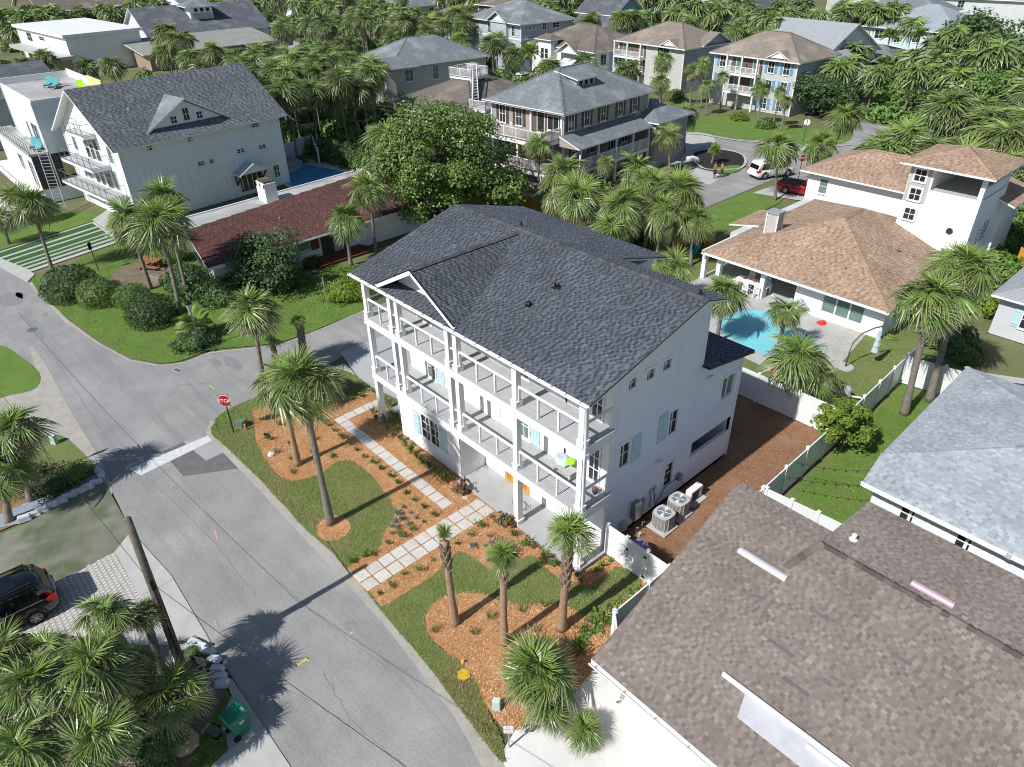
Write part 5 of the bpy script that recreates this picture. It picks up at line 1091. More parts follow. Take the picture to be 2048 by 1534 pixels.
ch = MB(); x, y = 4.2-ox, 32.9-oy; ch.box(x-.45,y-.4,2.8,x+.45,y+.4,4.95); c_ = ch.build('chimney', 'wall_taupe', TH); m = MB(); m.box(x-.52,y-.47,4.9,x+.52,y+.47,5.05); m.build('chimney_cap', 'roof_metal', c_)
m = MB()
for a in (-.45,.45):
    for b in (-.4,.4): m.box(x+a-.05,y+b-.05,2.8,x+a+.05,y+b+.05,4.9)
m.build('chimney_trim', 'trim_white', c_)
for x, y in ((11.2,30.4),(12.5,35.5)): vent(TH, x-ox, y-oy, 3.2+(.4 if y > 33 else 0), .25, .05, 'grey_metal')
# tower
tx0, tx1, ty0, ty1 = 10.6-ox, 15.6-ox, 39.0-oy, 44.2-oy; tf = face_fn(tx0, ty0, 1, 0); tr = face_fn(tx1, ty0, 0, 1)
lap_wall(TH, tf, [(0,2.6),(5.0,2.6),(5.0,8.75),(0,8.75)], [(1.65,4.72,7.0,8.5)], e=.24, name='tower_wall', mat='white'); lap_wall(TH, tr, [(0,0),(5.2,0),(5.2,7.0),(0,7.0)], e=.24, name='tower_side', mat='white_wall')
q = MB(); fbox(q, tf, .04, 1.5, 6.0, 8.74, .024, .05); q.build('tower_panel', 'wall_taupe', TH)
MB().box(tx0+.05,ty0+.15,2,tx0+1.6,ty1,8.7).build('tower_core', 'white_wall', TH); MB().box(tx0+1.6,ty0+.15,2,tx1-.05,ty1,6.95).build('tower_core', 'white_wall', TH); MB().box(tx0+1.6,ty1-.15,6.95,tx1-.1,ty1,8.65).build('loggia_parapet', 'white_wall', TH)
MB().box(tx0+1.6,ty0+.15,6.95,tx1-.1,ty1-.2,7.0).build('loggia_floor', 'wall_taupe', TH)
for y in (ty0+.16, ty1-.16): column(TH, tx1-.16, y, 6.95, 8.75, .3, plinth=0)
MB().box(tx1-.2,ty0+.3,6.95,tx1-.05,ty1-.3,7.75).build('loggia_side', 'white_wall', TH)
for z in (4.7, 6.15, 7.5): window(TH, tf, .42, z, .72, .8, 2, 2, .13, o=.062, sill=False)
q = MB(); q.lathe([(.36,0),(.36,.05),(.26,.06),(.25,.03),(.01,.03)],8,axis='y'); o = q.build('round_window', 'trim_white', TH); o.location = (tx0+3.7,ty0-.05,4.55); q = MB(); q.lathe([(.24,0),(.01,.0)],8,axis='y'); q2 = q.build('pane','glass',o); q2.location = (0,-.012,0)
window(TH, tr, 1.6, 3.4, .4, 1.3, 1, 2, .08); window(TH, tr, 2.4, 3.4, 1.2, 1.5, 2, 2, .08)
pl, ln = hip_planes(tx0-.6, tx1+.6, ty0-.6, ty1+.6, 8.72, 1.0); r2 = roof_mesh(TH, pl, 'roof_taupe', .13, 'tower_roof'); shingle_roof(r2, pl, PT, WT2, e=.16, wlo=.16, whi=.34, seed=14, singles=0); caps(r2, ln, [(.46,.32,.22)], w=.18)
gutter(TH, (tx0-.6,ty0-.6,8.58), (tx1+.6,ty0-.6,8.58), w=.12)
pl = [[(tx1,ty1-.5,6.6),(tx1+1.2,ty1-.5,6.2),(tx1+1.2,ty1+4,6.2),(tx1,ty1+4,6.6)]]; pl = [[(tx1+1.2,ty1-1.2,5.9),(tx1+1.2,ty1+4,5.9),(tx1-2,ty1+4,6.9),(tx1-2,ty1-1.2,6.9)]]; r3 = roof_mesh(TH, pl, 'roof_taupe', .13, 'lower_roof'); shingle_roof(r3, pl, PT, WT2, e=.16, seed=15, singles=0)
MB().box(tx0,ty1+.01,0,tx1+.3,ty1+3.8,6.0).build('rear_wall', 'white_wall', TH)
# two-storey rear wing
w0 = face_fn(-.3-ox, 46.5-oy, 1, 0); lap_wall(TH, w0, [(0,0),(10.5,0),(10.5,4.4),(0,4.4)], e=.22, name='wing_wall', mat='white'); MB().box(-.28-ox,46.6-oy,0,10.1-ox,54-oy,4.35).build('wing_core', 'white_wall', TH)
window(TH, w0, 1.2, 2.6, .7, 1.2, 1, 2, .08, o=.02, glass='glass_green'); 
pl, ln = hip_planes(-.9-ox, 10.8-ox, 45.9-oy, 54.6-oy, 4.4, 1.7); r4 = roof_mesh(TH, pl, 'roof_taupe', .13, 'wing_roof'); shingle_roof(r4, pl, PT, WT2, e=.16, wlo=.16, whi=.36, seed=16, singles=0); caps(r4, ln, [(.46,.32,.22)], w=.18); gutter(TH, (-.9-ox,45.9-oy,4.26),(10.8-ox,45.9-oy,4.26), w=.12)
pl = [W2((1.6,36.5,2.9),(-1.2,36.5,2.4),(-1.2,40,2.4),(1.6,40,2.9))]; pl = [W2((-.9,40,2.1),(-.9,35.2,2.1),(1.8,35.2,2.65),(1.8,40,2.65))]; r5 = roof_mesh(TH, pl, 'roof_taupe', .13, 'side_roof'); shingle_roof(r5, pl, PT, WT2, e=.16, seed=19, singles=0)
# --- grey stucco house at the right edge
GH = House('stucco_house', 'grey stucco house with pale roof and chimney at the right edge', 19.6, 34.9, 0.01, .01, .01, walls=False); ox, oy = 19.6, 34.9
MB().box(0,0,0,9,10,2.9).build('wall', 'wall_pale', GH.root); pl, ln = hip_planes(-.5,9.5,-.6,10.6,2.85,1.8); roof_mesh(GH.root, pl, 'roof_pale', .14); window(GH.root, face_fn(0,0,1,0), 1.5, 1.0, .9, 1.2, 1, 2, shut='aqua_paint', both=-1)
c_ = MB().hexa([(.7,1.6,2.6),(1.7,1.6,2.6),(1.7,2.3,2.6),(.7,2.3,2.6)], [(.9,1.65,4.6),(1.7,1.65,4.6),(1.7,2.25,4.6),(.9,2.25,4.6)]).build('chimney', 'wall_pale', GH.root); MB().box(1.0,1.7,4.6,1.6,2.2,4.63).build('flue', 'black_metal', c_)
# --- red shingle bungalow across the side street
ox, oy = -22.6, 0.3; RH = empty('red_roof_bungalow', (ox,oy,0), 0, 'single storey house with sloping dark red shingle roof and flat white roof behind', 'house')
RP = W2((-21.6,-.5,2.6),(-21.9,20.5,2.6),(-29.9,18.8,3.98),(-27.6,.4,3.6)); r = roof_mesh(RH, [RP], 'roof_brown', .16); PR = [(.165,.078,.066),(.14,.066,.057),(.19,.098,.083),(.10,.05,.045),(.125,.062,.055),(.14,.08,.07)]
shingle_roof(r, [RP], PR, [5,4,2.5,2,3,2], e=.15, wlo=.16, whi=.34, seed=17, singles=0)
fl = W2((-27.4,.2,3.3),(-29.6,18.6,3.3),(-32.93,19.82,3.30),(-31.41,1.91,3.30)); m = MB(); m.hexa([(a,b,2.9) for a,b,c in fl],[(a,b,3.3) for a,b,c in fl]); m.build('flat_roof', 'roof_flat', RH)
for a, b in zip(fl[1:], fl[2:]+fl[:1]): m = MB(); m.bar((a[0],a[1],3.34),(b[0],b[1],3.34),.14,.12); m.build('parapet', 'trim_white', RH)
body = W2((-22.7,.2,0),(-22.9,19.8,0),(-32.2,18.2,0),(-27.4,.8,0)); m = MB(); m.hexa(body, [(a,b,2.55) for a,b,c in body]); m.build('wall', 'white', RH)
rf_ = face_fn(-22.7-ox+.02, .2-oy, -.0102, 1); m = MB(); fbox(m, rf_, 2.5, 8.9, 1.1, 2.45, 0, .05); m.build('brick_band', 'brick', RH)
for u in (3.4, 5.6, 6.9): window(RH, rf_, u, 1.3, 1.1, 1.0, 1, 1, .06, o=.05, glass='glass_green')
m = MB(); fbox(m, rf_, 9.1, 11.5, 0, 2.5, -.05, .02); m.build('entry_shade_panel', 'wall_dark', RH); m = MB(); fbox(m, rf_, 10.2, 11.1, .2, 2.2, .02, .06); m.build('door', 'wall_grey', RH)  # flat dark panel behind the door; its colour stands in for recess shade
for k in range(3): m = MB(); fbox(m, rf_, 8.6-.3*k, 12.6+.3*k, 0, .42-.14*k, .06, .5+.45*k); m.build('step', 'brick', RH)
gutter(RH, RP[0][:2]+(2.42,), RP[1][:2]+(2.42,), w=.13)
window(RH, face_fn(-27.3-ox,.75-oy,.993,-.119), .6, 1.1, 1.6, 1.1, 2, 1, .07, o=.03)
x, y = -30.6-ox, 8.9-oy; c_ = MB().box(x-.8,y-.5,3.0,x+.8,y+.6,5.0).build('chimney', 'white', RH); MB().box(x-.7,y-.4,5.0,x+.7,y+.5,5.16).build('chimney_cap', 'roof_brown', c_); m = MB()
for a in (-.7,0,.7): m.box(x+a-.08,y-.48,4.6,x+a+.08,y-.52,4.95)
m.build('chimney_slots', 'black_metal', c_); vent(RH, -25.6-ox, 7.4-oy, 3.1, .35, .05, 'light_metal')
# --- white board and batten house
bb = House('board_batten_house', 'tall white board and batten house with dark gable roof and wire balconies', -42.4, 1.0, 11.9, 16.6, 7.5, 'white_wall', math.radians(7)); R_ = bb.root
r = bb.roof('gable_y', 3.9, 'roof_dark', ov=.75, gmat='white'); shingle_roof(r, bb.planes[:1], [(.17,.187,.205),(.20,.217,.236),(.10,.112,.126),(.13,.143,.158)], [5,3,3,4], e=.17, wlo=.2, whi=.4, seed=18, singles=0)
for k in range(27): m = MB(); fbox(m, bb.r, .3+k*.6, .36+k*.6, 0, 7.45, 0, .05); m.build('batten', 'white', R_)
bb.band(2.7, .12, o=.03); bb.band(5.1, .12, o=.03)
bb.wins('r', [(2.6,6.4,.42,.42),(6.6,6.4,.42,.42),(13.4,6.4,.9,.36),(2.2,3.3,.75,.36),(6.9,4.0,.75,.36),(11.3,4.3,.75,.36),(13.8,4.2,.75,.36),(15.0,1.0,.6,1.2)], nx=2, ny=2, fw=.09, sill=False)
bb.wins('f', [(1.9,5.5,.7,1.4),(9.6,5.5,.75,1.5),(2.2,2.9,.6,1.7),(3.1,2.9,.9,1.9),(9.0,2.9,.9,1.8)], nx=1, ny=1, glass='glass_green'); bb.wins('f', [(4.6,5.2,.8,2.0),(5.7,5.2,.8,2.0),(6.8,5.2,.8,2.0),(4.8,2.8,.8,2.0),(6.0,2.8,.8,2.0),(7.3,2.8,1.2,2.0)], nx=1, ny=2)
for z, u0, u1, d_ in ((7.75,4.2,7.9,1.1),(5.1,2.2,9.2,1.7),(2.7,.6,11.0,1.8)):
    x0, x1 = -11.9+u0, -11.9+u1; deck(R_, x0, x1, -d_, 0, z, 'deck_grey', fh=.3, name='balcony'); railing(R_, [(x0,0),(x0,-d_),(x1,-d_),(x1,0)], z, 1.0, 'thin', 'grey_metal', .04, 1.3)
# dormer on the right slope
dm = MB(); y0, y1 = 3.4, 11.2; sl = 3.9/5.95
def zs(x): return 7.5+(-x)*sl
dm.hexa([(-.55,y0,7.8),(-.55,y1,7.8),(-.55,(y0+y1)/2,9.95)], [(-3.6,y0,7.8),(-3.6,y1,7.8),(-3.6,(y0+y1)/2,9.95)]); dm.build('dormer', 'white', R_); ym = (y0+y1)/2
dr = roof_mesh(R_, [[(-.15,y0-.45,7.75),(-.9,y0-.45,7.75),(-4.2,ym,10.2),(-.15,ym,10.2)], [(-.9,y1+.45,7.75),(-.15,y1+.45,7.75),(-.15,ym,10.2),(-4.2,ym,10.2)]], 'roof_grey', .14, 'dormer_roof')
df = face_fn(-.55, y0, 0, 1)
for u, z, h in ((2.3,8.15,.6),(3.6,8.2,1.1),(4.9,8.15,.6)): window(R_, df, u, z, .55, h, 2, 2, .06, o=.01, sill=False)
pl = [[(1.6,10.2,2.5),(1.6,12.0,3.3),(0,12.0,3.3),(0,10.2,2.5)],[(1.6,13.8,2.5),(0,13.8,2.5),(0,12.0,3.3),(1.6,12.0,3.3)]]; roof_mesh(R_, [[(0,10.2,2.5),(1.6,10.2,2.5),(1.6,12,3.4),(0,12,3.4)],[(1.6,13.8,2.5),(0,13.8,2.5),(0,12,3.4),(1.6,12,3.4)]], 'roof_metal', .1, 'porch_roof')
MB().hexa([(1.5,10.4,2.5),(1.5,13.6,2.5),(1.5,12,3.25)],[(1.4,10.4,2.5),(1.4,13.6,2.5),(1.4,12,3.25)]).build('porch_gable', 'white', R_)
for y in (10.5,13.4): m = MB(); m.bar((.05,y,1.2),(1.2,y,2.4),.14,.14); m.bar((.05,y,1.2),(.05,y,2.5),.14,.14); m.build('bracket', 'brown_paint', R_)
window(R_, bb.r, 11.0, .6, 2.2, 1.6, 3, 1, .08, trim='brown_paint'); o = MB(); fbox(o, bb.r, 8.2, 8.5, 4.0, 4.35, 0, .18); o.build('wall_vent', 'grey_metal', R_); vent(R_, -3.0, 3.2, zs(-3.0), .2, .12, 'light_metal')
# --- white and charcoal modern house at the left edge
ML = House('modern_house', 'modern house with white upper tower, charcoal side wall and roof terraces at left', -56, -2.0, 13, 7.0, 9.6, 'white_wall'); R_ = ML.root
MB().box(-16,-1.6,0,-.02,7,4.7).build('lower_storey', 'white_wall', R_); MB().box(-.04,-1.62,1.4,.02,7.2,4.68).build('charcoal_wall', 'wall_dark', R_); MB().box(-.3,-1.64,1.4,.025,-1.6,4.67).build('charcoal_return', 'wall_dark', R_)
MB().box(-16.1,-1.8,4.72,.1,-.005,4.95).build('terrace', 'roof_flat', R_); railing(R_, [(-16,-1.7),(.02,-1.7)], 4.95, 1.0, 'thin', 'grey_metal', .04, 1.2)
MB().box(-16,-3.2,1.2,.2,-1.65,1.4).build('ground_terrace', 'sand', R_); railing(R_, [(-16,-3.1),(-2,-3.1)], 1.4, .3, 'thin', 'white', .1, 3)
MB().box(-12.8,.15,9.61,-.15,6.8,9.66).build('roof_terrace', 'roof_flat', R_); m = MB()
for a in ((-13,0,-12.85,7),(-12.85,6.85,-.01,7),(-.16,0.0,-.01,6.85),(-12.85,.001,-.16,.15)): m.box(a[0],a[1],9.6,a[2],a[3],9.75 if a[1] == 0.0 and a[0] > -1 else 10.3 if a[0] < -12.9 or a[1] > 6 else 9.8)
m.build('parapet', 'white', R_); MB().box(-5,6.7,9.7,-.1,6.84,10.7).build('yellow_screen', 'yellow_wall', R_); MB().box(-13,6.7,9.7,-5.02,6.84,10.5).build('white_screen', 'white', R_)
ML.wins('f', [(9.2,5.2,2.4,2.0),(7.0,5.4,.7,1.6)], nx=2, ny=1); window(R_, face_fn(-16,-1.6,1,0), 8.6, 2.2, 1.8, 1.6, 2, 1); window(R_, face_fn(-16,-1.6,1,0), 13.2, 1.6, 1.4, 2.2, 1, 1, trim='wall_tan'); window(R_, face_fn(.02,-1.6,0,1), 2.4, 2.4, 1.6, 1.4, 1, 1, .03, trim='wall_dark', glass='yellow_wall')
# --- small metal roof house behind
mh_ = House('metal_roof_cottage', 'white cottage with pale standing seam metal roof behind the modern house', -74, 9.5, 9, 15, 5.0, 'white_wall', math.radians(7)); r = mh_.roof('gable_y', 1.6, 'roof_metal', .5)
for k in range(26): m = MB(); y = -.4+k*.58; m.bar((.45,y,5.2),(-4.5,y,6.98),.04,.05); m.build('seam', 'roof_metal', r)
dk = House('dark_roof_house', 'house with dark shingle roof partly hidden behind the modern tower', -84, -4, 14, 11, 6.2, 'wall_grey', math.radians(4)); dk.roof('gable_y', 2.6, 'roof_dark', .5)
# --- house with white rooftop deck and stair
F_ = House('rooftop_deck_house', 'brown shingled house with white rooftop lookout deck and stair', -39.5, 39.5, 15, 17, 4.0, 'wall_tan', math.radians(8)); R_ = F_.root
r = F_.roof('hip', 3.0, 'roof_brown', .7, caps_pal=[(.19,.165,.14)]); F_.wins('r', [(2,1.2,1.2,1.4),(6,1.2,1.2,1.4)], shut='brown_paint'); F_.wins('f', [(3,1.2,1.6,1.4),(8,1.2,1.6,1.4)])
dkk = deck(R_, -9.4, -5.6, 6.2, 9.4, 7.0, 'deck_brown', fh=.3, name='lookout_deck'); railing(R_, [(-9.4,6.2),(-5.6,6.2),(-5.6,9.4),(-9.4,9.4),(-9.4,6.2)], 7.0, 1.0)
for x, y in ((-9.2,6.4),(-5.8,6.4),(-5.8,9.2)): MB().box(x-.1,y-.1,5.5,x+.1,y+.1,7).build('deck_post', 'trim_white', R_)
deck(R_, -1.6, .9, 1.4, 3.6, 4.7, 'deck_grey', fh=.3, name='lower_landing'); railing(R_, [(-1.6,1.4),(.9,1.4),(.9,3.6)], 4.7, 1.0); MB().box(.6,1.5,0,.8,1.7,4.4).build('deck_post', 'trim_white', R_)
for s in (0, 1.1):
    m = MB(); m.bar((-1.6,1.9+s,4.8),(-5.6,6.6+s*.6,7.1),.08,.3); m.build('stair_string', 'trim_white', R_); m = MB(); m.bar((-1.6,1.9+s,5.7),(-5.6,6.6+s*.6,8.0),.08,.08)
    for k in range(14): t = k/13; x, y, z = -1.6-4*t, 1.9+s+(4.7-.4*s)*t, 4.8+2.3*t; m.box(x-.02,y-.02,z,x+.02,y+.02,z+.9)
    m.build('stair_rail', 'trim_white', R_)
for k in range(10): t = (k+.5)/10; x, y, z = -1.6-4*t, 2.45+4.5*t, 4.8+2.3*t; MB().box(x-.3,y-.5,z-.03,x+.2,y+.5,z+.02).build('tread', 'deck_grey', R_)
MB().box(-9.9,9.9,6,-8.6,11.1,7.9).build('chimney', 'wall_grey', R_)
# --- beige three-storey house with wrap-around decks
E_ = House('deck_house', 'beige three storey house with grey hip roof and wraparound white decks', -21.4, 36.4, 10, 14.5, 8.0, 'wall_beige', math.radians(4)); R_ = E_.root
r = E_.roof('hip', 2.6, 'roof_grey', .7, caps_pal=[(.19,.21,.22)]); gutter(R_, (-10.7,-.7,7.75), (.7,-.7,7.75))
MB().box(-4.2,-.02,5.35,-.02,-.01,7.9).build('porch_shade_panel', 'wall_brown', R_); m = MB(); m.box(-4.3,-.06,7.55,0,0,7.95); m.build('recess_beam', 'trim_white', R_)  # thin dark sheet on the wall, painted as the shade of a recessed porch
for x in (-4.2,-.1): column(R_, x, -.12, 5.35, 7.9, .22, plinth=0)
E_.wins('f', [(1.2,5.7,.8,1.7),(3.6,5.7,.8,1.7)], shut='brown_paint', head=.1); window(R_, E_.f, 6.6, 5.5, .9, 2.0, 1, 1, o=.02); window(R_, E_.f, 8.0, 5.9, 1.4, 1.3, 2, 1, o=.02)
E_.wins('r', [(.8,5.9,.8,1.45),(3.3,5.9,.8,1.45),(6.0,5.9,.8,1.45),(9.0,5.9,.8,1.45),(11.6,5.9,.8,1.45)], shut='brown_paint', head=.1, sh_w=.36)
for z in (5.3, 2.5):
    deck(R_, -10.3, .9 if z < 3 else -.1, -3.2, 0, z, 'deck_brown', fh=.42); railing(R_, [(-10.2,0),(-10.2,-3.1),(-.2 if z > 3 else .8,-3.1),(-.2 if z > 3 else .8,-.1)], z, 1.0)
    for x in (-10.1,-6.8,-3.4,-.3): column(R_, x, -3.0, z-2.5 if z > 3 else 0, z-.42, .24, plinth=0)
MB().box(-9.9,-2.0,0,-.2,-.01,2.0).build('ground_storey', 'wall_stone', R_); E_.wins('f', [(1,2.9,1.8,1.8),(4.5,2.9,1.8,1.8),(7.6,2.9,1,1.9)], o=.02); MB().face([(-11,-6,.03),(1,-6,.03),(1,0,.03),(-11,0,.03)]).build('patio', 'deck_brown', R_)
# side porch roof and deck
roof_mesh(R_, [[(2.6,-.6,4.75),(2.6,12,4.75),(-.02,12,5.65),(-.02,-.6,5.65)]], 'roof_grey', .14, 'porch_roof'); MB().hexa([(0,-.55,4.6),(2.4,-.55,4.6),(0,-.55,5.5)],[(0,-.45,4.6),(2.4,-.45,4.6),(0,-.45,5.5)]).build('porch_gable', 'wall_beige', R_)
deck(R_, .01, 2.3, 0, 12, 2.5, 'deck_brown', fh=.4, along='y'); railing(R_, [(2.25,-.0),(2.25,12)], 2.5, 1.0)
for y in (0.1,3,6,9,11.9): column(R_, 2.2, y, 2.5, 4.7, .16, plinth=0); column(R_, 2.2, y, 0, 2.1, .22, plinth=0)
E_.wins('r', [(1.4,3.0,1.0,1.4),(4.4,3.0,1.0,1.4),(8,2.7,.9,1.9),(10,3,1,1.4)], o=.0, shut='brown_paint', sh_w=.3); E_.wins('r', [(2,.4,1,1.7),(6,.4,1,1.7)])
MB().box(-.01,12.6,0,2.6,19,5.0).build('rear_wing', 'wall_beige', R_); MB().box(-4,14.5,0,0,19,5.0).build('rear_wing', 'wall_beige', R_); pl, ln = hip_planes(-5,3.2,12.2,19.6,5.0,1.4); roof_mesh(R_, pl, 'roof_grey', .14, 'wing_roof'); window(R_, face_fn(2.6,12.6,0,1), 2.6, 2.8, .8, 1.4, 1, 2, shut='brown_paint')
dm = MB(); dm.hexa([(-2.2,4.6,9.0),(-2.2,7.6,9.0),(-4.6,7.6,9.0),(-4.6,4.6,9.0)], [(-2.2,4.6,10.0),(-2.2,7.6,10.0),(-4.6,7.6,10.4),(-4.6,4.6,10.4)]); dm.build('dormer', 'wall_beige', R_); roof_mesh(R_, [[(-1.8,4.3,9.95),(-1.8,7.9,9.95),(-5,7.9,10.55),(-5,4.3,10.55)]], 'roof_grey', .12, 'dormer_roof')
for k in range(3): window(R_, face_fn(-2.2,4.6,0,1), .35+k*.85, 9.25, .6, .55, 1, 1, .06)
# --- grey roof house with white gable
G_ = House('grey_roof_house', 'pale shingled house with grey roof and white front gable among palms', -70.6, 49.5, 12, 17, 5.4, 'wall_stone', math.radians(-7)); G_.roof('hip', 2.8, 'roof_grey', .7, caps_pal=[(.2,.22,.23)]); G_.wins('r', [(2,2.9,1.4,1.6),(7,2.7,1,2)], glass='glass_green')
R_ = G_.root; MB().box(-3.2,-1.6,0,.6,0,5.2).build('front_bay', 'wall_stone', R_); pl, ln = gable_planes(-3.9,1.3,-2.3,4,5.15,1.3,'y'); roof_mesh(R_, pl, 'roof_grey', .14, 'bay_roof'); MB().hexa([(-3.2,-1.61,5.2),(.6,-1.61,5.2),(-1.3,-1.61,6.2)],[(-3.2,-1.5,5.2),(.6,-1.5,5.2),(-1.3,-1.5,6.2)]).build('bay_gable', 'wall_stone', R_); window(R_, face_fn(-3.2,-1.6,1,0), .8, 3.0, 2.2, 1.6, 3, 1, .1, glass='glass_green')
# --- blue-grey three-storey
H_ = House('blue_grey_house', 'blue grey three storey house with pale roof and white trim in the background', -75.5, 81, 16.4, 12, 8.4, 'wall_bluegrey', math.radians(-6)); H_.roof('hip', 2.6, 'roof_grey', .8, gmat='wall_bluegrey'); H_.band(5.4); H_.band(2.6)
H_.wins('f', [(2,6.2,.8,1.5),(6,6.0,1.0,1.4),(9.6,6.0,1.0,1.4),(13.6,6.0,.9,1.6),(6,3.3,1,1.5),(9.6,3.3,1,1.5),(13.6,3.3,1,1.5)], glass='glass'); H_.wins('r', [(.8,7.1,.5,.5),(1.8,7.1,.5,.5),(2.8,7.1,.5,.5),(5,6.8,.8,1.2),(7.4,7.0,1.6,.8),(1,3.8,.8,1),(3,3.8,.8,1)])
pl, ln = gable_planes(-9.4,-3.2,-1.2,3,8.3,1.6,'y'); roof_mesh(H_.root, pl, 'roof_grey', .14, 'front_gable_roof'); MB().box(-8.8,-.6,0,-3.8,0,8.2).build('front_bay', 'wall_bluegrey', H_.root); MB().hexa([(-8.8,-.62,8.2),(-3.8,-.62,8.2),(-6.3,-.62,9.5)],[(-8.8,-.5,8.2),(-3.8,-.5,8.2),(-6.3,-.5,9.5)]).build('gable_wall', 'white', H_.root)
# --- white house, brown roof
I_ = House('white_brown_roof_house', 'white house with brown roof and small tower bay beside a red flowering bush', -57.5, 81, 16.5, 12, 5.4, 'white_wall', math.radians(-5)); I_.roof('hip', 2.8, 'roof_brown', .7, caps_pal=[(.2,.17,.14)]); MB().box(-13,-1.5,0,-9.5,0,6.4).build('tower_bay', 'white', I_.root)
pl, ln = hip_planes(-13.5,-9,-2,1,6.3,.8); roof_mesh(I_.root, pl, 'roof_brown', .14, 'bay_roof'); pl, ln = gable_planes(-8.5,-2.5,-1.5,3,4.6,1.7,'y'); roof_mesh(I_.root, pl, 'roof_brown', .14, 'gable_roof'); MB().hexa([(-8,-1,4.5),(-3,-1,4.5),(-5.5,-1,5.9)],[(-8,-.9,4.5),(-3,-.9,4.5),(-5.5,-.9,5.9)]).build('front_gable', 'white', I_.root)
for k in range(2): window(I_.root, face_fn(-13,-1.5,1,0), .8+k*1.1, 3.2, .8, 1.6, 1, 2, o=.01)
I_.wins('r', [(1.5,3,1.2,1.6),(6,3,1.2,1.6)]); I_.wins('f', [(1.2,3.4,1.4,1.3)])
# --- beige, brown roof, green shutters
def porch_house(name, label, x, y, ang, W, D, H, shut, rfm, por, wins_f, side):
    h = House(name, label, x, y, W, D, H, 'wall_stone', ang); R = h.root; h.roof('hip', 2.5, rfm, .7, caps_pal=[(.24,.2,.165)]); MB().box(.001,.02,0,.02,D,H-.05).build('side_wall', side, R)  # thin sheet over the right side, its shade put in as greyer colour
    f = H/3; u0, u1, n = por
    for k in (1, 2):
        z = f*k-.1; MB().box(-W+u0,-.012,z+.1,-W+u1,-.004,z+f-.25).build('porch_shade_panel', 'wall_brown', R); d = deck(R, -W+u0, -W+u1, -1.4, 0, z+.1, 'deck_grey', fh=.35, name='porch_deck'); railing(R, [(-W+u0,-1.35),(-W+u1,-1.35)], z+.1, .85)  # brown sheet on the flat wall imitates the shade inside each porch
        for q in range(n): xx = -W+u0+(u1-u0)*q/(n-1); column(R, xx, -1.3, z+.1, z+f-.05, .2, plinth=0)
        for q in range(2): window(R, h.f, u0+.8+q*(u1-u0-2.2), z+.2, .9, f*.68, 1, 1, .08, o=.01, glass='glass_green')
    for q in range(n): xx = -W+u0+(u1-u0)*q/(n-1); column(R, xx, -1.3, 0, f-.3, .24, plinth=0)
    for u, z, w_, hh in wins_f: window(R, h.f, u, z, w_, hh, 2, 2, .09, o=.01, shut=shut, sh_w=.42)
    pl, ln = gable_planes(-4.6,-.9,-.75,2.6,H-.08,1.0,'y'); roof_mesh(R, pl, rfm, .12, 'eyebrow_roof'); MB().hexa([(-4.3,-.6,H),(-1.2,-.6,H),(-2.75,-.6,H+.75)],[(-4.3,-.5,H),(-1.2,-.5,H),(-2.75,-.5,H+.75)]).build('eyebrow_gable', 'white', R); h.wins('r', [(D-2.2,H-1.6,.9,1.0)]); return h
J_ = porch_house('porch_house', 'stone grey three storey house with brown roof and pale green shutters', -42.4, 85, math.radians(-4), 14.2, 11, 6.8, 'green_paint', 'roof_taupe', (.3,6.2,3), [(8.8,4.9,2.4,1.4),(8.8,2.7,2.4,1.4)], 'wall_grey')
pl, ln = gable_planes(-1.2,.9,3.5,10.8,6.7,1.7,'x'); roof_mesh(J_.root, pl, 'roof_taupe', .12, 'side_gable_roof'); MB().hexa([(.2,3.9,6.7),(.2,10.4,6.7),(.2,7.15,8.1)],[(.3,3.9,6.7),(.3,10.4,6.7),(.3,7.15,8.1)]).build('side_gable', 'wall_grey', J_.root)
K_ = porch_house('porch_house', 'stone grey three storey house with brown roof and bright blue shutters', -21.8, 82.2, math.radians(-2), 13.4, 9.5, 7.3, 'blue_paint', 'roof_taupe', (3.0,8.0,3), [(1.0,5.3,.9,1.4),(9.0,5.3,.9,1.4),(11.4,5.3,.9,1.4),(9.0,2.9,.9,1.4),(11.4,2.9,.9,1.4),(.8,2.9,.9,1.4),(8.6,.5,1.0,1.4),(11.2,.5,1.0,1.4)], 'wall_bluegrey')
# --- farther houses
def far(name, label, x, y, ang, W, D, H, wall, kind, rise, rfm, wf=(), wr=(), ov=.7):
    h = House(name, label, x, y, W, D, H, wall, math.radians(ang)); h.roof(kind, rise, rfm, ov, gmat=wall); h.wins('f', wf); h.wins('r', wr); return h
far('teal_house', 'teal house with slate grey gable roof and lower wing in the background', -84, 117, 0, 11, 9, 6.6, 'wall_teal', 'gable_x', 3, 'roof_dark', [(2,4.2,1,1.5),(3.4,4.2,1,1.5),(6.4,4.2,1,1.5)], [(3,4,1,1.4)]); far('teal_wing', 'low teal wing with dark hip roof below the teal house', -74, 108, 0, 16, 10, 3.4, 'wall_teal', 'gable_x', 3, 'roof_dark')
far('white_gable_house', 'white house with dark gable roof at the top right', -67, 143, -8, 20, 18, 6.5, 'white_wall', 'gable_y', 4.5, 'roof_dark', [(3,3.6,1.4,1.8),(13,4,1,1.6)], [(4,3.5,1,1.5),(10,3.5,1,1.5)])
Lg = far('grey_gable_house', 'white house with long pale grey gable roof and dormered garage', -29, 103, -6, 14, 16, 4.6, 'white_wall', 'gable_x', 4.2, 'roof_pale', (), [(3,2.5,.9,1.8),(5,2.5,.9,1.8)])
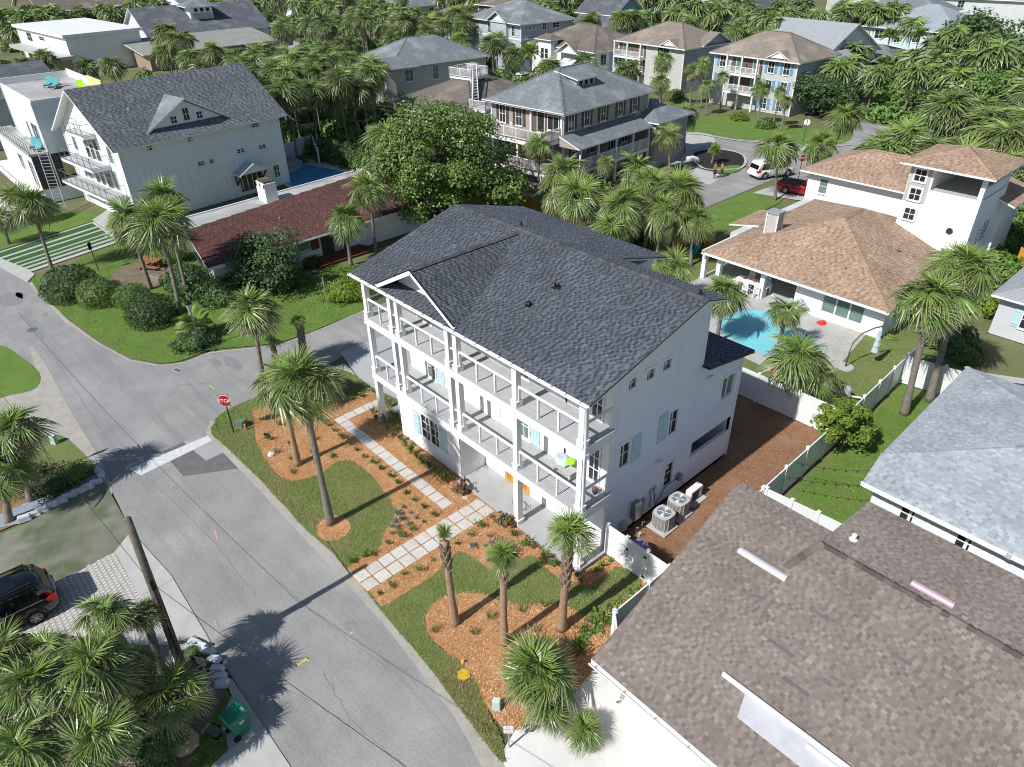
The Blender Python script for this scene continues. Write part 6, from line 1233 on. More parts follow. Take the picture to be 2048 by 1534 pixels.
ga = House('dormer_garage', 'white garage with grey roof and small dormer beside wooden fence', -23, 97, 9, 9, 3.0, 'white_wall', math.radians(-4)); ga.roof('gable_y', 2.6, 'roof_pale', .5, gmat='white'); MB().box(-3.4,2.2,3.6,-1.0,5.4,5.2).build('dormer','white',ga.root); roof_mesh(ga.root, [[(-.6,1.9,5.1),(-.6,5.7,5.1),(-4.2,5.7,5.8),(-4.2,1.9,5.8)]], 'roof_pale', .12, 'dormer_roof'); window(ga.root, face_fn(-1.0,2.2,0,1), .8, 4.0, 1.4, .8, 2, 1)
for k in range(2): m = MB(); fbox(m, ga.r, 1.0+k*3.8, 4.0+k*3.8, .05, 2.3, .0, .05); m.build('garage_door', 'wall_dark', ga.root)
dl = far('dark_blue_house', 'low dark blue house with grey roof and blue chimney', -23.5, 118, -6, 14, 11, 2.8, 'wall_blue', 'hip', 1.6, 'roof_grey', (), [(2,1,1.2,1.2)]); MB().box(-10,-.8,0,-8.2,.2,4.6).build('chimney', 'wall_bluegrey', dl.root); MB().box(-14,-1.5,2.3,-9.8,0,2.6).build('canopy', 'roof_pale', dl.root)
aq = far('aqua_house', 'aqua house with silver metal hip roof and corner porch', -22, 139, -3, 17, 15, 5.6, 'wall_aqua', 'hip', 3.4, 'roof_metal', [(2,3.4,1.6,1.4),(6,3,1,1.6),(9.4,3.3,1.4,1.4)], [(8,3,1.2,1.6)]); R_ = aq.root
deck(R_, -4.2, .3, -.6, .0, 2.9, 'deck_grey', fh=.3, name='porch_deck'); railing(R_, [(-4.2,-.55),(.3,-.55)], 2.9, .9); deck(R_, .01, 1.6, 0, 8, 2.9, 'deck_grey', fh=.3, along='y', name='porch_deck'); railing(R_, [(1.55,0),(1.55,8)], 2.9, .9)
for q in ((1.5,0),(1.5,4),(1.5,8)): column(R_, q[0], q[1], 0, 5.5, .2, plinth=0)
MB().box(-4.1,-.02,3,-.2,-.01,5.3).build('porch_shade_panel', 'wall_blue', R_)  # dark blue sheet painted as porch shade; the wall has no recess
far('brown_roof_house', 'brown roofed house with blue walls among palms at the top', -112, 98, 6, 16, 12, 4.6, 'wall_teal', 'hip', 2.4, 'roof_brown', [(5,2.4,1.2,1.4),(9,2.4,2,1)], [(3,2.4,1.2,1.4)]); far('brick_tower_house', 'tall narrow brick and cream house behind the blue grey house', -101, 100, 0, 9, 9, 8.4, 'wall_brown', 'hip', 1.6, 'roof_brown', [(2,6,1.2,1.4)], [(3,5,1.2,1.4)])
far('motel_block', 'long beige block with olive flat pitched roof behind palms', -131, 33, 0, 25, 26, 3.2, 'wall_tan', 'gable_y', 1.4, 'roof_olive', [(3,1.2,2,1.2)], [(3,1.3,2.2,1.1),(8,1.3,2.2,1.1),(14,1.3,2.2,1.1),(20,1.3,2.2,1.1)], ov=1.4)
lh = far('cupola_house', 'long house with slate grey roof and white cupola at the upper left', -146, 39, -4, 20, 26, 4.6, 'white_wall', 'gable_y', 4.6, 'roof_dark'); MB().box(-8.5,10.5,6.0,-4.2,15.5,9.2).build('cupola', 'white', lh.root); pl, ln = hip_planes(-9.5,-3.2,9.5,16.5,9.2,1.4); roof_mesh(lh.root, pl, 'roof_grey', .15, 'cupola_roof'); MB().box(-4.19,10.7,6.4,-4.15,15.3,7.9).build('cupola_panel', 'wall_grey', lh.root)
for k in range(3): window(lh.root, face_fn(-4.2,10.5,0,1), 1.0+k*1.3, 8.1, .8, .7, 1, 1, .06)
um = House('flat_roof_house', 'white modern flat roofed house with dark glazing at the upper left', -140, 21.5, 30, 14, 6.6, 'white', math.radians(4)); um.wins('f', [(14,4.9,3,.7),(6,4.2,3,1.6)]); MB().box(-30.6,-.6,6.4,.8,14.6,6.95).build('roof', 'trim_white', um.root); MB().box(-28,-3,2.8,2,0,3.4).build('canopy', 'ac_paint', um.root); MB().box(-27,-.1,0,0,-.02,2.7).build('glazing', 'glass', um.root); MB().box(-5,-2.8,0,-4,-2,2.8).build('pier', 'white', um.root)
far('dark_gable_house', 'dark brown gable house at the top left corner', -212, 34, 0, 30, 22, 6, 'wall_brown', 'gable_y', 6, 'roof_brown', [(6,4,2,2)], [(4,4,1.5,2),(12,4,1.5,2)]); far('white_front_house', 'white fronted house with grey roofs behind the cupola house', -185, 62, 0, 22, 16, 6.5, 'white_wall', 'gable_y', 3, 'roof_grey', [(3,3,1.5,2),(9,3,1.5,2)])
for i, (x, y, W, D, H, wl, rm, lb) in enumerate(((-150,108,20,14,5,'wall_pale','roof_grey','grey roofed house half hidden by palms at top centre left'),(-190,95,24,16,6,'white_wall','roof_grey','white house at the top edge left of centre'),(-128,138,20,14,5,'wall_grey','roof_dark','dark roofed grey house at the top edge near centre'),(-98,160,18,14,5,'wall_pale','roof_pale','pale roofed house at the top edge right of centre'),(-50,185,20,14,7,'wall_stone','roof_grey','stone coloured two storey house at the top edge right'),(-20,192,24,14,7,'wall_pale','roof_metal','long metal roofed house behind the aqua house'),(2,178,16,14,5,'white_wall','roof_brown','brown roofed house at the top right corner'),(-36,165,16,12,6,'wall_teal','roof_grey','blue house with dark porch behind the grey gable house'),(-240,120,24,16,6,'wall_pale','roof_dark','dark roofed house far off at the top left'),(-165,150,20,15,6,'wall_stone','roof_taupe','taupe roofed house far off at the top'))):
    far('distant_house', lb, x, y, rnd.uniform(-6,6), W, D, H, wl, 'hip', 3, rm, [(3,H-2.2,1.4,1.4),(W-6,H-2.2,1.4,1.4)], [(3,H-2.2,1.4,1.4),(8,H-2.2,1.4,1.4)])
# ------------------------------------------------------------------ palms, trees, shrubs
FY = 'palms in the front yard of the white house'
palm(5.34,-6.43,7.69,1.80,(5.35,-6.42), 'tall leaning palm with shaggy skirt in a round mulch ring', n=52, near=True, group=FY, curve=.05, r=.2)
palm(0.37,-5.35,5.07,1.68,(0.34,-5.44), 'palm with brown trunk in the mulch bed beside the leaning palm', n=40, near=True, group=FY, r=.2, mat='trunk_new')
palm(13.64,-5.78,4.57,0.84,(13.71,-5.68), 'newly planted palm with a tied upright tuft of leaves', n=6, near=True, style='tied', group=FY, r=.2, mat='trunk_new', boots=.9)
palm(15.79,-4.82,4.61,0.81,(15.74,-4.87), 'middle of three new palms, with a rounded grey green tuft', n=34, near=True, group=FY, r=.19, mat='trunk_new', boots=.7, style='tuft')
palm(16.93,-2.67,4.89,1.18,(16.79,-2.79), 'new palm nearest the white gate with open windblown fronds', n=22, near=True, style='tuft', group=FY, r=.21, mat='trunk_new', boots=1.5)
palm(-8.26,-2.81,4.74,1.91,(-8.37,-3.12), 'palm with thick pale skirt at the street corner lawn', n=52, near=True, group=FY, r=.18)
palm(-7.34,-0.53,3.59,0.72,(-7.42,-0.71), 'small palm with dark pineapple textured trunk near the driveway', n=16, near=True, style='tuft', group=FY, r=.24, boots=2.6)
palm(-8.82,-1.85,1.96,0.74,(-8.85,-1.95), 'short spiky palm beside the pineapple trunk palm', n=14, near=True, style='tuft', group=FY, r=.16, boots=1)
palm(-4.12,-1.47,0.90,1.81, 'low fan palm clump behind the leaning palm crowns', n=26, near=True, style='ground', group=FY, name='fan_palm')
palm(18.22,-5.47,0.90,1.73, 'large low fan palm clump at the mulch bed tip', n=44, near=True, style='ground', group='low fan palms', name='fan_palm')
palm(19.16,-5.90,0.50,1.04, 'lower half of the large fan palm clump on the sand', n=20, near=True, style='ground', group='low fan palms', name='fan_palm')
palm(20.46,-5.44,0.35,0.85, 'small yellow green fan palm alone on the white sand', n=30, near=True, style='ground', group='low fan palms', name='fan_palm')
BL_ = 'palms crowding the lower left corner'
for i, (a, lb) in enumerate((((8.40,-15.91,4.20,1.10), 'palm crown behind the utility pole, uppermost of the lower left clump'), ((8.53,-14.91,3.60,0.79), 'small palm crown touching the utility pole'), ((7.13,-17.82,3.00,1.02), 'palm in front of the black car rear wheel'), ((10.21,-16.75,4.20,1.62), 'big bright palm in the middle of the lower left clump'), ((9.59,-18.35,4.00,1.59), 'broad drooping palm left of the big bright palm'), ((6.53,-18.97,3.20,1.25), 'palm at the left edge below the black car'), ((12.17,-17.49,3.40,1.40), 'dark palm at the bottom edge of the lower left clump'), ((11.48,-19.23,3.80,1.34), 'yellowish palm in the bottom left corner'), ((9.78,-15.83,3.00,0.99), 'shaded palm between the pole and the big bright palm'))):
    palm(*a, lb, n=34, near=True, group=BL_, r=.2, style='full')
palm(10.95,-15.30,2.04,1.39,(10.93,-15.73), 'palm with pale dead leaf tips beside the green bin', n=40, near=True, group=BL_, r=.2)
palm(-6.30,-15.71,3.72,1.64,(-6.30,-16.36), 'right of two palms in the flower bed at the left edge', n=40, near=True, group='palms in the left flower bed', r=.2); palm(-5.38,-16.84,2.60,1.61,(-5.37,-17.50), 'left of two palms in the flower bed at the left edge', n=36, near=True, group='palms in the left flower bed', r=.2)
CL_ = 'palms on the corner lawn'
palm(-36.14,-7.71,5.39,2.03,(-36.18,-8.08), 'slim palm beside the striped driveway', n=44, near=True, group=CL_, r=.17); palm(-27.18,-3.36,5.49,2.13,(-27.18,-3.35), 'leaning palm behind the clipped round bushes', n=42, near=True, group=CL_, r=.18); palm(-21.14,-2.90,6.58,2.37,(-21.24,-3.28), 'tall palm with pale trunk by the street lamp', n=46, near=True, group=CL_, r=.19, curve=.04); palm(-23.06,-1.69,7.46,2.02,(-23.13,-1.95), 'palm behind the tall pale trunk palm', n=40, near=True, group=CL_, r=.18)
palm(-20.19,10.37,3.63,1.99,(-20.21,10.34), 'yellow tinged palm at the red roof entrance steps', n=42, near=True, group=CL_, r=.18); palm(-21.27,13.52,5.09,2.13,(-21.29,13.49), 'taller palm right of the red roof entrance', n=42, near=True, group=CL_, r=.18)
palm(-50.51,-6.81,2.40,1.88, 'bushy low palm in front of the modern house', group=CL_, near=True, n=30); palm(-45.93,-9.01,2.20,1.76, 'low palm at the left edge by the sand drive', group=CL_, near=True, n=30)
PP = 'palms by the turquoise pool'
palm(7.90,20.98,3.20,1.84, 'palm with tan flower stalks at the pool corner', n=46, near=True, group=PP); palm(11.22,22.91,2.60,1.44, 'short palm in front of the porch loungers', n=30, near=True, group=PP); palm(14.84,17.50,3.00,2.14, 'large palm leaning over the white fence by the pool', n=52, near=True, group=PP); palm(2.20,23.32,2.60,1.84, 'grey green palm behind the main roof ridge', n=34, near=True, group=PP); palm(16.07,18.17,2.20,1.37, 'low palm right of the large pool palm', n=26, near=True, group=PP)
palm(19.30,21.41,6.79,2.09,(19.78,21.53), 'front of two tall palms by the white fence', n=56, near=True, group='pair of tall palms', r=.24); palm(19.65,23.71,7.84,2.07,(20.20,23.85), 'rear of two tall palms by the white fence', n=56, near=True, group='pair of tall palms', r=.24)
MD = 'palms between the white house and the beige deck house'
for a, lb in (((-10.93,27.45,3.60,2.63), 'palm with drooping fronds just behind the dark roof left'), ((-14.74,29.83,4.20,2.47), 'palm in front of the beige house lower deck'), ((-5.17,26.41,4.40,2.43), 'left palm of the dense clump behind the roof'), ((-5.62,30.32,5.00,2.44), 'central palm of the dense clump behind the roof'), ((-2.79,30.47,5.20,2.45), 'right palm of the dense clump beside the street'), ((-2.93,28.62,4.00,2.35), 'front palm of the dense clump with yellow leaves'), ((-9.00,32.83,5.20,2.16), 'rear palm of the dense clump behind the roof'), ((-0.92,29.83,3.60,1.95), 'lowest palm of the dense clump near the orange fence'), ((-5.03,24.89,3.00,1.95), 'shaded palm low against the dark roof edge'), ((-15.80,29.67,2.40,2.30), 'low palm near the plunge pool')):
    palm(*a, lb, n=44, near=True, group=MD)
palm(-21.59,33.17,4.98,1.76,(-21.58,33.18), 'slender palm beside the beige house corner post', near=True, n=38, group=MD, r=.15); palm(-22.87,42.67,4.18,2.14,(-22.97,42.58), 'slender palm before the beige house side porch', near=True, n=38, group=MD, r=.15); palm(-17.88,49.01,3.75,1.83,(-17.39,49.36), 'palm beside the beige house rear wing', near=True, n=36, group=MD, r=.15); palm(-21.37,56.94,4.19,1.99,(-21.17,57.08), 'palm at the driveway of the beige house', near=True, n=36, group=MD, r=.15)
ST = 'palms along the far street'
for a, lb in (((-38.68,74.67,6.19,1.88,(-38.49,74.81)), 'tall palm before the green shuttered house'), ((-34.84,69.44,4.30,1.80,(-34.24,69.89)), 'short palm below the tall palm at the green shuttered house'), ((-36.44,79.13,4.54,1.62,(-36.30,79.23)), 'left of twin palms beside the green shuttered house'), ((-34.32,78.77,5.49,1.59,(-34.10,78.92)), 'right of twin palms beside the green shuttered house'), ((-30.95,75.19,3.68,1.40,(-30.73,75.33)), 'low palm between the two shuttered houses'), ((-30.46,77.86,4.70,1.27,(-30.20,78.02)), 'slim palm left of the blue shuttered porch'), ((-22.57,74.96,4.43,1.58,(-22.21,75.17)), 'thick palm before the blue shuttered porch'), ((-20.00,75.28,4.40,1.17,(-20.14,75.21)), 'left of two slim palms at the blue shuttered corner'), ((-18.38,74.27,3.54,1.15,(-18.36,74.28)), 'right of two slim palms at the blue shuttered corner'), ((-4.94,48.86,4.82,2.29,(-4.43,49.12)), 'palm leaning over the white parked car'), ((-6.11,60.18,2.46,2.36,(-6.58,59.96)), 'palm above the red pickup truck'), ((-5.94,64.24,4.92,2.28,(-6.62,63.94)), 'palm beside the far stop sign'), ((-17.90,39.07,2.81,1.31,(-17.87,39.10)), 'small palm behind the beige house steps')):
    palm(*a, lb, n=38, near=True, group=ST, r=.15)
for a, lb in (((-63.65,72.00,5.50,2.14), 'feathery palm beside the blue grey house'), ((-15.86,55.31,1.60,1.01), 'small feathery palm on the black mulch island'), ((-27.34,123.32,6.00,2.07), 'tall feathery palm before the aqua house'), ((-20.06,105.88,4.00,2.01), 'feathery palm behind the wooden fence'), ((-13.38,128.27,3.00,1.83), 'silvery feathery palm on the far lawn'), ((-21.03,119.42,7.00,1.63), 'second tall palm before the aqua house'), ((-16.17,120.22,4.00,2.11), 'feathery palm below the aqua porch')):
    palm(*a, lb, n=26, style='pinnate', group='feathery palms', name='feather_palm', r=.15)
_occ = []; FARP = []; FARB = []
def palms_in(x0, x1, y0, y1, n, hr, rr, label, group, seed, gap=2.0, shr=0, mass=False):
    g = random.Random(seed); k = 0; tries = 0
    while k < n and tries < n*40:
        tries += 1; x, y = g.uniform(x0, x1), g.uniform(y0, y1)
        if any((x-a)**2+(y-b)**2 < gap*gap for a, b in _occ): continue
        if mass and (g.random() < .25 or any(abs(x-a) < 15 and -16 < y-b < 14 for a, b in ((-158,106),(-200,95),(-136,136),(-106,158),(-58,183),(-30,190),(-4,176),(-42,163),(-250,118),(-173,150)))): continue
        _occ.append((x, y)); h, r_ = g.uniform(*hr), g.uniform(*rr)*1.22; k += 1
        if mass: FARP.append((x, y, h, r_))
        else: palm(x, y, h, r_, label, n=40, group=group, r=.15)
    for k in range(shr):
        x, y = g.uniform(x0, x1), g.uniform(y0, y1); s_ = g.uniform(1.3,2.8); FARB.append((x, y, s_, s_*g.uniform(.7,1.3)))
palms_in(-66,-50,22,38,24,(5.5,8.5),(1.6,2.0),'sabal palm in the grove behind the deep blue pool','palms behind the deep blue pool',1, shr=16)
palms_in(-92,-66,26,46,26,(5.5,8.5),(1.6,2.0),'sabal palm in the grove left of the grey roof house','palms left of the grey roof house',2, shr=26)
palms_in(-100,-84,50,96,32,(5.5,9),(1.6,2.1),'sabal palm behind the grey roof house','palms behind the grey roof house',3, shr=20); palms_in(-84,-60,68,79,5,(4,5.5),(1.6,2.1),'sabal palm in front of the blue grey house','palms in front of the blue grey house',4, shr=6)
palms_in(-124,-108,26,64,9,(5,7.5),(1.7,2.2),'sabal palm in front of the long beige block','palms in front of the beige block',5, shr=10); palms_in(-138,-100,66,92,34,(5,9),(1.7,2.3),'','',6, shr=24, mass=True)
palms_in(-128,-92,4,20,8,(4,6),(1.6,2.1),'sabal palm behind the small metal roof cottage','palms behind the cottage',7, shr=14); palms_in(-206,-176,20,58,40,(4,7),(2,2.6),'','',8, shr=40, mass=True); palms_in(-215,-150,66,130,60,(5,9),(2,2.6),'','',9, gap=3, shr=70, mass=True)
palms_in(-150,-112,112,160,40,(5,9),(2,2.5),'','',10, gap=3, shr=46, mass=True); palms_in(-82,-46,94,106,14,(4,8),(1.7,2.2),'sabal palm behind the green shuttered house','palms behind the green shuttered house',11, shr=16); palms_in(-72,-40,110,140,30,(5,9),(1.8,2.4),'','',12, shr=46, mass=True)
palms_in(-46,-30,140,165,16,(5,8),(2,2.4),'','',13, shr=24, mass=True); palms_in(2,30,62,100,44,(3,6.5),(2.0,2.5),'sabal palm in the thicket behind the lookout tower','palms in the thicket behind the tower',14, gap=2.4, shr=50); palms_in(-6,30,100,130,22,(3,6),(2,2.5),'','',15, shr=34, mass=True)
palms_in(-1,32,58,64,20,(3,5.5),(1.9,2.4),'sabal palm at the street edge behind the tan roofs','palms at the street edge behind the tan roofs',25, gap=2.2, shr=24); palms_in(20,34,44,60,12,(2.5,5),(1.9,2.4),'sabal palm right of the lookout tower','palms right of the tower',16, shr=14); palms_in(-10,30,150,200,30,(5,8),(2,2.6),'','',17, gap=3, shr=44, mass=True); palms_in(-100,-70,130,185,36,(5,9),(2,2.5),'','',18, gap=3, shr=40, mass=True)
palms_in(-300,-210,50,180,70,(5,9),(2.4,3),'','',19, gap=4, shr=80, mass=True); palms_in(-54,-42,60,78,5,(3.5,5),(1.6,2.0),'sabal palm beside the white brown roofed house','palms beside the white brown roofed house',20, shr=10); palms_in(-38,-27,24,31,5,(3.5,5),(1.5,1.8),'sabal palm under the broad leafy tree','palms under the leafy tree',21, shr=10)
palms_in(-140,-104,138,170,20,(5,9),(2,2.5),'','',22, gap=3, shr=30, mass=True); palms_in(-48,-26,106,114,6,(4,6),(1.8,2.2),'','',23, shr=20, mass=True); palms_in(-20,2,88,124,22,(3.5,7),(1.8,2.3),'','',26, shr=40, mass=True); palms_in(-70,-50,24,46,0,(4,6),(1,1),'','',24, shr=14, mass=True)
def merged(name, label, items, srcs, mats, cat, trunk=False):
    Vs = []; Fs = []; Cs = []; Ms = []; off = 0
    for i, (x, y, h, r_) in enumerate(items):
        co, f, c, mi = srcs[i % len(srcs)]; a = i*1.7; ca, sa = math.cos(a), math.sin(a); R = np.array([[ca,-sa,0],[sa,ca,0],[0,0,1]])
        v = (co@R.T)*(np.array([r_,r_,r_]) if trunk else np.array([h,h,r_]))+np.array([x, y, h if trunk else 0]); Vs.append(v); Fs.append(f+off); Cs.append(c); Ms.append(mi); off += len(v)
        if trunk:
            t = MB().tube([(x,y,0),(x+.1,y,h*.5),(x,y,h)], [.2,.16,.15], 5, False); tv = np.array(t.v); tf = np.array(t.f); tf = np.vstack([tf[:,[0,1,2]], tf[:,[0,2,3]]]); Vs.append(tv); Fs.append(tf+off); Cs.append(np.zeros((len(tv),3))); Ms.append(np.full(len(tf),4)); off += len(tv)
    o = bpy.data.objects.new(name, np_mesh(name, np.vstack(Vs), np.vstack(Fs), mats, col=np.vstack(Cs), mi=np.concatenate(Ms))); link(o); tag(o, label, cat, kind='stuff')
def grab(me):
    n = len(me.vertices); co = np.empty(n*3, np.float32); me.vertices.foreach_get('co', co); f = np.empty(len(me.loops), np.int32); me.loops.foreach_get('vertex_index', f); mi = np.empty(len(me.polygons), np.int32); me.polygons.foreach_get('material_index', mi)
    c = np.zeros((n, 3), np.float32)
    if 'Col' in me.color_attributes: q = np.empty(n*4, np.float32); me.color_attributes['Col'].data.foreach_get('color', q); c = q.reshape(-1,4)[:,:3]
    return co.reshape(-1,3), f.reshape(-1,3), c, mi
FR['r'] = [frond_mesh('frond_leaf', 'frond_far', 900+i, n=12, wid=.085) for i in range(4)]; FR['x'] = [frond_mesh('frond_leaf', 'frond_dead', 950+i, n=8, wid=.085, droop=.8, fold=-.1, bend=55) for i in range(4)]
FM = [crown_mesh('full', 100+i, 26) for i in range(5)]
merged('distant_palms', 'distant sabal palms massed between the far houses', FARP, [grab(m_) for m_ in FM], ['frond_far','frond_fresh','frond_yellow','frond_dead','trunk'], 'palms', True)
merged('distant_bushes', 'dense green undergrowth between the far houses', [(x, y, s_, h) for x, y, s_, h in FARB], [grab(shrub_mesh(420,.30,60+i,mt)) for i, mt in enumerate(('leaf','leaf','leaf_dark','leaf'))], ['leaf'], 'bushes')
# broad leaf trees
x, y, z = (-23.31,21.66,4.60); tree('sea_grape_tree', x, y, 10.2, 7.6, 'broad bright green leafy tree behind the dark roof', 'leaf_grape', n=42000, size=.25, seed=3, clumps=60, z0=.06, trunk=.3)
x, y, z = (-18.63,25.43,2.50); tree('sea_grape_tree', x, y, 5.5, 3.6, 'smaller leafy tree at the right foot of the broad leafy tree', 'leaf_grape', n=7000, size=.32, seed=6, clumps=30, z0=.06, trunk=.16)
x, y = (18.28,16.00); tree('citrus_tree', x+.7, y-.3, 3.1, 1.75, 'small lime green citrus tree on the narrow lawn', 'leaf_lime', n=5200, size=.17, seed=5, clumps=26, z0=.2, trunk=.09)
x, y, z = (-16.67,138.22,4.00); tree('oak_tree', x, y, 9, 8.5, 'rounded dark green tree right of the aqua house', 'leaf_dark', n=9000, size=.55, seed=7, clumps=60, z0=.15)
x, y, z = (-1.19,92.44,2.00); tree('magnolia', x, y, 6.5, 7.5, 'wide bronze green tree at the right edge', 'leaf', n=11000, size=.4, seed=8, clumps=70, z0=.1); x, y = (-15.40,81.64); tree('round_tree', x-3, y+3, 5.6, 4.6, 'dense round dark tree by the blue shuttered house', 'leaf_dark', n=9000, size=.3, seed=9, clumps=70, z0=.1)
x, y, z = (-20.32,3.65,2.00); tree('bay_tree', x, y, 4.4, 3.6, 'spreading dark tree hiding the red roof corner', 'leaf_dark', n=9000, size=.2, seed=10, clumps=60, z0=.15)
for i, (px, s, lb) in enumerate((((-46.29,152.94),6,'left of the aqua house'), ((-86.58,140.77),5,'behind the green shuttered house'), ((5.04,83.99),4,'right of the lookout tower roof'))): tree('leafy_tree', px[0], px[1], s*1.3, s, 'leafy green tree '+lb, 'leaf', n=7000, size=.4, seed=20+i, clumps=40, z0=.15)
# clipped bushes of the corner lot
for (a, r_, h_, lb) in (((-30.23,-7.99),2.1,2.3,'largest clipped round bush beside the striped driveway'), ((-27.50,-6.91),1.55,1.9,'second clipped round bush, with reddish leaves'), ((-25.38,-5.21),1.35,1.6,'third clipped round bush in front of the wooden planter'), ((-21.50,-5.11),1.75,2.0,'clipped round bush nearest the street lamp')): shrub('clipped_bush', a[0], a[1], r_, h_, lb, 'bush', 'clipped round bushes', mat='leaf_dark' if r_ > 1.7 else 'leaf', n=4200, size=.085, amp=.06)
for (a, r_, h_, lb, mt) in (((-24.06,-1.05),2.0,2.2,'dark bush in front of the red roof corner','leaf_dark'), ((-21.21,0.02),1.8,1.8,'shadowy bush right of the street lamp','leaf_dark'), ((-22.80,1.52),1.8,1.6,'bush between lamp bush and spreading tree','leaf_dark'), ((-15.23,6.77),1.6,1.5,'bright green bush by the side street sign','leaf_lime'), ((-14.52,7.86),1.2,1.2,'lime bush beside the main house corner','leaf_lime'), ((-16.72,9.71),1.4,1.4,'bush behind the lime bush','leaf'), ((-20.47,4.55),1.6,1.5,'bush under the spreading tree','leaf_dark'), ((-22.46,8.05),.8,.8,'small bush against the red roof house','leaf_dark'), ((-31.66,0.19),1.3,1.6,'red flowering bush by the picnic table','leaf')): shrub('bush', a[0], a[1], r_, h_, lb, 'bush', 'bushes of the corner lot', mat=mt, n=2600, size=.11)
palm(-17.02,-3.76,0.90,1.49, 'low cycad at the foot of the street lamp', n=34, style='pinnate', near=True, group='cycads', name='cycad', cat='cycad'); shrub('bush', *(-15.86,-4.22), 1.4, 1.0, 'dark low bush below the cycad', 'bush', mat='leaf_dark', n=2000, size=.13)
# hedges and bushes here and there
for i, (a, r_, h_, mt) in enumerate((((-49.85,25.27),1.5,2.4,'leaf_dark'),((-47.43,25.55),1.5,2.4,'leaf_dark'),((-45.09,25.81),1.5,2.4,'leaf_dark'),((-42.82,26.07),1.5,2.2,'leaf'))): shrub('hedge_bush', a[0], a[1], r_, h_, 'dark hedge bush beside the deep blue pool', 'bush', 'hedge by the deep blue pool', mat=mt, n=1800, size=.16)
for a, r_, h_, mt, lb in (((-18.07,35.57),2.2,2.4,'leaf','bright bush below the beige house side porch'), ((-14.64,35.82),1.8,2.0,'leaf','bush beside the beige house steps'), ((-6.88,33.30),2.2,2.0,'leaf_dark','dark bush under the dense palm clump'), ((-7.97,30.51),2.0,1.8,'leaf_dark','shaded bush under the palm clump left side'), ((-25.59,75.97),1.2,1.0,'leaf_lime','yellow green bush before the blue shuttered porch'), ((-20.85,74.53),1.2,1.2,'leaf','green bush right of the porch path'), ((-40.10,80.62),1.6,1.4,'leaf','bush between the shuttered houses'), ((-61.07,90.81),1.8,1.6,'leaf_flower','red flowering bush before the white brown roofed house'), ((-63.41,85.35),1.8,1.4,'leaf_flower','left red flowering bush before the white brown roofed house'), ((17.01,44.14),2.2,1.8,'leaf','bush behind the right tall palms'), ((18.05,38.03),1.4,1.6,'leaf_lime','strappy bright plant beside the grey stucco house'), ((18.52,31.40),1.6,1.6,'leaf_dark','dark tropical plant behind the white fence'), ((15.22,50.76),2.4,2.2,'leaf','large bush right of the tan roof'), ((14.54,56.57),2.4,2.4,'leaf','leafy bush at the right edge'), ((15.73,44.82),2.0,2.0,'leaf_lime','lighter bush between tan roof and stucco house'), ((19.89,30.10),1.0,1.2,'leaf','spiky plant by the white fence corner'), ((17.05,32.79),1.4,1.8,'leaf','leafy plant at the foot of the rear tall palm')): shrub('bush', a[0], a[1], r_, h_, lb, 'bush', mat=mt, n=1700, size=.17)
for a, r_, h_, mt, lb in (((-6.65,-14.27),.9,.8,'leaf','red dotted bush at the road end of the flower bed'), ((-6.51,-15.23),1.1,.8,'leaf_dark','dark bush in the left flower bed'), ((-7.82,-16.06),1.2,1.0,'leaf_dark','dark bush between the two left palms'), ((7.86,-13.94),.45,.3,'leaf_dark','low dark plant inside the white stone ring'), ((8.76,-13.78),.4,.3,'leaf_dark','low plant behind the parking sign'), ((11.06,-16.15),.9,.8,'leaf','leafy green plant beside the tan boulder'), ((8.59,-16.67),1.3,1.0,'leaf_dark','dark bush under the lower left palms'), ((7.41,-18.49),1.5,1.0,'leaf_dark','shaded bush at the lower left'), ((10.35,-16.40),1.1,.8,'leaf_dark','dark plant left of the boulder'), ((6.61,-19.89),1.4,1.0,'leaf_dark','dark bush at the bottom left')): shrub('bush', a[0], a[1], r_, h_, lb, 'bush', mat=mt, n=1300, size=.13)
# plants in the mulch
def plants(pts, label, group, mat, r_, h_, n=90, size=.28, cat='shrub', name='garden_shrub'):
    for p in pts:
        k = rnd.uniform(.65,1.3); root = empty(name, (p[0]+rnd.uniform(-.06,.06), p[1]+rnd.uniform(-.06,.06), 0), rnd.uniform(0,6.28), label, cat, group)
        o = bpy.data.objects.new('foliage', plant_mesh(mat, rnd.randrange(5), n, size*.9, .75 if h_ > r_ else .35)); COL.objects.link(o); o.parent = root; o.scale = (r_*1.9*k, r_*1.9*k, h_*1.25*k)
plants([(-2.29,-2.64),(-1.55,-2.62),(-0.83,-2.54),(-0.04,-2.57),(0.80,-2.58),(1.51,-2.58),(2.30,-2.59),(3.01,-2.62),(3.62,-2.56),(4.50,-2.55),(5.09,-2.53),(6.02,-2.63),(6.75,-2.65),(7.47,-2.64),(8.28,-2.63)], 'small green shrub in the row left of the single paver path', 'shrubs left of the paver path', 'leaf_shrub', .22, .42)
plants([(-0.88,-0.10),(-0.24,-0.28),(0.42,-0.28),(1.08,-0.39),(1.73,-0.44),(2.42,-0.49),(3.07,-0.56),(3.61,-0.61),(4.29,-0.69),(4.77,-0.71),(5.35,-0.73),(5.81,-0.76),(6.27,-0.73),(6.78,-0.75)], 'upright green shrub in the row against the house front', 'shrubs against the house front', 'leaf_shrub', .24, .6, 110)
plants([(-0.86,1.08),(-1.41,1.18),(0.90,0.23),(1.41,0.08),(0.45,0.30)], 'lime green shrub near the corner post', 'lime shrubs near the corner post', 'leaf_lime', .25, .5, 110)
plants([(-2.88,-0.29),(-2.79,0.34),(-2.77,1.13),(-3.52,-4.55),(-2.74,-5.60),(-1.50,-4.93),(1.03,-3.81)], 'small dark shrub in the left mulch bed', 'shrubs in the left mulch bed', 'leaf_shrub', .22, .4)
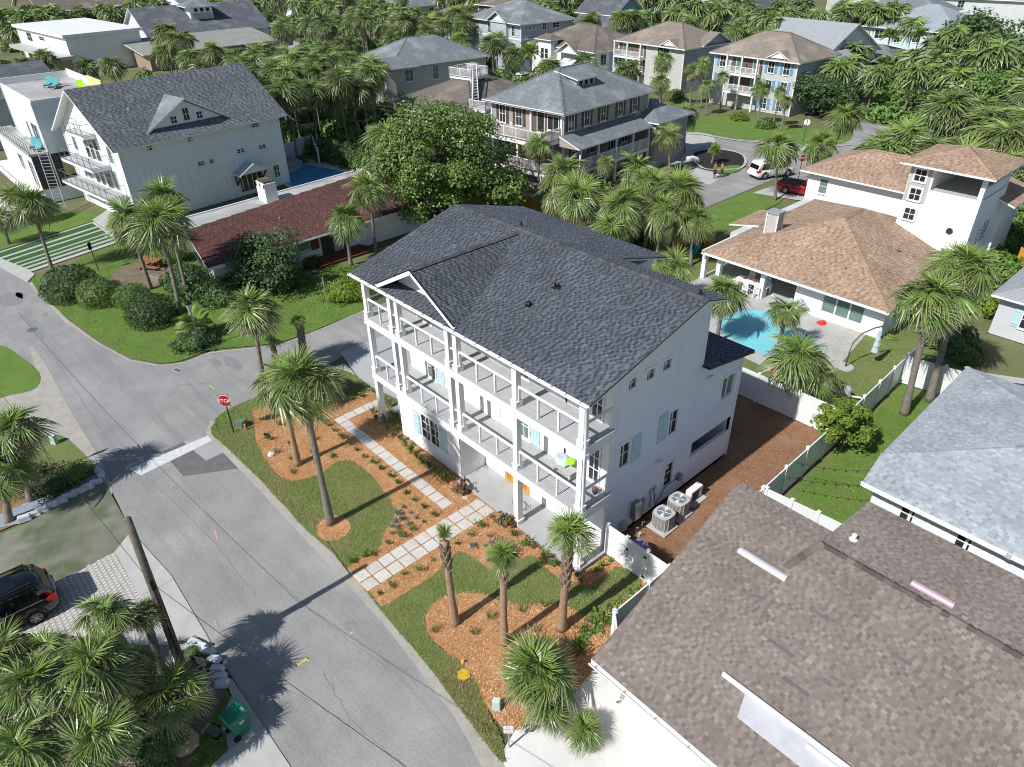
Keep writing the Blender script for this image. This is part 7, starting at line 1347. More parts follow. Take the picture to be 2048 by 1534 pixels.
plants([(8.34,-3.25),(8.36,-3.89),(8.33,-4.57),(8.22,-5.23),(8.35,-6.06),(8.19,-6.45),(8.22,-7.10)], 'small shrub on the street side of the double paver path', 'shrubs left of the double path', 'leaf_shrub', .23, .36)
plants([(10.24,-0.74),(10.31,-1.44),(10.44,-2.24),(10.44,-2.96),(10.45,-4.34),(10.43,-5.11),(10.32,-5.72),(10.47,-6.44),(10.47,-7.06)], 'small shrub on the terrace side of the double paver path', 'shrubs right of the double path', 'leaf_shrub', .23, .36)
plants([(11.83,-0.71),(12.50,-0.77),(13.00,-0.63),(13.67,-0.61),(14.29,-0.67),(15.02,-0.43),(15.61,-0.53),(15.72,0.44),(15.77,0.78),(15.75,1.22)], 'bright green shrub along the terrace edge', 'shrubs along the terrace', 'leaf_shrub', .26, .42, 110)
plants([(6.75,-3.35),(7.31,-3.31),(6.97,-3.82),(7.25,-4.21),(7.50,-3.85),(7.46,-4.47),(7.89,-3.87),(7.84,-3.35),(7.83,-4.31),(7.82,-4.74)], 'low blue green succulent in the bed beside the lawn', 'blue succulents by the lawn', 'leaf_blue', .2, .3, 80, .3, 'succulent', 'succulent'); plants([(11.09,-1.63),(11.51,-1.78),(11.36,-2.16),(11.05,-2.62),(11.59,-1.47),(11.92,-2.14),(12.14,-2.62)], 'low blue green succulent in the bed right of the paths', 'blue succulents right of the paths', 'leaf_blue', .2, .3, 80, .3, 'succulent', 'succulent')
plants([(7.72,-0.73),(10.91,-0.62)], 'dark red and green spiky plant at a terrace corner', 'spiky plants at the terrace', 'leaf_red', .42, .55, 90, .5)
plants([(17.70,0.57),(17.67,-0.02),(17.64,-0.61),(17.60,-1.16),(17.61,-1.71),(17.63,-2.31),(17.68,-2.93),(17.68,-2.08),(17.85,-1.39),(17.99,-2.93)], 'round leaved creeping plant along the white fence', 'creeping plants along the fence', 'leaf_shrub', .34, .3, 50, .42, 'plant', 'creeper')
def tuft(p, label, group, c=((.16,.2,.05),(.25,.27,.09)), h=.35, n=60, r_=.12):
    g = np.random.default_rng(int(abs(p[0]*100))); V = []; C = []
    for k in range(n):
        a, d = g.uniform(0,6.28), g.uniform(0,r_); b = np.array([d*math.cos(a), d*math.sin(a), 0]); t = b+np.array([math.cos(a)*h*g.uniform(.2,.8), math.sin(a)*h*g.uniform(.2,.8), h*g.uniform(.6,1.1)]); s = np.array([-math.sin(a), math.cos(a), 0])*.012
        V += [b-s, b+s, t]; q = g.random(); C += [tuple(np.array(c[0])*(1-q)+np.array(c[1])*q)]*3
    o = bpy.data.objects.new('grass_tuft', np_mesh('grass_tuft', V, np.arange(len(V)).reshape(-1,3), ['blade'], col=np.array(C))); link(o); o.location = (p[0], p[1], 0); tag(o, label, 'grass', group)
for p in ((14.62,-5.40),(13.47,-6.49),(14.50,-4.47),(15.11,-3.31),(16.21,-3.55),(15.52,-2.43)): tuft(p, 'wispy grass tuft in the mulch under the new palms', 'grass tufts under the new palms')
for p in ((-1.37,-5.73),(-0.35,-5.45),(0.78,-5.90),(1.03,-3.81),(-0.96,-3.73),(-0.06,-4.35)): tuft(p, 'wispy grass tuft in the mulch left of the path', 'grass tufts in the left mulch bed')
# ------------------------------------------------------------------ fences, signs, vehicles and small things
def vinyl_fence(label, pts, h=1.75, step=1.9, mat='vinyl', gate=None):
    o0 = pts[0]; root = empty('vinyl_fence', (*o0, 0), 0, label, 'fence', 'white vinyl fences')
    posts = {}
    for a, b in zip(pts, pts[1:]):
        a, b = np.array(a)-np.array(o0), np.array(b)-np.array(o0); L = np.linalg.norm(b-a); n = max(1, round(L/step)); d = (b-a)/L; nr = np.array([-d[1], d[0]])
        for k in range(n+1):
            p = a+d*L*k/n; key = (round(p[0],1), round(p[1],1))
            if key not in posts:
                posts[key] = 1; m = MB(); w_ = .065; m.box(p[0]-w_,p[1]-w_,-.03,p[0]+w_,p[1]+w_,h+.07); m.box(p[0]-.085,p[1]-.085,h+.07,p[0]+.085,p[1]+.085,h+.10); i = len(m.v); m.hexa([(p[0]-.08,p[1]-.08,h+.1),(p[0]+.08,p[1]-.08,h+.1),(p[0]+.08,p[1]+.08,h+.1),(p[0]-.08,p[1]+.08,h+.1)], [(p[0]-.01,p[1]-.01,h+.16),(p[0]+.01,p[1]-.01,h+.16),(p[0]+.01,p[1]+.01,h+.16),(p[0]-.01,p[1]+.01,h+.16)]); m.build('post', mat, root)
            if k < n:
                q = a+d*L*(k+1)/n; s, e = p+d*.066, q-d*.066; f = face_fn(s[0], s[1], d[0], d[1]); Ln = np.linalg.norm(e-s); m = MB(); nb = max(3, int(Ln/.16))
                for j in range(nb): fbox(m, f, Ln*j/nb+.003, Ln*(j+1)/nb-.003, .12, h-.09, -.012, .012)
                fbox(m, f, 0, Ln, .12, h-.09, -.008, .008)
                pn = m.build('panel', mat, root)
                for z in (.06, h-.1): m = MB(); fbox(m, f, 0, Ln, z, z+.10, -.03, .03); m.build('rail', mat, pn)
    return root
vinyl_fence('white vinyl fence and gate between the house and the brown roof', [(15.35,1.5),(18.6,1.5)], step=1.1)
for x, z in ((16.5,1.25),(17.55,.35),(17.55,1.45)): pass
g_ = empty('gate_hardware', (17.5,1.42,0), 0, 'black latch and hinges on the white gate', 'gate latch')
for x, z, w_ in ((-1.0,1.15,.1),(-.05,.25,.16),(-.05,1.4,.16)): MB().box(x-w_/2,-.02,z,x+w_/2,.03,z+.07).build('hinge','black_metal',g_)
vinyl_fence('white vinyl fence running back beside the brown roofed bungalow', [(18.55,-1.75),(18.62,8.35)]); vinyl_fence('white vinyl fence between the side yard and the narrow lawn', [(18.62,8.4),(18.45,16.6)]); vinyl_fence('white vinyl fence beside the pool yard and the narrow lawn', [(18.45,16.75),(18.05,27.0)])
vinyl_fence('white vinyl fence across the back of the side yard', [(6,16.55),(18.3,16.65)], h=1.85, step=2.4); vinyl_fence('white vinyl fence behind the two tall palms', [(18.2,24.55),(22.2,25.2)], h=1.85, step=2.0); vinyl_fence('white vinyl fence at the near end of the narrow lawn', [(18.75,8.45),(22.3,8.75)], step=1.3); vinyl_fence('short white fence panel at the bungalow corner', [(18.62,-1.85),(19.4,-2.6)], step=1.0)
vinyl_fence('white vinyl fence behind the small hot tub', [(-51.99,19.65),(-54.72,26.17)], h=1.9, step=2.4); vinyl_fence('white vinyl fence under the grove palms', [(-60.81,25.35),(-59.96,34.58)], h=1.9, step=2.4); vinyl_fence('white vinyl fence between pool and grove', [(-54.72,26.17),(-48.21,23.33)], h=1.9, step=2.0)
def wood_fence(label, pts, h, mat, bw=.14, vertical=True, group='wooden fences'):
    o0 = pts[0]; root = empty('wooden_fence', (*o0, 0), 0, label, 'fence', group); q = [np.array(p)-np.array(o0) for p in pts]
    for a, b in zip(q, q[1:]):
        L = np.linalg.norm(b-a); d = (b-a)/L; f = face_fn(a[0], a[1], d[0], d[1])
        if vertical:
            n = int(L/bw); me = None
            for k in range(n): m = MB(); fbox(m, f, L*k/n+.004, L*(k+1)/n-.004, .04, h+rnd.uniform(-.02,.02), 0, .025); m.build('board', mat, root)
        else:
            n = int(h/bw)
            for k in range(n): m = MB(); fbox(m, f, 0, L, .05+h*k/n, .05+h*(k+1)/n-.012, 0, .025); m.build('board', mat, root)
        for u in np.arange(0, L+.1, 2.2): m = MB(); u = min(u, L-.05); fbox(m, f, u, u+.1, 0, h+.05, -.1, -.001); m.build('post', mat, root)
    return root
wood_fence('orange wooden fence with gate behind the pool palms', [(-2.77,30.71),(-3.04,32.59),(-2.53,33.74),(-0.40,32.52)], 1.5, 'wood_yellow', vertical=False); wood_fence('orange wooden fence right of the lookout tower', [(17.2,47.5),(21.5,47.0)], 1.7, 'wood_yellow', vertical=False); wood_fence('grey plank fence beside the blue shuttered house', [(-23.67,95.87),(-15.94,88.41),(-16.64,95.24)], 1.8, 'wood_grey', bw=.3); wood_fence('red brown fence under the beige house deck', [(-31.5,34),(-27,37)], 1.9, 'wood_red'); wood_fence('orange fence peeking over the dark roof behind the house', [(-20.44,29.43),(-17.74,29.33)], 1.6, 'wood_yellow', vertical=False)
for x, y, mt, lb in (((-1.96,31.53)[0], (-1.96,31.53)[1], 'cushion_blue', 'dark blue bodyboard leaning on the orange fence'), ((-1.67,31.83)[0], (-1.67,31.83)[1], 'cushion_teal', 'teal bodyboard leaning on the orange fence')):
    m = MB(); P_ = [(.32*math.sin(t)*(1 if math.cos(t) < 0 else .9), .6+.6*-math.cos(t)) for t in [2*pi*k/14 for k in range(14)]]; m.hexa([(a,0,b) for a, b in P_], [(a,.06,b) for a, b in P_]); o = m.build('bodyboard', mt); o.location = (x, y, .02); o.rotation_euler = (-.3,0,.5); tag(o, lb, 'bodyboard', 'bodyboards')
# text helper
def text(s, size, mat, parent, loc, rot, ex=.004):
    c = bpy.data.curves.new('lettering', 'FONT'); c.body = s; c.size = size; c.align_x = 'CENTER'; c.align_y = 'CENTER'; c.extrude = ex; c.materials.append(MATS[mat]); t_ = bpy.data.objects.new('lettering_source', c); COL.objects.link(t_); bpy.context.view_layer.update(); me = bpy.data.meshes.new_from_object(t_.evaluated_get(bpy.context.evaluated_depsgraph_get())); bpy.data.objects.remove(t_)
    if not me.materials: me.materials.append(MATS[mat])
    o = bpy.data.objects.new('lettering', me); link(o, parent); o.location = loc; o.rotation_euler = rot; return o
def octo(r): return [(r*math.cos(pi/8+k*pi/4), r*math.sin(pi/8+k*pi/4)) for k in range(8)]
def stop_sign(x, y, H, ang, label, letters=True, back='sign_grey', post='black_metal'):
    r_ = empty('stop_sign', (x, y, 0), ang, label, 'stop sign'); MB().box(-.025,-.03,-.05,.025,.02,H+.38).build('post', post, r_); m = MB(); o = octo(.385); m.hexa([(a,-.045,H+b) for a, b in o], [(a,-.034,H+b) for a, b in o]); w_ = m.build('border', 'sign_white', r_); o = octo(.36)
    m = MB(); m.hexa([(a,-.051,H+b) for a, b in o], [(a,-.046,H+b) for a, b in o]); m.build('plate', 'stop_red' if letters else back, r_)
    if letters: text('STOP', .30, 'sign_white', r_, (0,-.054,H), (pi/2,0,0))
    return r_
s_ = stop_sign(-4.69,-6.66,2.15,math.radians(42),'red STOP sign at the street corner'); m = MB(); m.hexa([(-.42,.0,1.78),(.30,.0,1.78),(.30,.0,2.58),(-.42,.0,2.58)],[(-.42,.012,1.78),(.30,.012,1.78),(.30,.012,2.58),(-.42,.012,2.58)]); m.build('back_plate', 'sign_grey', s_)
x, y = (-13.43,70.95); stop_sign(x, y, 2.4, math.radians(180+20), 'back of a grey stop sign beside the round tree', False); x, y = (-6.13,56.61); stop_sign(x, y, 2.3, math.radians(60), 'far red stop sign above the pickup truck')
def post_sign(name, label, x, y, H, w, h, ang, mat, lines=(), post='sign_grey', blank=0, cat='sign'):
    r_ = empty(name, (x, y, 0), ang, label, cat); MB().box(-.022,-.022,-.04,.022,.022,H+h*.4).build('post', post, r_); MB().box(-w/2,-.036,H-h/2,w/2,-.026,H+h/2).build('plate', mat, r_)
    for i, s in enumerate(lines): text(s, h*.24, 'sign_ink', r_, (0,-.038,H+h*.32-i*h*.24), (pi/2,0,0), .001)
    for i in range(blank): MB().box(-w*.36,-.038,H-h*.16-i*h*.16-.012,w*.36,-.0365,H-h*.16-i*h*.16+.012).build('small_print', 'sign_ink', r_)
    return r_
post_sign('parking_sign', 'small white no parking sign in the white stone ring', *(9.76,-14.00), 1.5, .38, .38, math.radians(30), 'sign_white', ('NO','PARKING'), blank=2); post_sign('parking_sign', 'small white no parking sign at the sand drive', *(18.96,-7.52), 1.1, .32, .4, math.radians(45), 'sign_white', ('NO','PARKING'), blank=2)
post_sign('street_sign', 'grey backed sign on a dark post in the left flower bed', *(-8.09,-14.91), 2.2, .35, .75, math.radians(-60), 'sign_grey'); post_sign('street_sign', 'dark backed sign on a post beside the clipped bushes', *(-33.69,-5.25), 2.2, .4, .6, math.radians(-50), 'black_metal', post='black_metal'); post_sign('street_sign', 'plain metal post with small sign on the side street lawn', *(-14.43,4.86), 2.3, .08, .5, math.radians(30), 'sign_grey')
post_sign('feeder_box', 'orange and blue notice on the grey plank fence', *(-22.43,94.56), 1.4, .7, .9, math.radians(10), 'toy_orange')
# utility pole and wires
up_ = empty('utility_pole', (8.45,-14.50), 0, 'weathered wooden utility pole between road and lower left palms', 'utility pole'); tp = Vector((.02,.23,7.65)); MB().tube([(0,0,-.1),tuple(tp*.35),tuple(tp*.7),tuple(tp)], [.17,.155,.135,.12], 12).build('pole', 'wood_pole', up_, smooth=True)
m = MB(); m.tube([(.16,.02,.0),tuple(tp*.3+Vector((.16,0,0))),tuple(tp*.62+Vector((.15,0,0)))], .02, 6); m.tube([(.12,.1,.0),tuple(tp*.5+Vector((.1,.12,0)))], .012, 5); m.build('conduit', 'black_metal', up_); MB().box(*(tp*.62+Vector((.08,-.06,-.2))), *(tp*.62+Vector((.2,.06,.2)))).build('junction_box', 'black_metal', up_)
bx_, by_ = (8.45,-14.50)
def wire(label, a, b, sag, r_=.012, n=16, mat='black_metal', name='overhead_wire'):
    a, b = Vector(a), Vector(b); m = MB(); m.tube([a+(b-a)*(k/n)-Vector((0,0,sag*4*(k/n)*(1-k/n))) for k in range(n+1)], r_, 5, False); o = m.build(name, mat); return tag(o, label, 'wire', 'wires')
wire('overhead wire from the pole towards the upper left', (bx_,by_+.16,4.6), (-30,-16.8,4.9), .35, .009); wire('overhead wire from the pole across the road', (bx_+.05,by_+.2,4.6), (34,-7.9,4.9), .3, .009)
# string lights over the narrow lawn
for i, (a, b, lb) in enumerate((((18.75,9.3,2.1),(22.2,11.2,2.5),'nearer string of lamps over the narrow lawn'), ((18.7,10.6,2.1),(22.0,12.3,2.6),'farther string of lamps over the narrow lawn'))):
    r_ = empty('string_lights', a, 0, lb, 'string lights', 'string lights'); A, B = Vector((0,0,0)), Vector(b)-Vector(a); P_ = [A+(B-A)*(k/8)-Vector((0,0,.9*(k/8)*(1-k/8))) for k in range(9)]; MB().tube(P_, .012, 5, False).build('cable', 'black_metal', r_)
    for p in P_[1:-1]: m = MB(); m.lathe([(.01,-.12),(.035,-.09),(.03,-.03),(.012,0)], 7, c=tuple(p)); m.build('lamp', 'black_metal', r_)
# street lamp
lp = empty('street_lamp', (-15.21,-4.22), 0, 'dark green lamp post on the corner lawn', 'street lamp'); MB().tube([(0,0,-.05),(0,0,.3),(0,0,.31),(0,0,2.9)], [.09,.08,.055,.04], 8).build('post', 'wall_blue', lp); m = MB(); m.hexa([(-.1,-.1,2.9),(.1,-.1,2.9),(.1,.1,2.9),(-.1,.1,2.9)],[(-.17,-.17,3.3),(.17,-.17,3.3),(.17,.17,3.3),(-.17,.17,3.3)]); m.build('lantern', 'cushion_pale', lp); m = MB(); m.hexa([(-.22,-.22,3.3),(.22,-.22,3.3),(.22,.22,3.3),(-.22,.22,3.3)],[(-.04,-.04,3.52),(.04,-.04,3.52),(.04,.04,3.52),(-.04,.04,3.52)]); m.build('cap', 'black_metal', lp)
# wheeled bin
wb = empty('wheeled_bin', (12.17,-13.96), math.radians(8), 'green wheeled rubbish bin on the bottom left driveway', 'bin'); s = lambda w_, d, z: [(-w_,-d,z),(w_,-d,z),(w_,d,z),(-w_,d,z)]
MB().hexa(s(.23,.25,.06), s(.31,.36,1.0)).build('body', 'bin_green', wb, bevel=.03); MB().hexa(s(.335,.385,.94), s(.335,.385,1.02)).build('rim', 'bin_green', wb); m = MB(); m.hexa(s(.34,.41,1.02), s(.30,.34,1.10)); m.build('lid', 'bin_lid', wb, bevel=.02)
for x in (-.27,.27): m = MB(); m.lathe([(.01,-.04),(.12,-.04),(.13,0),(.12,.04),(.01,.04)], 14, axis='x'); o = m.build('wheel', 'tyre', wb); o.location = (x,-.25,.13)
m = MB(); m.tube([(-.25,-.42,.98),(.25,-.42,.98)], .018, 6); m.build('handle', 'bin_green', wb); m = MB(); m.lathe([(.01,0),(.085,0)],18,axis='x'); o = m.build('emblem', 'sign_white', wb); o.location = (.298,.05,.78); o.rotation_euler = (0,-.09,0)
for k in range(3): a_ = pi/2+k*2.09; m = MB(); m.bar((.304,.05+.04*math.cos(a_),.78+.04*math.sin(a_)),(.304,.05+.04*math.cos(a_+1.4),.78+.04*math.sin(a_+1.4)),.012,.012); m.build('emblem_arrow', 'bin_green', wb)
for k in range(3): m = MB(); m.box(.04+.06*k,.2,1.1,.08+.06*k,.3,1.103); m.build('lid_mark', 'sign_white', wb)
# stone borders, boulder
pr_ = [(-4.92,-16.92),(-4.97,-16.53),(-5.02,-16.13),(-5.09,-15.69),(-5.14,-15.28),(-5.21,-14.88),(-5.28,-14.47),(-5.31,-14.02),(-5.39,-13.55),(-5.82,-13.21),(-6.34,-13.25)]
for i, p in enumerate(pr_): block_stone(p[0], p[1], .62, 'white border stone along the left flower bed', 'white stones of the flower bed', i, 1.45 if i < 9 else .3*i)
for i, p in enumerate(((7.78,-14.68),(7.58,-14.41),(7.52,-14.14),(7.57,-13.89),(7.57,-13.69),(7.91,-13.59),(8.34,-13.53),(8.80,-13.49),(9.29,-13.54),(9.68,-13.61),(10.00,-13.69))): block_stone(p[0], p[1], .5, 'white border stone in the ring around the parking sign', 'white stones of the sign ring', 30+i, 1.2 if i < 4 else .1*i)
rock('boulder', 'rock_tan', *(11.30,-15.59), .52, 'tan boulder under the palm beside the bin', 'boulder', seed=77, sx=1.1); rock('garden_rock', 'rock_white', *(-1.39,-6.06), .2, 'small grey rock in the left mulch bed', 'rock', seed=5); rock('garden_rock', 'rock_white', *(-18.31,54.79), .7, 'pale rock at the black mulch island', 'rock', seed=6, sx=1.4)
_, PB_ = sheet('pebble_bed', 'pebble', [(-5.30,-18.29),(-4.73,-16.96),(-5.23,-13.60),(-6.15,-13.45),(-6.34,-15.05),(-6.14,-17.72)], .02); 
# utility boxes, hydrant base, markers
def ubox(name, label, p, w_, d, h, mat, rz=.6): r_ = empty(name, p, rz, label, 'utility box'); MB().hexa([(-w_,-d,-.02),(w_,-d,-.02),(w_,d,-.02),(-w_,d,-.02)],[(-w_*.9,-d*.85,h),(w_*.9,-d*.85,h),(w_*.9,d*.7,h*1.08),(-w_*.9,d*.7,h*1.08)]).build('cabinet', mat, r_, bevel=.02); MB().box(-w_*1.15,-d*1.15,-.03,w_*1.15,d*1.15,.03).build('base', 'concrete_grey', r_)
ubox('utility_box', 'dark green utility box behind the stop sign', (-4.93,-6.03), .26, .22, .42, 'util_green'); ubox('utility_box', 'pale green utility pedestal on the mulch tip', (17.60,-6.87), .15, .12, .5, 'util_pale'); ubox('utility_box', 'pale green utility pedestal by the striped driveway', (-33.82,-9.09), .2, .18, .5, 'util_pale'); ubox('utility_box', 'pale utility pedestal on the left verge', (-10.57,-14.21), .16, .14, .5, 'util_pale'); ubox('utility_box', 'low grey green cover beside the bottom driveway', (11.54,-14.64), .32, .2, .05, 'util_green', .4)
mk_ = MB().box(-.05,-.03,0,.05,.03,.4).build('marker_post', 'yellow_paint'); mk_.location = (*(-4.45,-6.07), 0); tag(mk_, 'yellow marker post beside the green utility box', 'marker')
hy = empty('hydrant_base', (15.76,-6.90), .4, 'yellow octagonal valve cover set in the lawn edge', 'valve cover'); m = MB(); m.prism([(.26*math.cos(k*pi/3), .26*math.sin(k*pi/3)) for k in range(6)], 0, .05); m.build('collar', 'yellow_paint', hy); m = MB(); m.lathe([(.15,.05),(.15,.08),(.12,.085),(.11,.06),(.01,.06)],16); m.build('cap', 'yellow_paint', hy)
o = MB().lathe([(.07,0),(.07,.12),(.04,.18),(.01,.19)],10).build('gas_marker', 'yellow_paint'); o.location = (*(15.35,-6.59), 0); tag(o, 'small yellow marker cap in the mulch above the valve cover', 'marker')
for p, lb in (((-3.22,-5.45), 'black landscape light in the left mulch bed'), ((8.29,-0.75), 'pale meter cover beside the spiky plant')): o = MB().box(-.14,-.09,0,.14,.09,.05).build('ground_light', 'black_metal' if 'black' in lb else 'slab'); o.location = (*p, .01); o.rotation_euler = (0,0,.5); tag(o, lb, 'ground light')
# cars ------------------------------------------------------------
def car(name, label, x, y, head, paint, L=4.8, W=1.9, H=1.78, kind='suv', cat='car'):
    """heading 'head': the nose points along local +x"""
    r_ = empty(name, (x, y, 0), head, label, cat); hw = W/2; g0 = .25
    def sec(xx, zb, zt, w0, w1): return [(xx,-w0*.92,zb),(xx,-w0,zb+.18),(xx,-w0,zb+(zt-zb)*.62),(xx,-w1,zt-.05),(xx,-w1*.86,zt),(xx,w1*.86,zt),(xx,w1,zt-.05),(xx,w0,zb+(zt-zb)*.62),(xx,w0,zb+.18),(xx,w0*.92,zb)]
    belt = 1.02 if kind != 'pickup' else 1.12
    S = [(-L/2,.45,.80,.80,.74),(-L/2+.06,.34,belt-.06,.92,.86),(-L/2+.35,g0,belt,1,.94),(-.3*L,g0,belt,1,.95),(0,g0,belt,1,.95),(.2*L,g0,belt-.01,1,.95),(.28*L,g0,belt-.05,1,.92),(.42*L,g0+.02,belt-.16,.97,.86),(L/2-.06,.3,belt-.30,.86,.74),(L/2,.4,.66,.72,.6)]
    m = MB(); m.loft([sec(a, b, c, d*hw, e*hw) for a, b, c, d, e in S]); m.build('body', paint, r_, smooth=True, bevel=.0)
    if kind == 'pickup': c0, c1 = -.02*L, .24*L
    else: c0, c1 = -L/2+.12, .24*L
    zr = H; T = [(c0,belt-.03,belt+.02,.90,.86),(c0+.22,belt-.03,zr-.16,.90,.76),(c0+.5,belt-.03,zr-.02,.90,.74),(c0+(c1-c0)*.5,belt-.03,zr,.90,.74),(c1-.75,belt-.03,zr-.05,.90,.73),(c1-.45,belt-.03,zr-.18,.90,.75),(c1+.25,belt-.05,belt-.02,.90,.86)]
    def cs(a, zb, zt, w0, w1): return [(a,-w0*hw,zb),(a,-w1*hw,max(zb+.01,zt-.08)),(a,-w1*hw*.9,zt),(a,w1*hw*.9,zt),(a,w1*hw,max(zb+.01,zt-.08)),(a,w0*hw,zb)]
    m = MB(); m.loft([cs(*t) for t in T]); cab = m.build('cabin', paint, r_, smooth=True)
    for s in (-1, 1):        # side glass
        m = MB(); n = 3 if kind != 'pickup' else 2; a0, a1 = c0+.42, c1-.25
        for k in range(n):
            u0, u1 = a0+(a1-a0)*k/n+.04, a0+(a1-a0)*(k+1)/n-.04; zt = zr-.22; yb, yt = s*(hw*.895+.005), s*(hw*.79+.008); tk = s*.012; q = [(u0,yb,belt+.04),(u1,yb,belt+.04),(u1-(.25 if k == n-1 else 0),yt,zt),(u0+(.12 if k == 0 else 0),yt,zt)]
            m = MB(); m.hexa(q, [(a, b+tk, c) for a, b, c in q]); m.build('side_window', 'glass_car', cab)
        m = MB(); m.bar((c0+.4,s*(hw*.955),belt+.01),(c1-.1,s*(hw*.955),belt+.01),.02,.02); m.build('chrome_strip', 'rim', r_)
        if kind == 'suv': m = MB(); m.bar((c0+.5,s*hw*.66,zr+.03),(c1-.9,s*hw*.66,zr+.02),.04,.05); m.build('roof_rail', 'plastic_black' if paint == 'car_black' else 'rim', r_)
        for a in (-.30*L, .305*L):
            wl = empty('wheel', (a, s*(hw-.10), .36)); wl.parent = r_; m = MB(); m.lathe([(.22,-.11),(.34,-.11),(.36,-.07),(.36,.07),(.34,.11),(.22,.11)], 22, axis='y'); m.build('tyre', 'tyre', wl); m = MB(); m.lathe([(.235,.0),(.235,.10*s),(.20,.11*s),(.19,.04*s),(.01,.03*s)], 18, axis='y')
            for k in range(6): t = k*pi/3; m.bar((0,.09*s,0),(.21*math.cos(t),.10*s,.21*math.sin(t)),.05,.04)
            m.build('rim', 'rim', wl)
            m = MB(); m.tube([(a+.43*math.cos(t), s*hw*.985, .36+.43*math.sin(t)) for t in [pi*k/10 for k in range(11)]], .05, 6); m.build('wheel_arch', 'plastic_black', r_)
        m = MB(); zq = belt-.28; m.hexa([(-L/2+.01,s*hw*.62,zq),(-L/2+.01,s*hw*.93,zq),(-L/2+.38,s*hw*1.005,zq+.12),(-L/2+.2,s*hw*.8,zq+.12)], [(-L/2+.04,s*hw*.62,zq+.26),(-L/2+.04,s*hw*.93,zq+.26),(-L/2+.42,s*hw*.985,zq+.27),(-L/2+.2,s*hw*.8,zq+.26)]); m.build('tail_light', 'tail_red', r_)
        m = MB(); m.box(L/2-.3,s*hw*.6,belt-.42,L/2-.08,s*hw*.85,belt-.28); m.build('headlight', 'rim', r_); m = MB(); m.box(c1-.15,s*hw*.98,belt,c1+.05,s*(hw+.16),belt+.17); m.build('mirror', paint, r_)
        m = MB(); m.box(-.1*L,s*hw*1.0,belt-.14,-.1*L+.18,s*(hw+.02),belt-.11); m.build('door_handle', 'rim', r_)
    q = [(c0+.015,-hw*.74,belt+.06),(c0+.015,hw*.74,belt+.06),(c0+.27,hw*.68,zr-.16),(c0+.27,-hw*.68,zr-.16)]; m = MB(); m.hexa(q, [(a-.03, b, c+.01) for a, b, c in q]); m.build('rear_window', 'glass_car', cab)
    q = [(c1+.2,-hw*.74,belt+.02),(c1+.2,hw*.74,belt+.02),(c1-.42,hw*.68,zr-.19),(c1-.42,-hw*.68,zr-.19)]; m = MB(); m.hexa(q, [(a+.02, b, c+.015) for a, b, c in q]); m.build('windscreen', 'glass_car', cab)
    MB().box(-L/2-.06,-hw*.82,.42,-L/2+.12,hw*.82,.62).build('bumper', paint if paint != 'car_red' else 'rim', r_, bevel=.03); MB().box(-L/2-.025,-.26,belt-.32,-L/2+.03,.26,belt-.16).build('number_plate', 'sign_white', r_)
    if kind == 'pickup': MB().box(-L/2+.18,-hw*.8,.75,c0-.03,hw*.8,belt+.012).build('load_bed', 'plastic_black', r_)
    elif paint == 'car_black': MB().box(c0+1.0,-hw*.5,zr-.03,c1-1.2,hw*.5,zr+.006).build('sunroof', 'glass_car', r_)
    return r_
car('parked_suv', 'glossy black SUV parked on the grid pavers at the left edge', 1.25, -19.4, math.radians(-91), 'car_black', L=4.9, W=2.0, H=1.8); car('parked_suv', 'white SUV with red tail lights parked on the far side street', -9.0, 55.9, math.radians(68), 'car_white', L=4.9, W=1.95, H=1.85)
car('pickup_truck', 'red pickup truck on the drive beside the tan roofed house', -3.3, 52.7, math.radians(8), 'car_red', L=5.4, W=1.98, H=1.85, kind='pickup', cat='pickup'); car('parked_car', 'silver car half hidden behind the white house corner post', -4.9, 8.1, math.radians(90), 'car_silver', H=1.55)
x, y = (-68.94,75.79); car('parked_car', 'white car beside the blue grey house', x, y, math.radians(100), 'car_white', H=1.5); x, y = (-64.65,74.70); car('parked_car', 'dark car beside the blue grey house garage', x, y, math.radians(100), 'car_black', H=1.5)
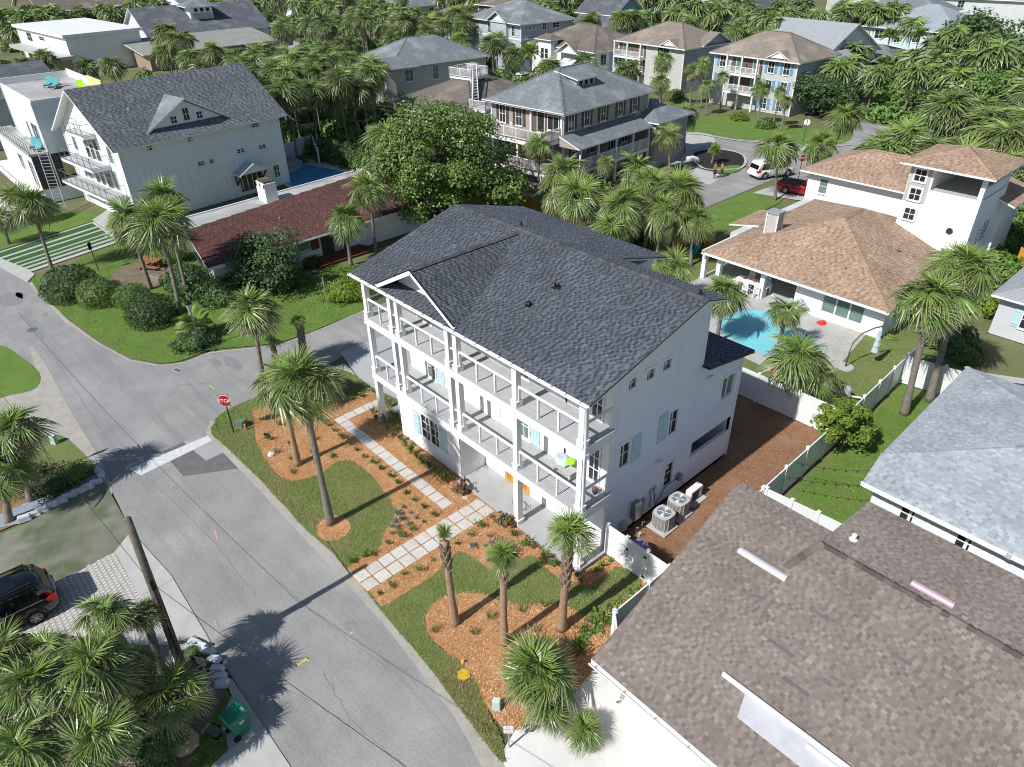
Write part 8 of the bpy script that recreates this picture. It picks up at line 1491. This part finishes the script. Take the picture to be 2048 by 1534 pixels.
# people ----------------------------------------------------------
def person(label, x, y, rz, skin, top, trousers, H=1.75, bend=.0):
    r_ = empty('person', (x, y, 0), rz, label, 'person'); k = H/1.75
    V = [(0,0,.95),(0,0,1.15),(0,.01,1.38),(0,0,1.50),(0,.02,1.62),(.2,0,1.42),(.26,.04,1.15),(.22,.16,.95),(-.2,0,1.42),(-.26,.04,1.15),(-.22,.16,.95),(.1,0,.90),(.12,.02,.5),(.12,-.02,.06),(.13,.12,.03),(-.1,0,.90),(-.12,.02,.5),(-.12,-.02,.06),(-.13,.12,.03)]
    E = [(0,1),(1,2),(2,3),(3,4),(2,5),(5,6),(6,7),(2,8),(8,9),(9,10),(0,11),(11,12),(12,13),(13,14),(0,15),(15,16),(16,17),(17,18)]
    R = [.16,.14,.17,.06,.10,.065,.048,.04,.065,.048,.04,.095,.065,.05,.045,.095,.065,.05,.045]
    me = bpy.data.meshes.new('body'); me.from_pydata([(a*k,b*k,c*k) for a, b, c in V], E, []); o = bpy.data.objects.new('body', me); link(o, r_); me.materials.append(MATS[skin]); o.modifiers.new('skin', 'SKIN'); 
    for i, q in enumerate(me.skin_vertices[0].data if me.skin_vertices else []): q.radius = (R[i]*k, R[i]*k); q.use_root = i == 0
    if not me.skin_vertices: pass
    s = o.modifiers.new('sub', 'SUBSURF'); s.levels = 1; s.render_levels = 1
    m = MB(); m.lathe([(.01,-.115),(.07,-.1),(.098,-.02),(.1,.05),(.07,.11),(.01,.135)], 12, c=(0,.01,1.64*k)); m.build('head', skin, r_, smooth=True); m = MB(); m.lathe([(.108,.0),(.112,.05),(.08,.12),(.01,.148)], 12, c=(0,-.005,1.64*k)); m.build('hair', 'hair', r_, smooth=True)
    if top: m = MB(); m.loft([[(w_*math.cos(t), d*math.sin(t), z*k) for t in [2*pi*q/12 for q in range(12)]] for w_, d, z in ((.19,.14,.92),(.18,.13,1.1),(.21,.14,1.34),(.17,.11,1.44))]); m.build('shirt', top, r_, smooth=True)
    for s_ in (-1, 1): m = MB(); m.tube([(s_*.09*k,0,.98*k),(s_*.12*k,.02,.52*k)], [.125*k,.10*k], 10); m.build('shorts', trousers, r_, smooth=True)
    return r_
x, y = (-12.71,50.88); person('bare backed person in dark shorts at the drive edge', x, y, math.radians(150), 'skin_tan', None, 'cloth_dark'); x, y = (-12.78,51.82); person('person in reddish top standing beside the bare backed person', x+.3, y, math.radians(-40), 'skin', 'cloth_red', 'cloth_dark', 1.62)
# garden furniture ------------------------------------------------
def lounger(label, x, y, z, rz, cush, frame='wicker', back=.55, group='loungers', L=1.9):
    r_ = empty('lounger', (x, y, z), rz, label, 'lounger', group); m = MB(); m.box(-.32,-.95,.22,.32,.95,.28); m.build('frame', frame, r_)
    for a in (-.28,.28):
        for b in (-.8,.7): MB().box(a-.03,b-.03,0,a+.03,b+.03,.22).build('leg', frame, r_)
    MB().box(-.29,-.92,.29,.29,.32,.38).build('cushion', cush, r_, bevel=.03); m = MB(); m.hexa([(-.29,.33,.29),(.29,.33,.29),(.29,.95,.29+back),(-.29,.95,.29+back)], [(-.29,.27,.38),(.29,.27,.38),(.29,.88,.38+back),(-.29,.88,.38+back)]); m.build('backrest', cush, r_); return r_
for i, (x, y, z, rz, lb) in enumerate(((-58.6,-2.6,4.95,1.2,'left aqua lounger on the modern house lower terrace'),(-57.3,-2.5,4.95,1.2,'right aqua lounger on the modern house lower terrace'),(-63.5,1.5,9.66,1.1,'left aqua lounger on the modern house roof'),(-62.2,1.8,9.66,1.1,'right aqua lounger on the modern house roof'))): lounger(lb, x, y, z, rz, 'cushion_aqua', group='aqua loungers')
lounger('dark wicker lounger on the modern house roof', -58.5, 3.4, 9.66, 1.4, 'toy_lime'); lounger('pale cushioned lounger on the tan house porch', 8.2, 28.6, .06, 2.7, 'cushion_pale', back=.6); lounger('wicker lounger beside the porch pillar', 10.1, 29.3, .06, 2.2, 'cushion_pale', back=.6)
def chair(label, x, y, z, rz, mat='trim_white', group='chairs'):
    r_ = empty('chair', (x, y, z), rz, label, 'chair', group); MB().box(-.24,-.24,.42,.24,.24,.46).build('seat', mat, r_)
    for a in (-.21,.21):
        MB().box(a-.025,-.23,0,a+.025,-.18,.42).build('leg', mat, r_); MB().box(a-.025,.18,0,a+.025,.23,.95).build('leg', mat, r_); MB().box(a-.03,-.24,.62,a+.03,.22,.66).build('armrest', mat, r_)
    m = MB()
    for k in range(5): m.box(-.2+k*.09,.19,.5,-.15+k*.09,.22,.92)
    m.box(-.22,.185,.88,.22,.225,.96); m.build('backrest', mat, r_)
dt = empty('dining_table', (5.3,29.3,.06), .1, 'white dining table on the tan house porch', 'table'); MB().box(-1.3,-.5,.7,1.3,.5,.76).build('tabletop','trim_white',dt)
for a in (-1.2,1.2):
    for b in (-.4,.4): MB().box(a-.05,b-.05,0,a+.05,b+.05,.7).build('leg','trim_white',dt)
for i, (a, b, r2, lb) in enumerate(((4.4,28.5,pi,'left front'),(5.3,28.45,pi,'middle front'),(6.2,28.5,pi,'right front'),(4.6,30.1,0,'left rear'),(5.9,30.1,0,'right rear'))): chair('white dining chair, '+lb+' of the porch table', a, b, .06, r2, group='porch dining chairs')
for a, mt, lb in ((4.6,'toy_red','red bowl on the porch table'),(5.4,'toy_orange','orange bowl on the porch table')): o = MB().lathe([(.03,0),(.14,.10),(.13,.1),(.01,.02)],10).build('bowl', mt); o.location = (a,29.2,.83); tag(o, lb, 'bowl')
for a, b, lb in ((-19.8,39.6,'left white armchair under the beige house porch'),(-19.7,40.9,'right white armchair under the beige house porch')): chair(lb, a, b, .02, -1.2, group='porch armchairs')
for a, b, z, lb in ((-29,34.6,5.3,'left white chair on the beige house top deck'),(-27.2,34.9,5.3,'right white chair on the beige house top deck')): chair(lb, a, b, z, 3.0, group='top deck chairs')
rock('beach_ball', 'toy_red', 11.4, 28.2, .3, 'red and white inflatable by the porch corner', 'toy', z=.02, seed=8); rock('pool_float', 'toy_pink', (12.68,20.22)[0], (12.68,20.22)[1], .5, 'pink pool float under the large pool palm', 'pool float', z=.02, seed=9)
um = empty('cantilever_umbrella', (15.19,23.92), 0, 'folded pale umbrella hanging from a curved pole on the lawn', 'umbrella'); MB().lathe([(.5,0),(.5,.08),(.1,.1),(.01,.1)],16).build('base','concrete',um); MB().tube([(0,0,.05),(0,0,1.0),(.02,.1,1.7),(.25,.5,2.3),(.7,1.1,2.65),(.95,1.5,2.7)], .045, 8).build('pole','wicker',um,smooth=True); m = MB()
m.lathe([(.02,2.62),(.10,2.4),(.13,2.1),(.10,2.08),(.16,1.75),(.13,1.72),(.2,1.35),(.16,1.3),(.23,.95),(.1,.88),(.01,.9)],9,c=(.92,1.45,0)); m.build('canopy','umbrella',um)
ld = empty('ladder', (-50.63,-3.57), 0, 'long aluminium ladder leaning on the charcoal wall', 'ladder'); b0 = Vector((0,0,0)); t0 = Vector((-55.6,-2.6,6.0))-Vector((*(-50.63,-3.57),0)); d_ = Vector((.25,.35,0))
for s in (-1, 1): MB().bar(b0+d_*s, t0+d_*s, .06, .09).build('rail', 'light_metal', ld)
for k in range(22): p = b0+(t0-b0)*((k+.7)/22); MB().bar(p-d_, p+d_, .04, .04).build('rung', 'light_metal', ld)
pt_ = empty('picnic_table', (-31.39,-1.76), .6, 'red brown picnic table on the corner lot patio', 'table'); MB().box(-.9,-.4,.7,.9,.4,.75).build('tabletop','wood_red',pt_)
for s in (-1, 1): MB().box(-.9,s*.75-.13,.42,.9,s*.75+.13,.46).build('bench','wood_red',pt_); MB().box(s*.7-.05,-.7,0,s*.7+.05,.7,.12).build('foot','wood_red',pt_); MB().box(s*.7-.05,-.06,.1,s*.7+.05,.06,.7).build('leg','wood_red',pt_)
pn_ = empty('wooden_planter', (-28.26,-2.35), .2, 'slatted wooden planter box beside the picnic table', 'planter'); MB().box(-1.2,-.35,0,1.2,.35,.3).build('box','dirt',pn_)
for k in range(16): MB().box(-1.25+k*.16,-.42,0,-1.13+k*.16,-.36,.55).build('slat','wood_grey',pn_)
MB().box(-1.27,-.44,.5,1.27,-.34,.56).build('top_rail','wood_grey',pn_)
pu = empty('pool_pump', (16.82,20.61), 0, 'grey pool pump behind the white fence', 'pump'); MB().lathe([(.2,0),(.22,.1),(.22,.7),(.1,.85),(.01,.86)],14).build('tank','wall_grey',pu); MB().tube([(.2,0,.3),(.7,.3,.3),(.9,.5,.1)],.05,8).build('pipe','trim_white',pu)
hs = MB().tube([( .35*math.cos(t*.5)*(1+.03*t), .3*math.sin(t*.5), .02+.003*t) for t in range(40)], .014, 5).build('garden_hose', 'leaf_lime'); hs.location = (*(15.32,29.52), 0); tag(hs, 'coiled lime green garden hose at the tan house wall', 'hose')
# a place of its own for every look-alike
def _scrx(o):
    d = o.matrix_basis.translation-CAMP; f = -_b; return d.dot(_r)/max(.1, d.dot(f))
bylab = {}
for o in sc.objects:
    if o.parent is None and o.get('label') and o.get('kind') is None: bylab.setdefault(o['label'], []).append(o)
def _ord(n): return '%d%s' % (n, 'th' if 10 <= n % 100 <= 20 else {1:'st',2:'nd',3:'rd'}.get(n % 10, 'th'))
for lb, os_ in bylab.items():
    if len(os_) > 1:
        os_.sort(key=_scrx)
        for i, o in enumerate(os_): o['label'] = lb+(', leftmost' if i == 0 else ', rightmost' if i == len(os_)-1 else ', %s from left' % _ord(i+1))
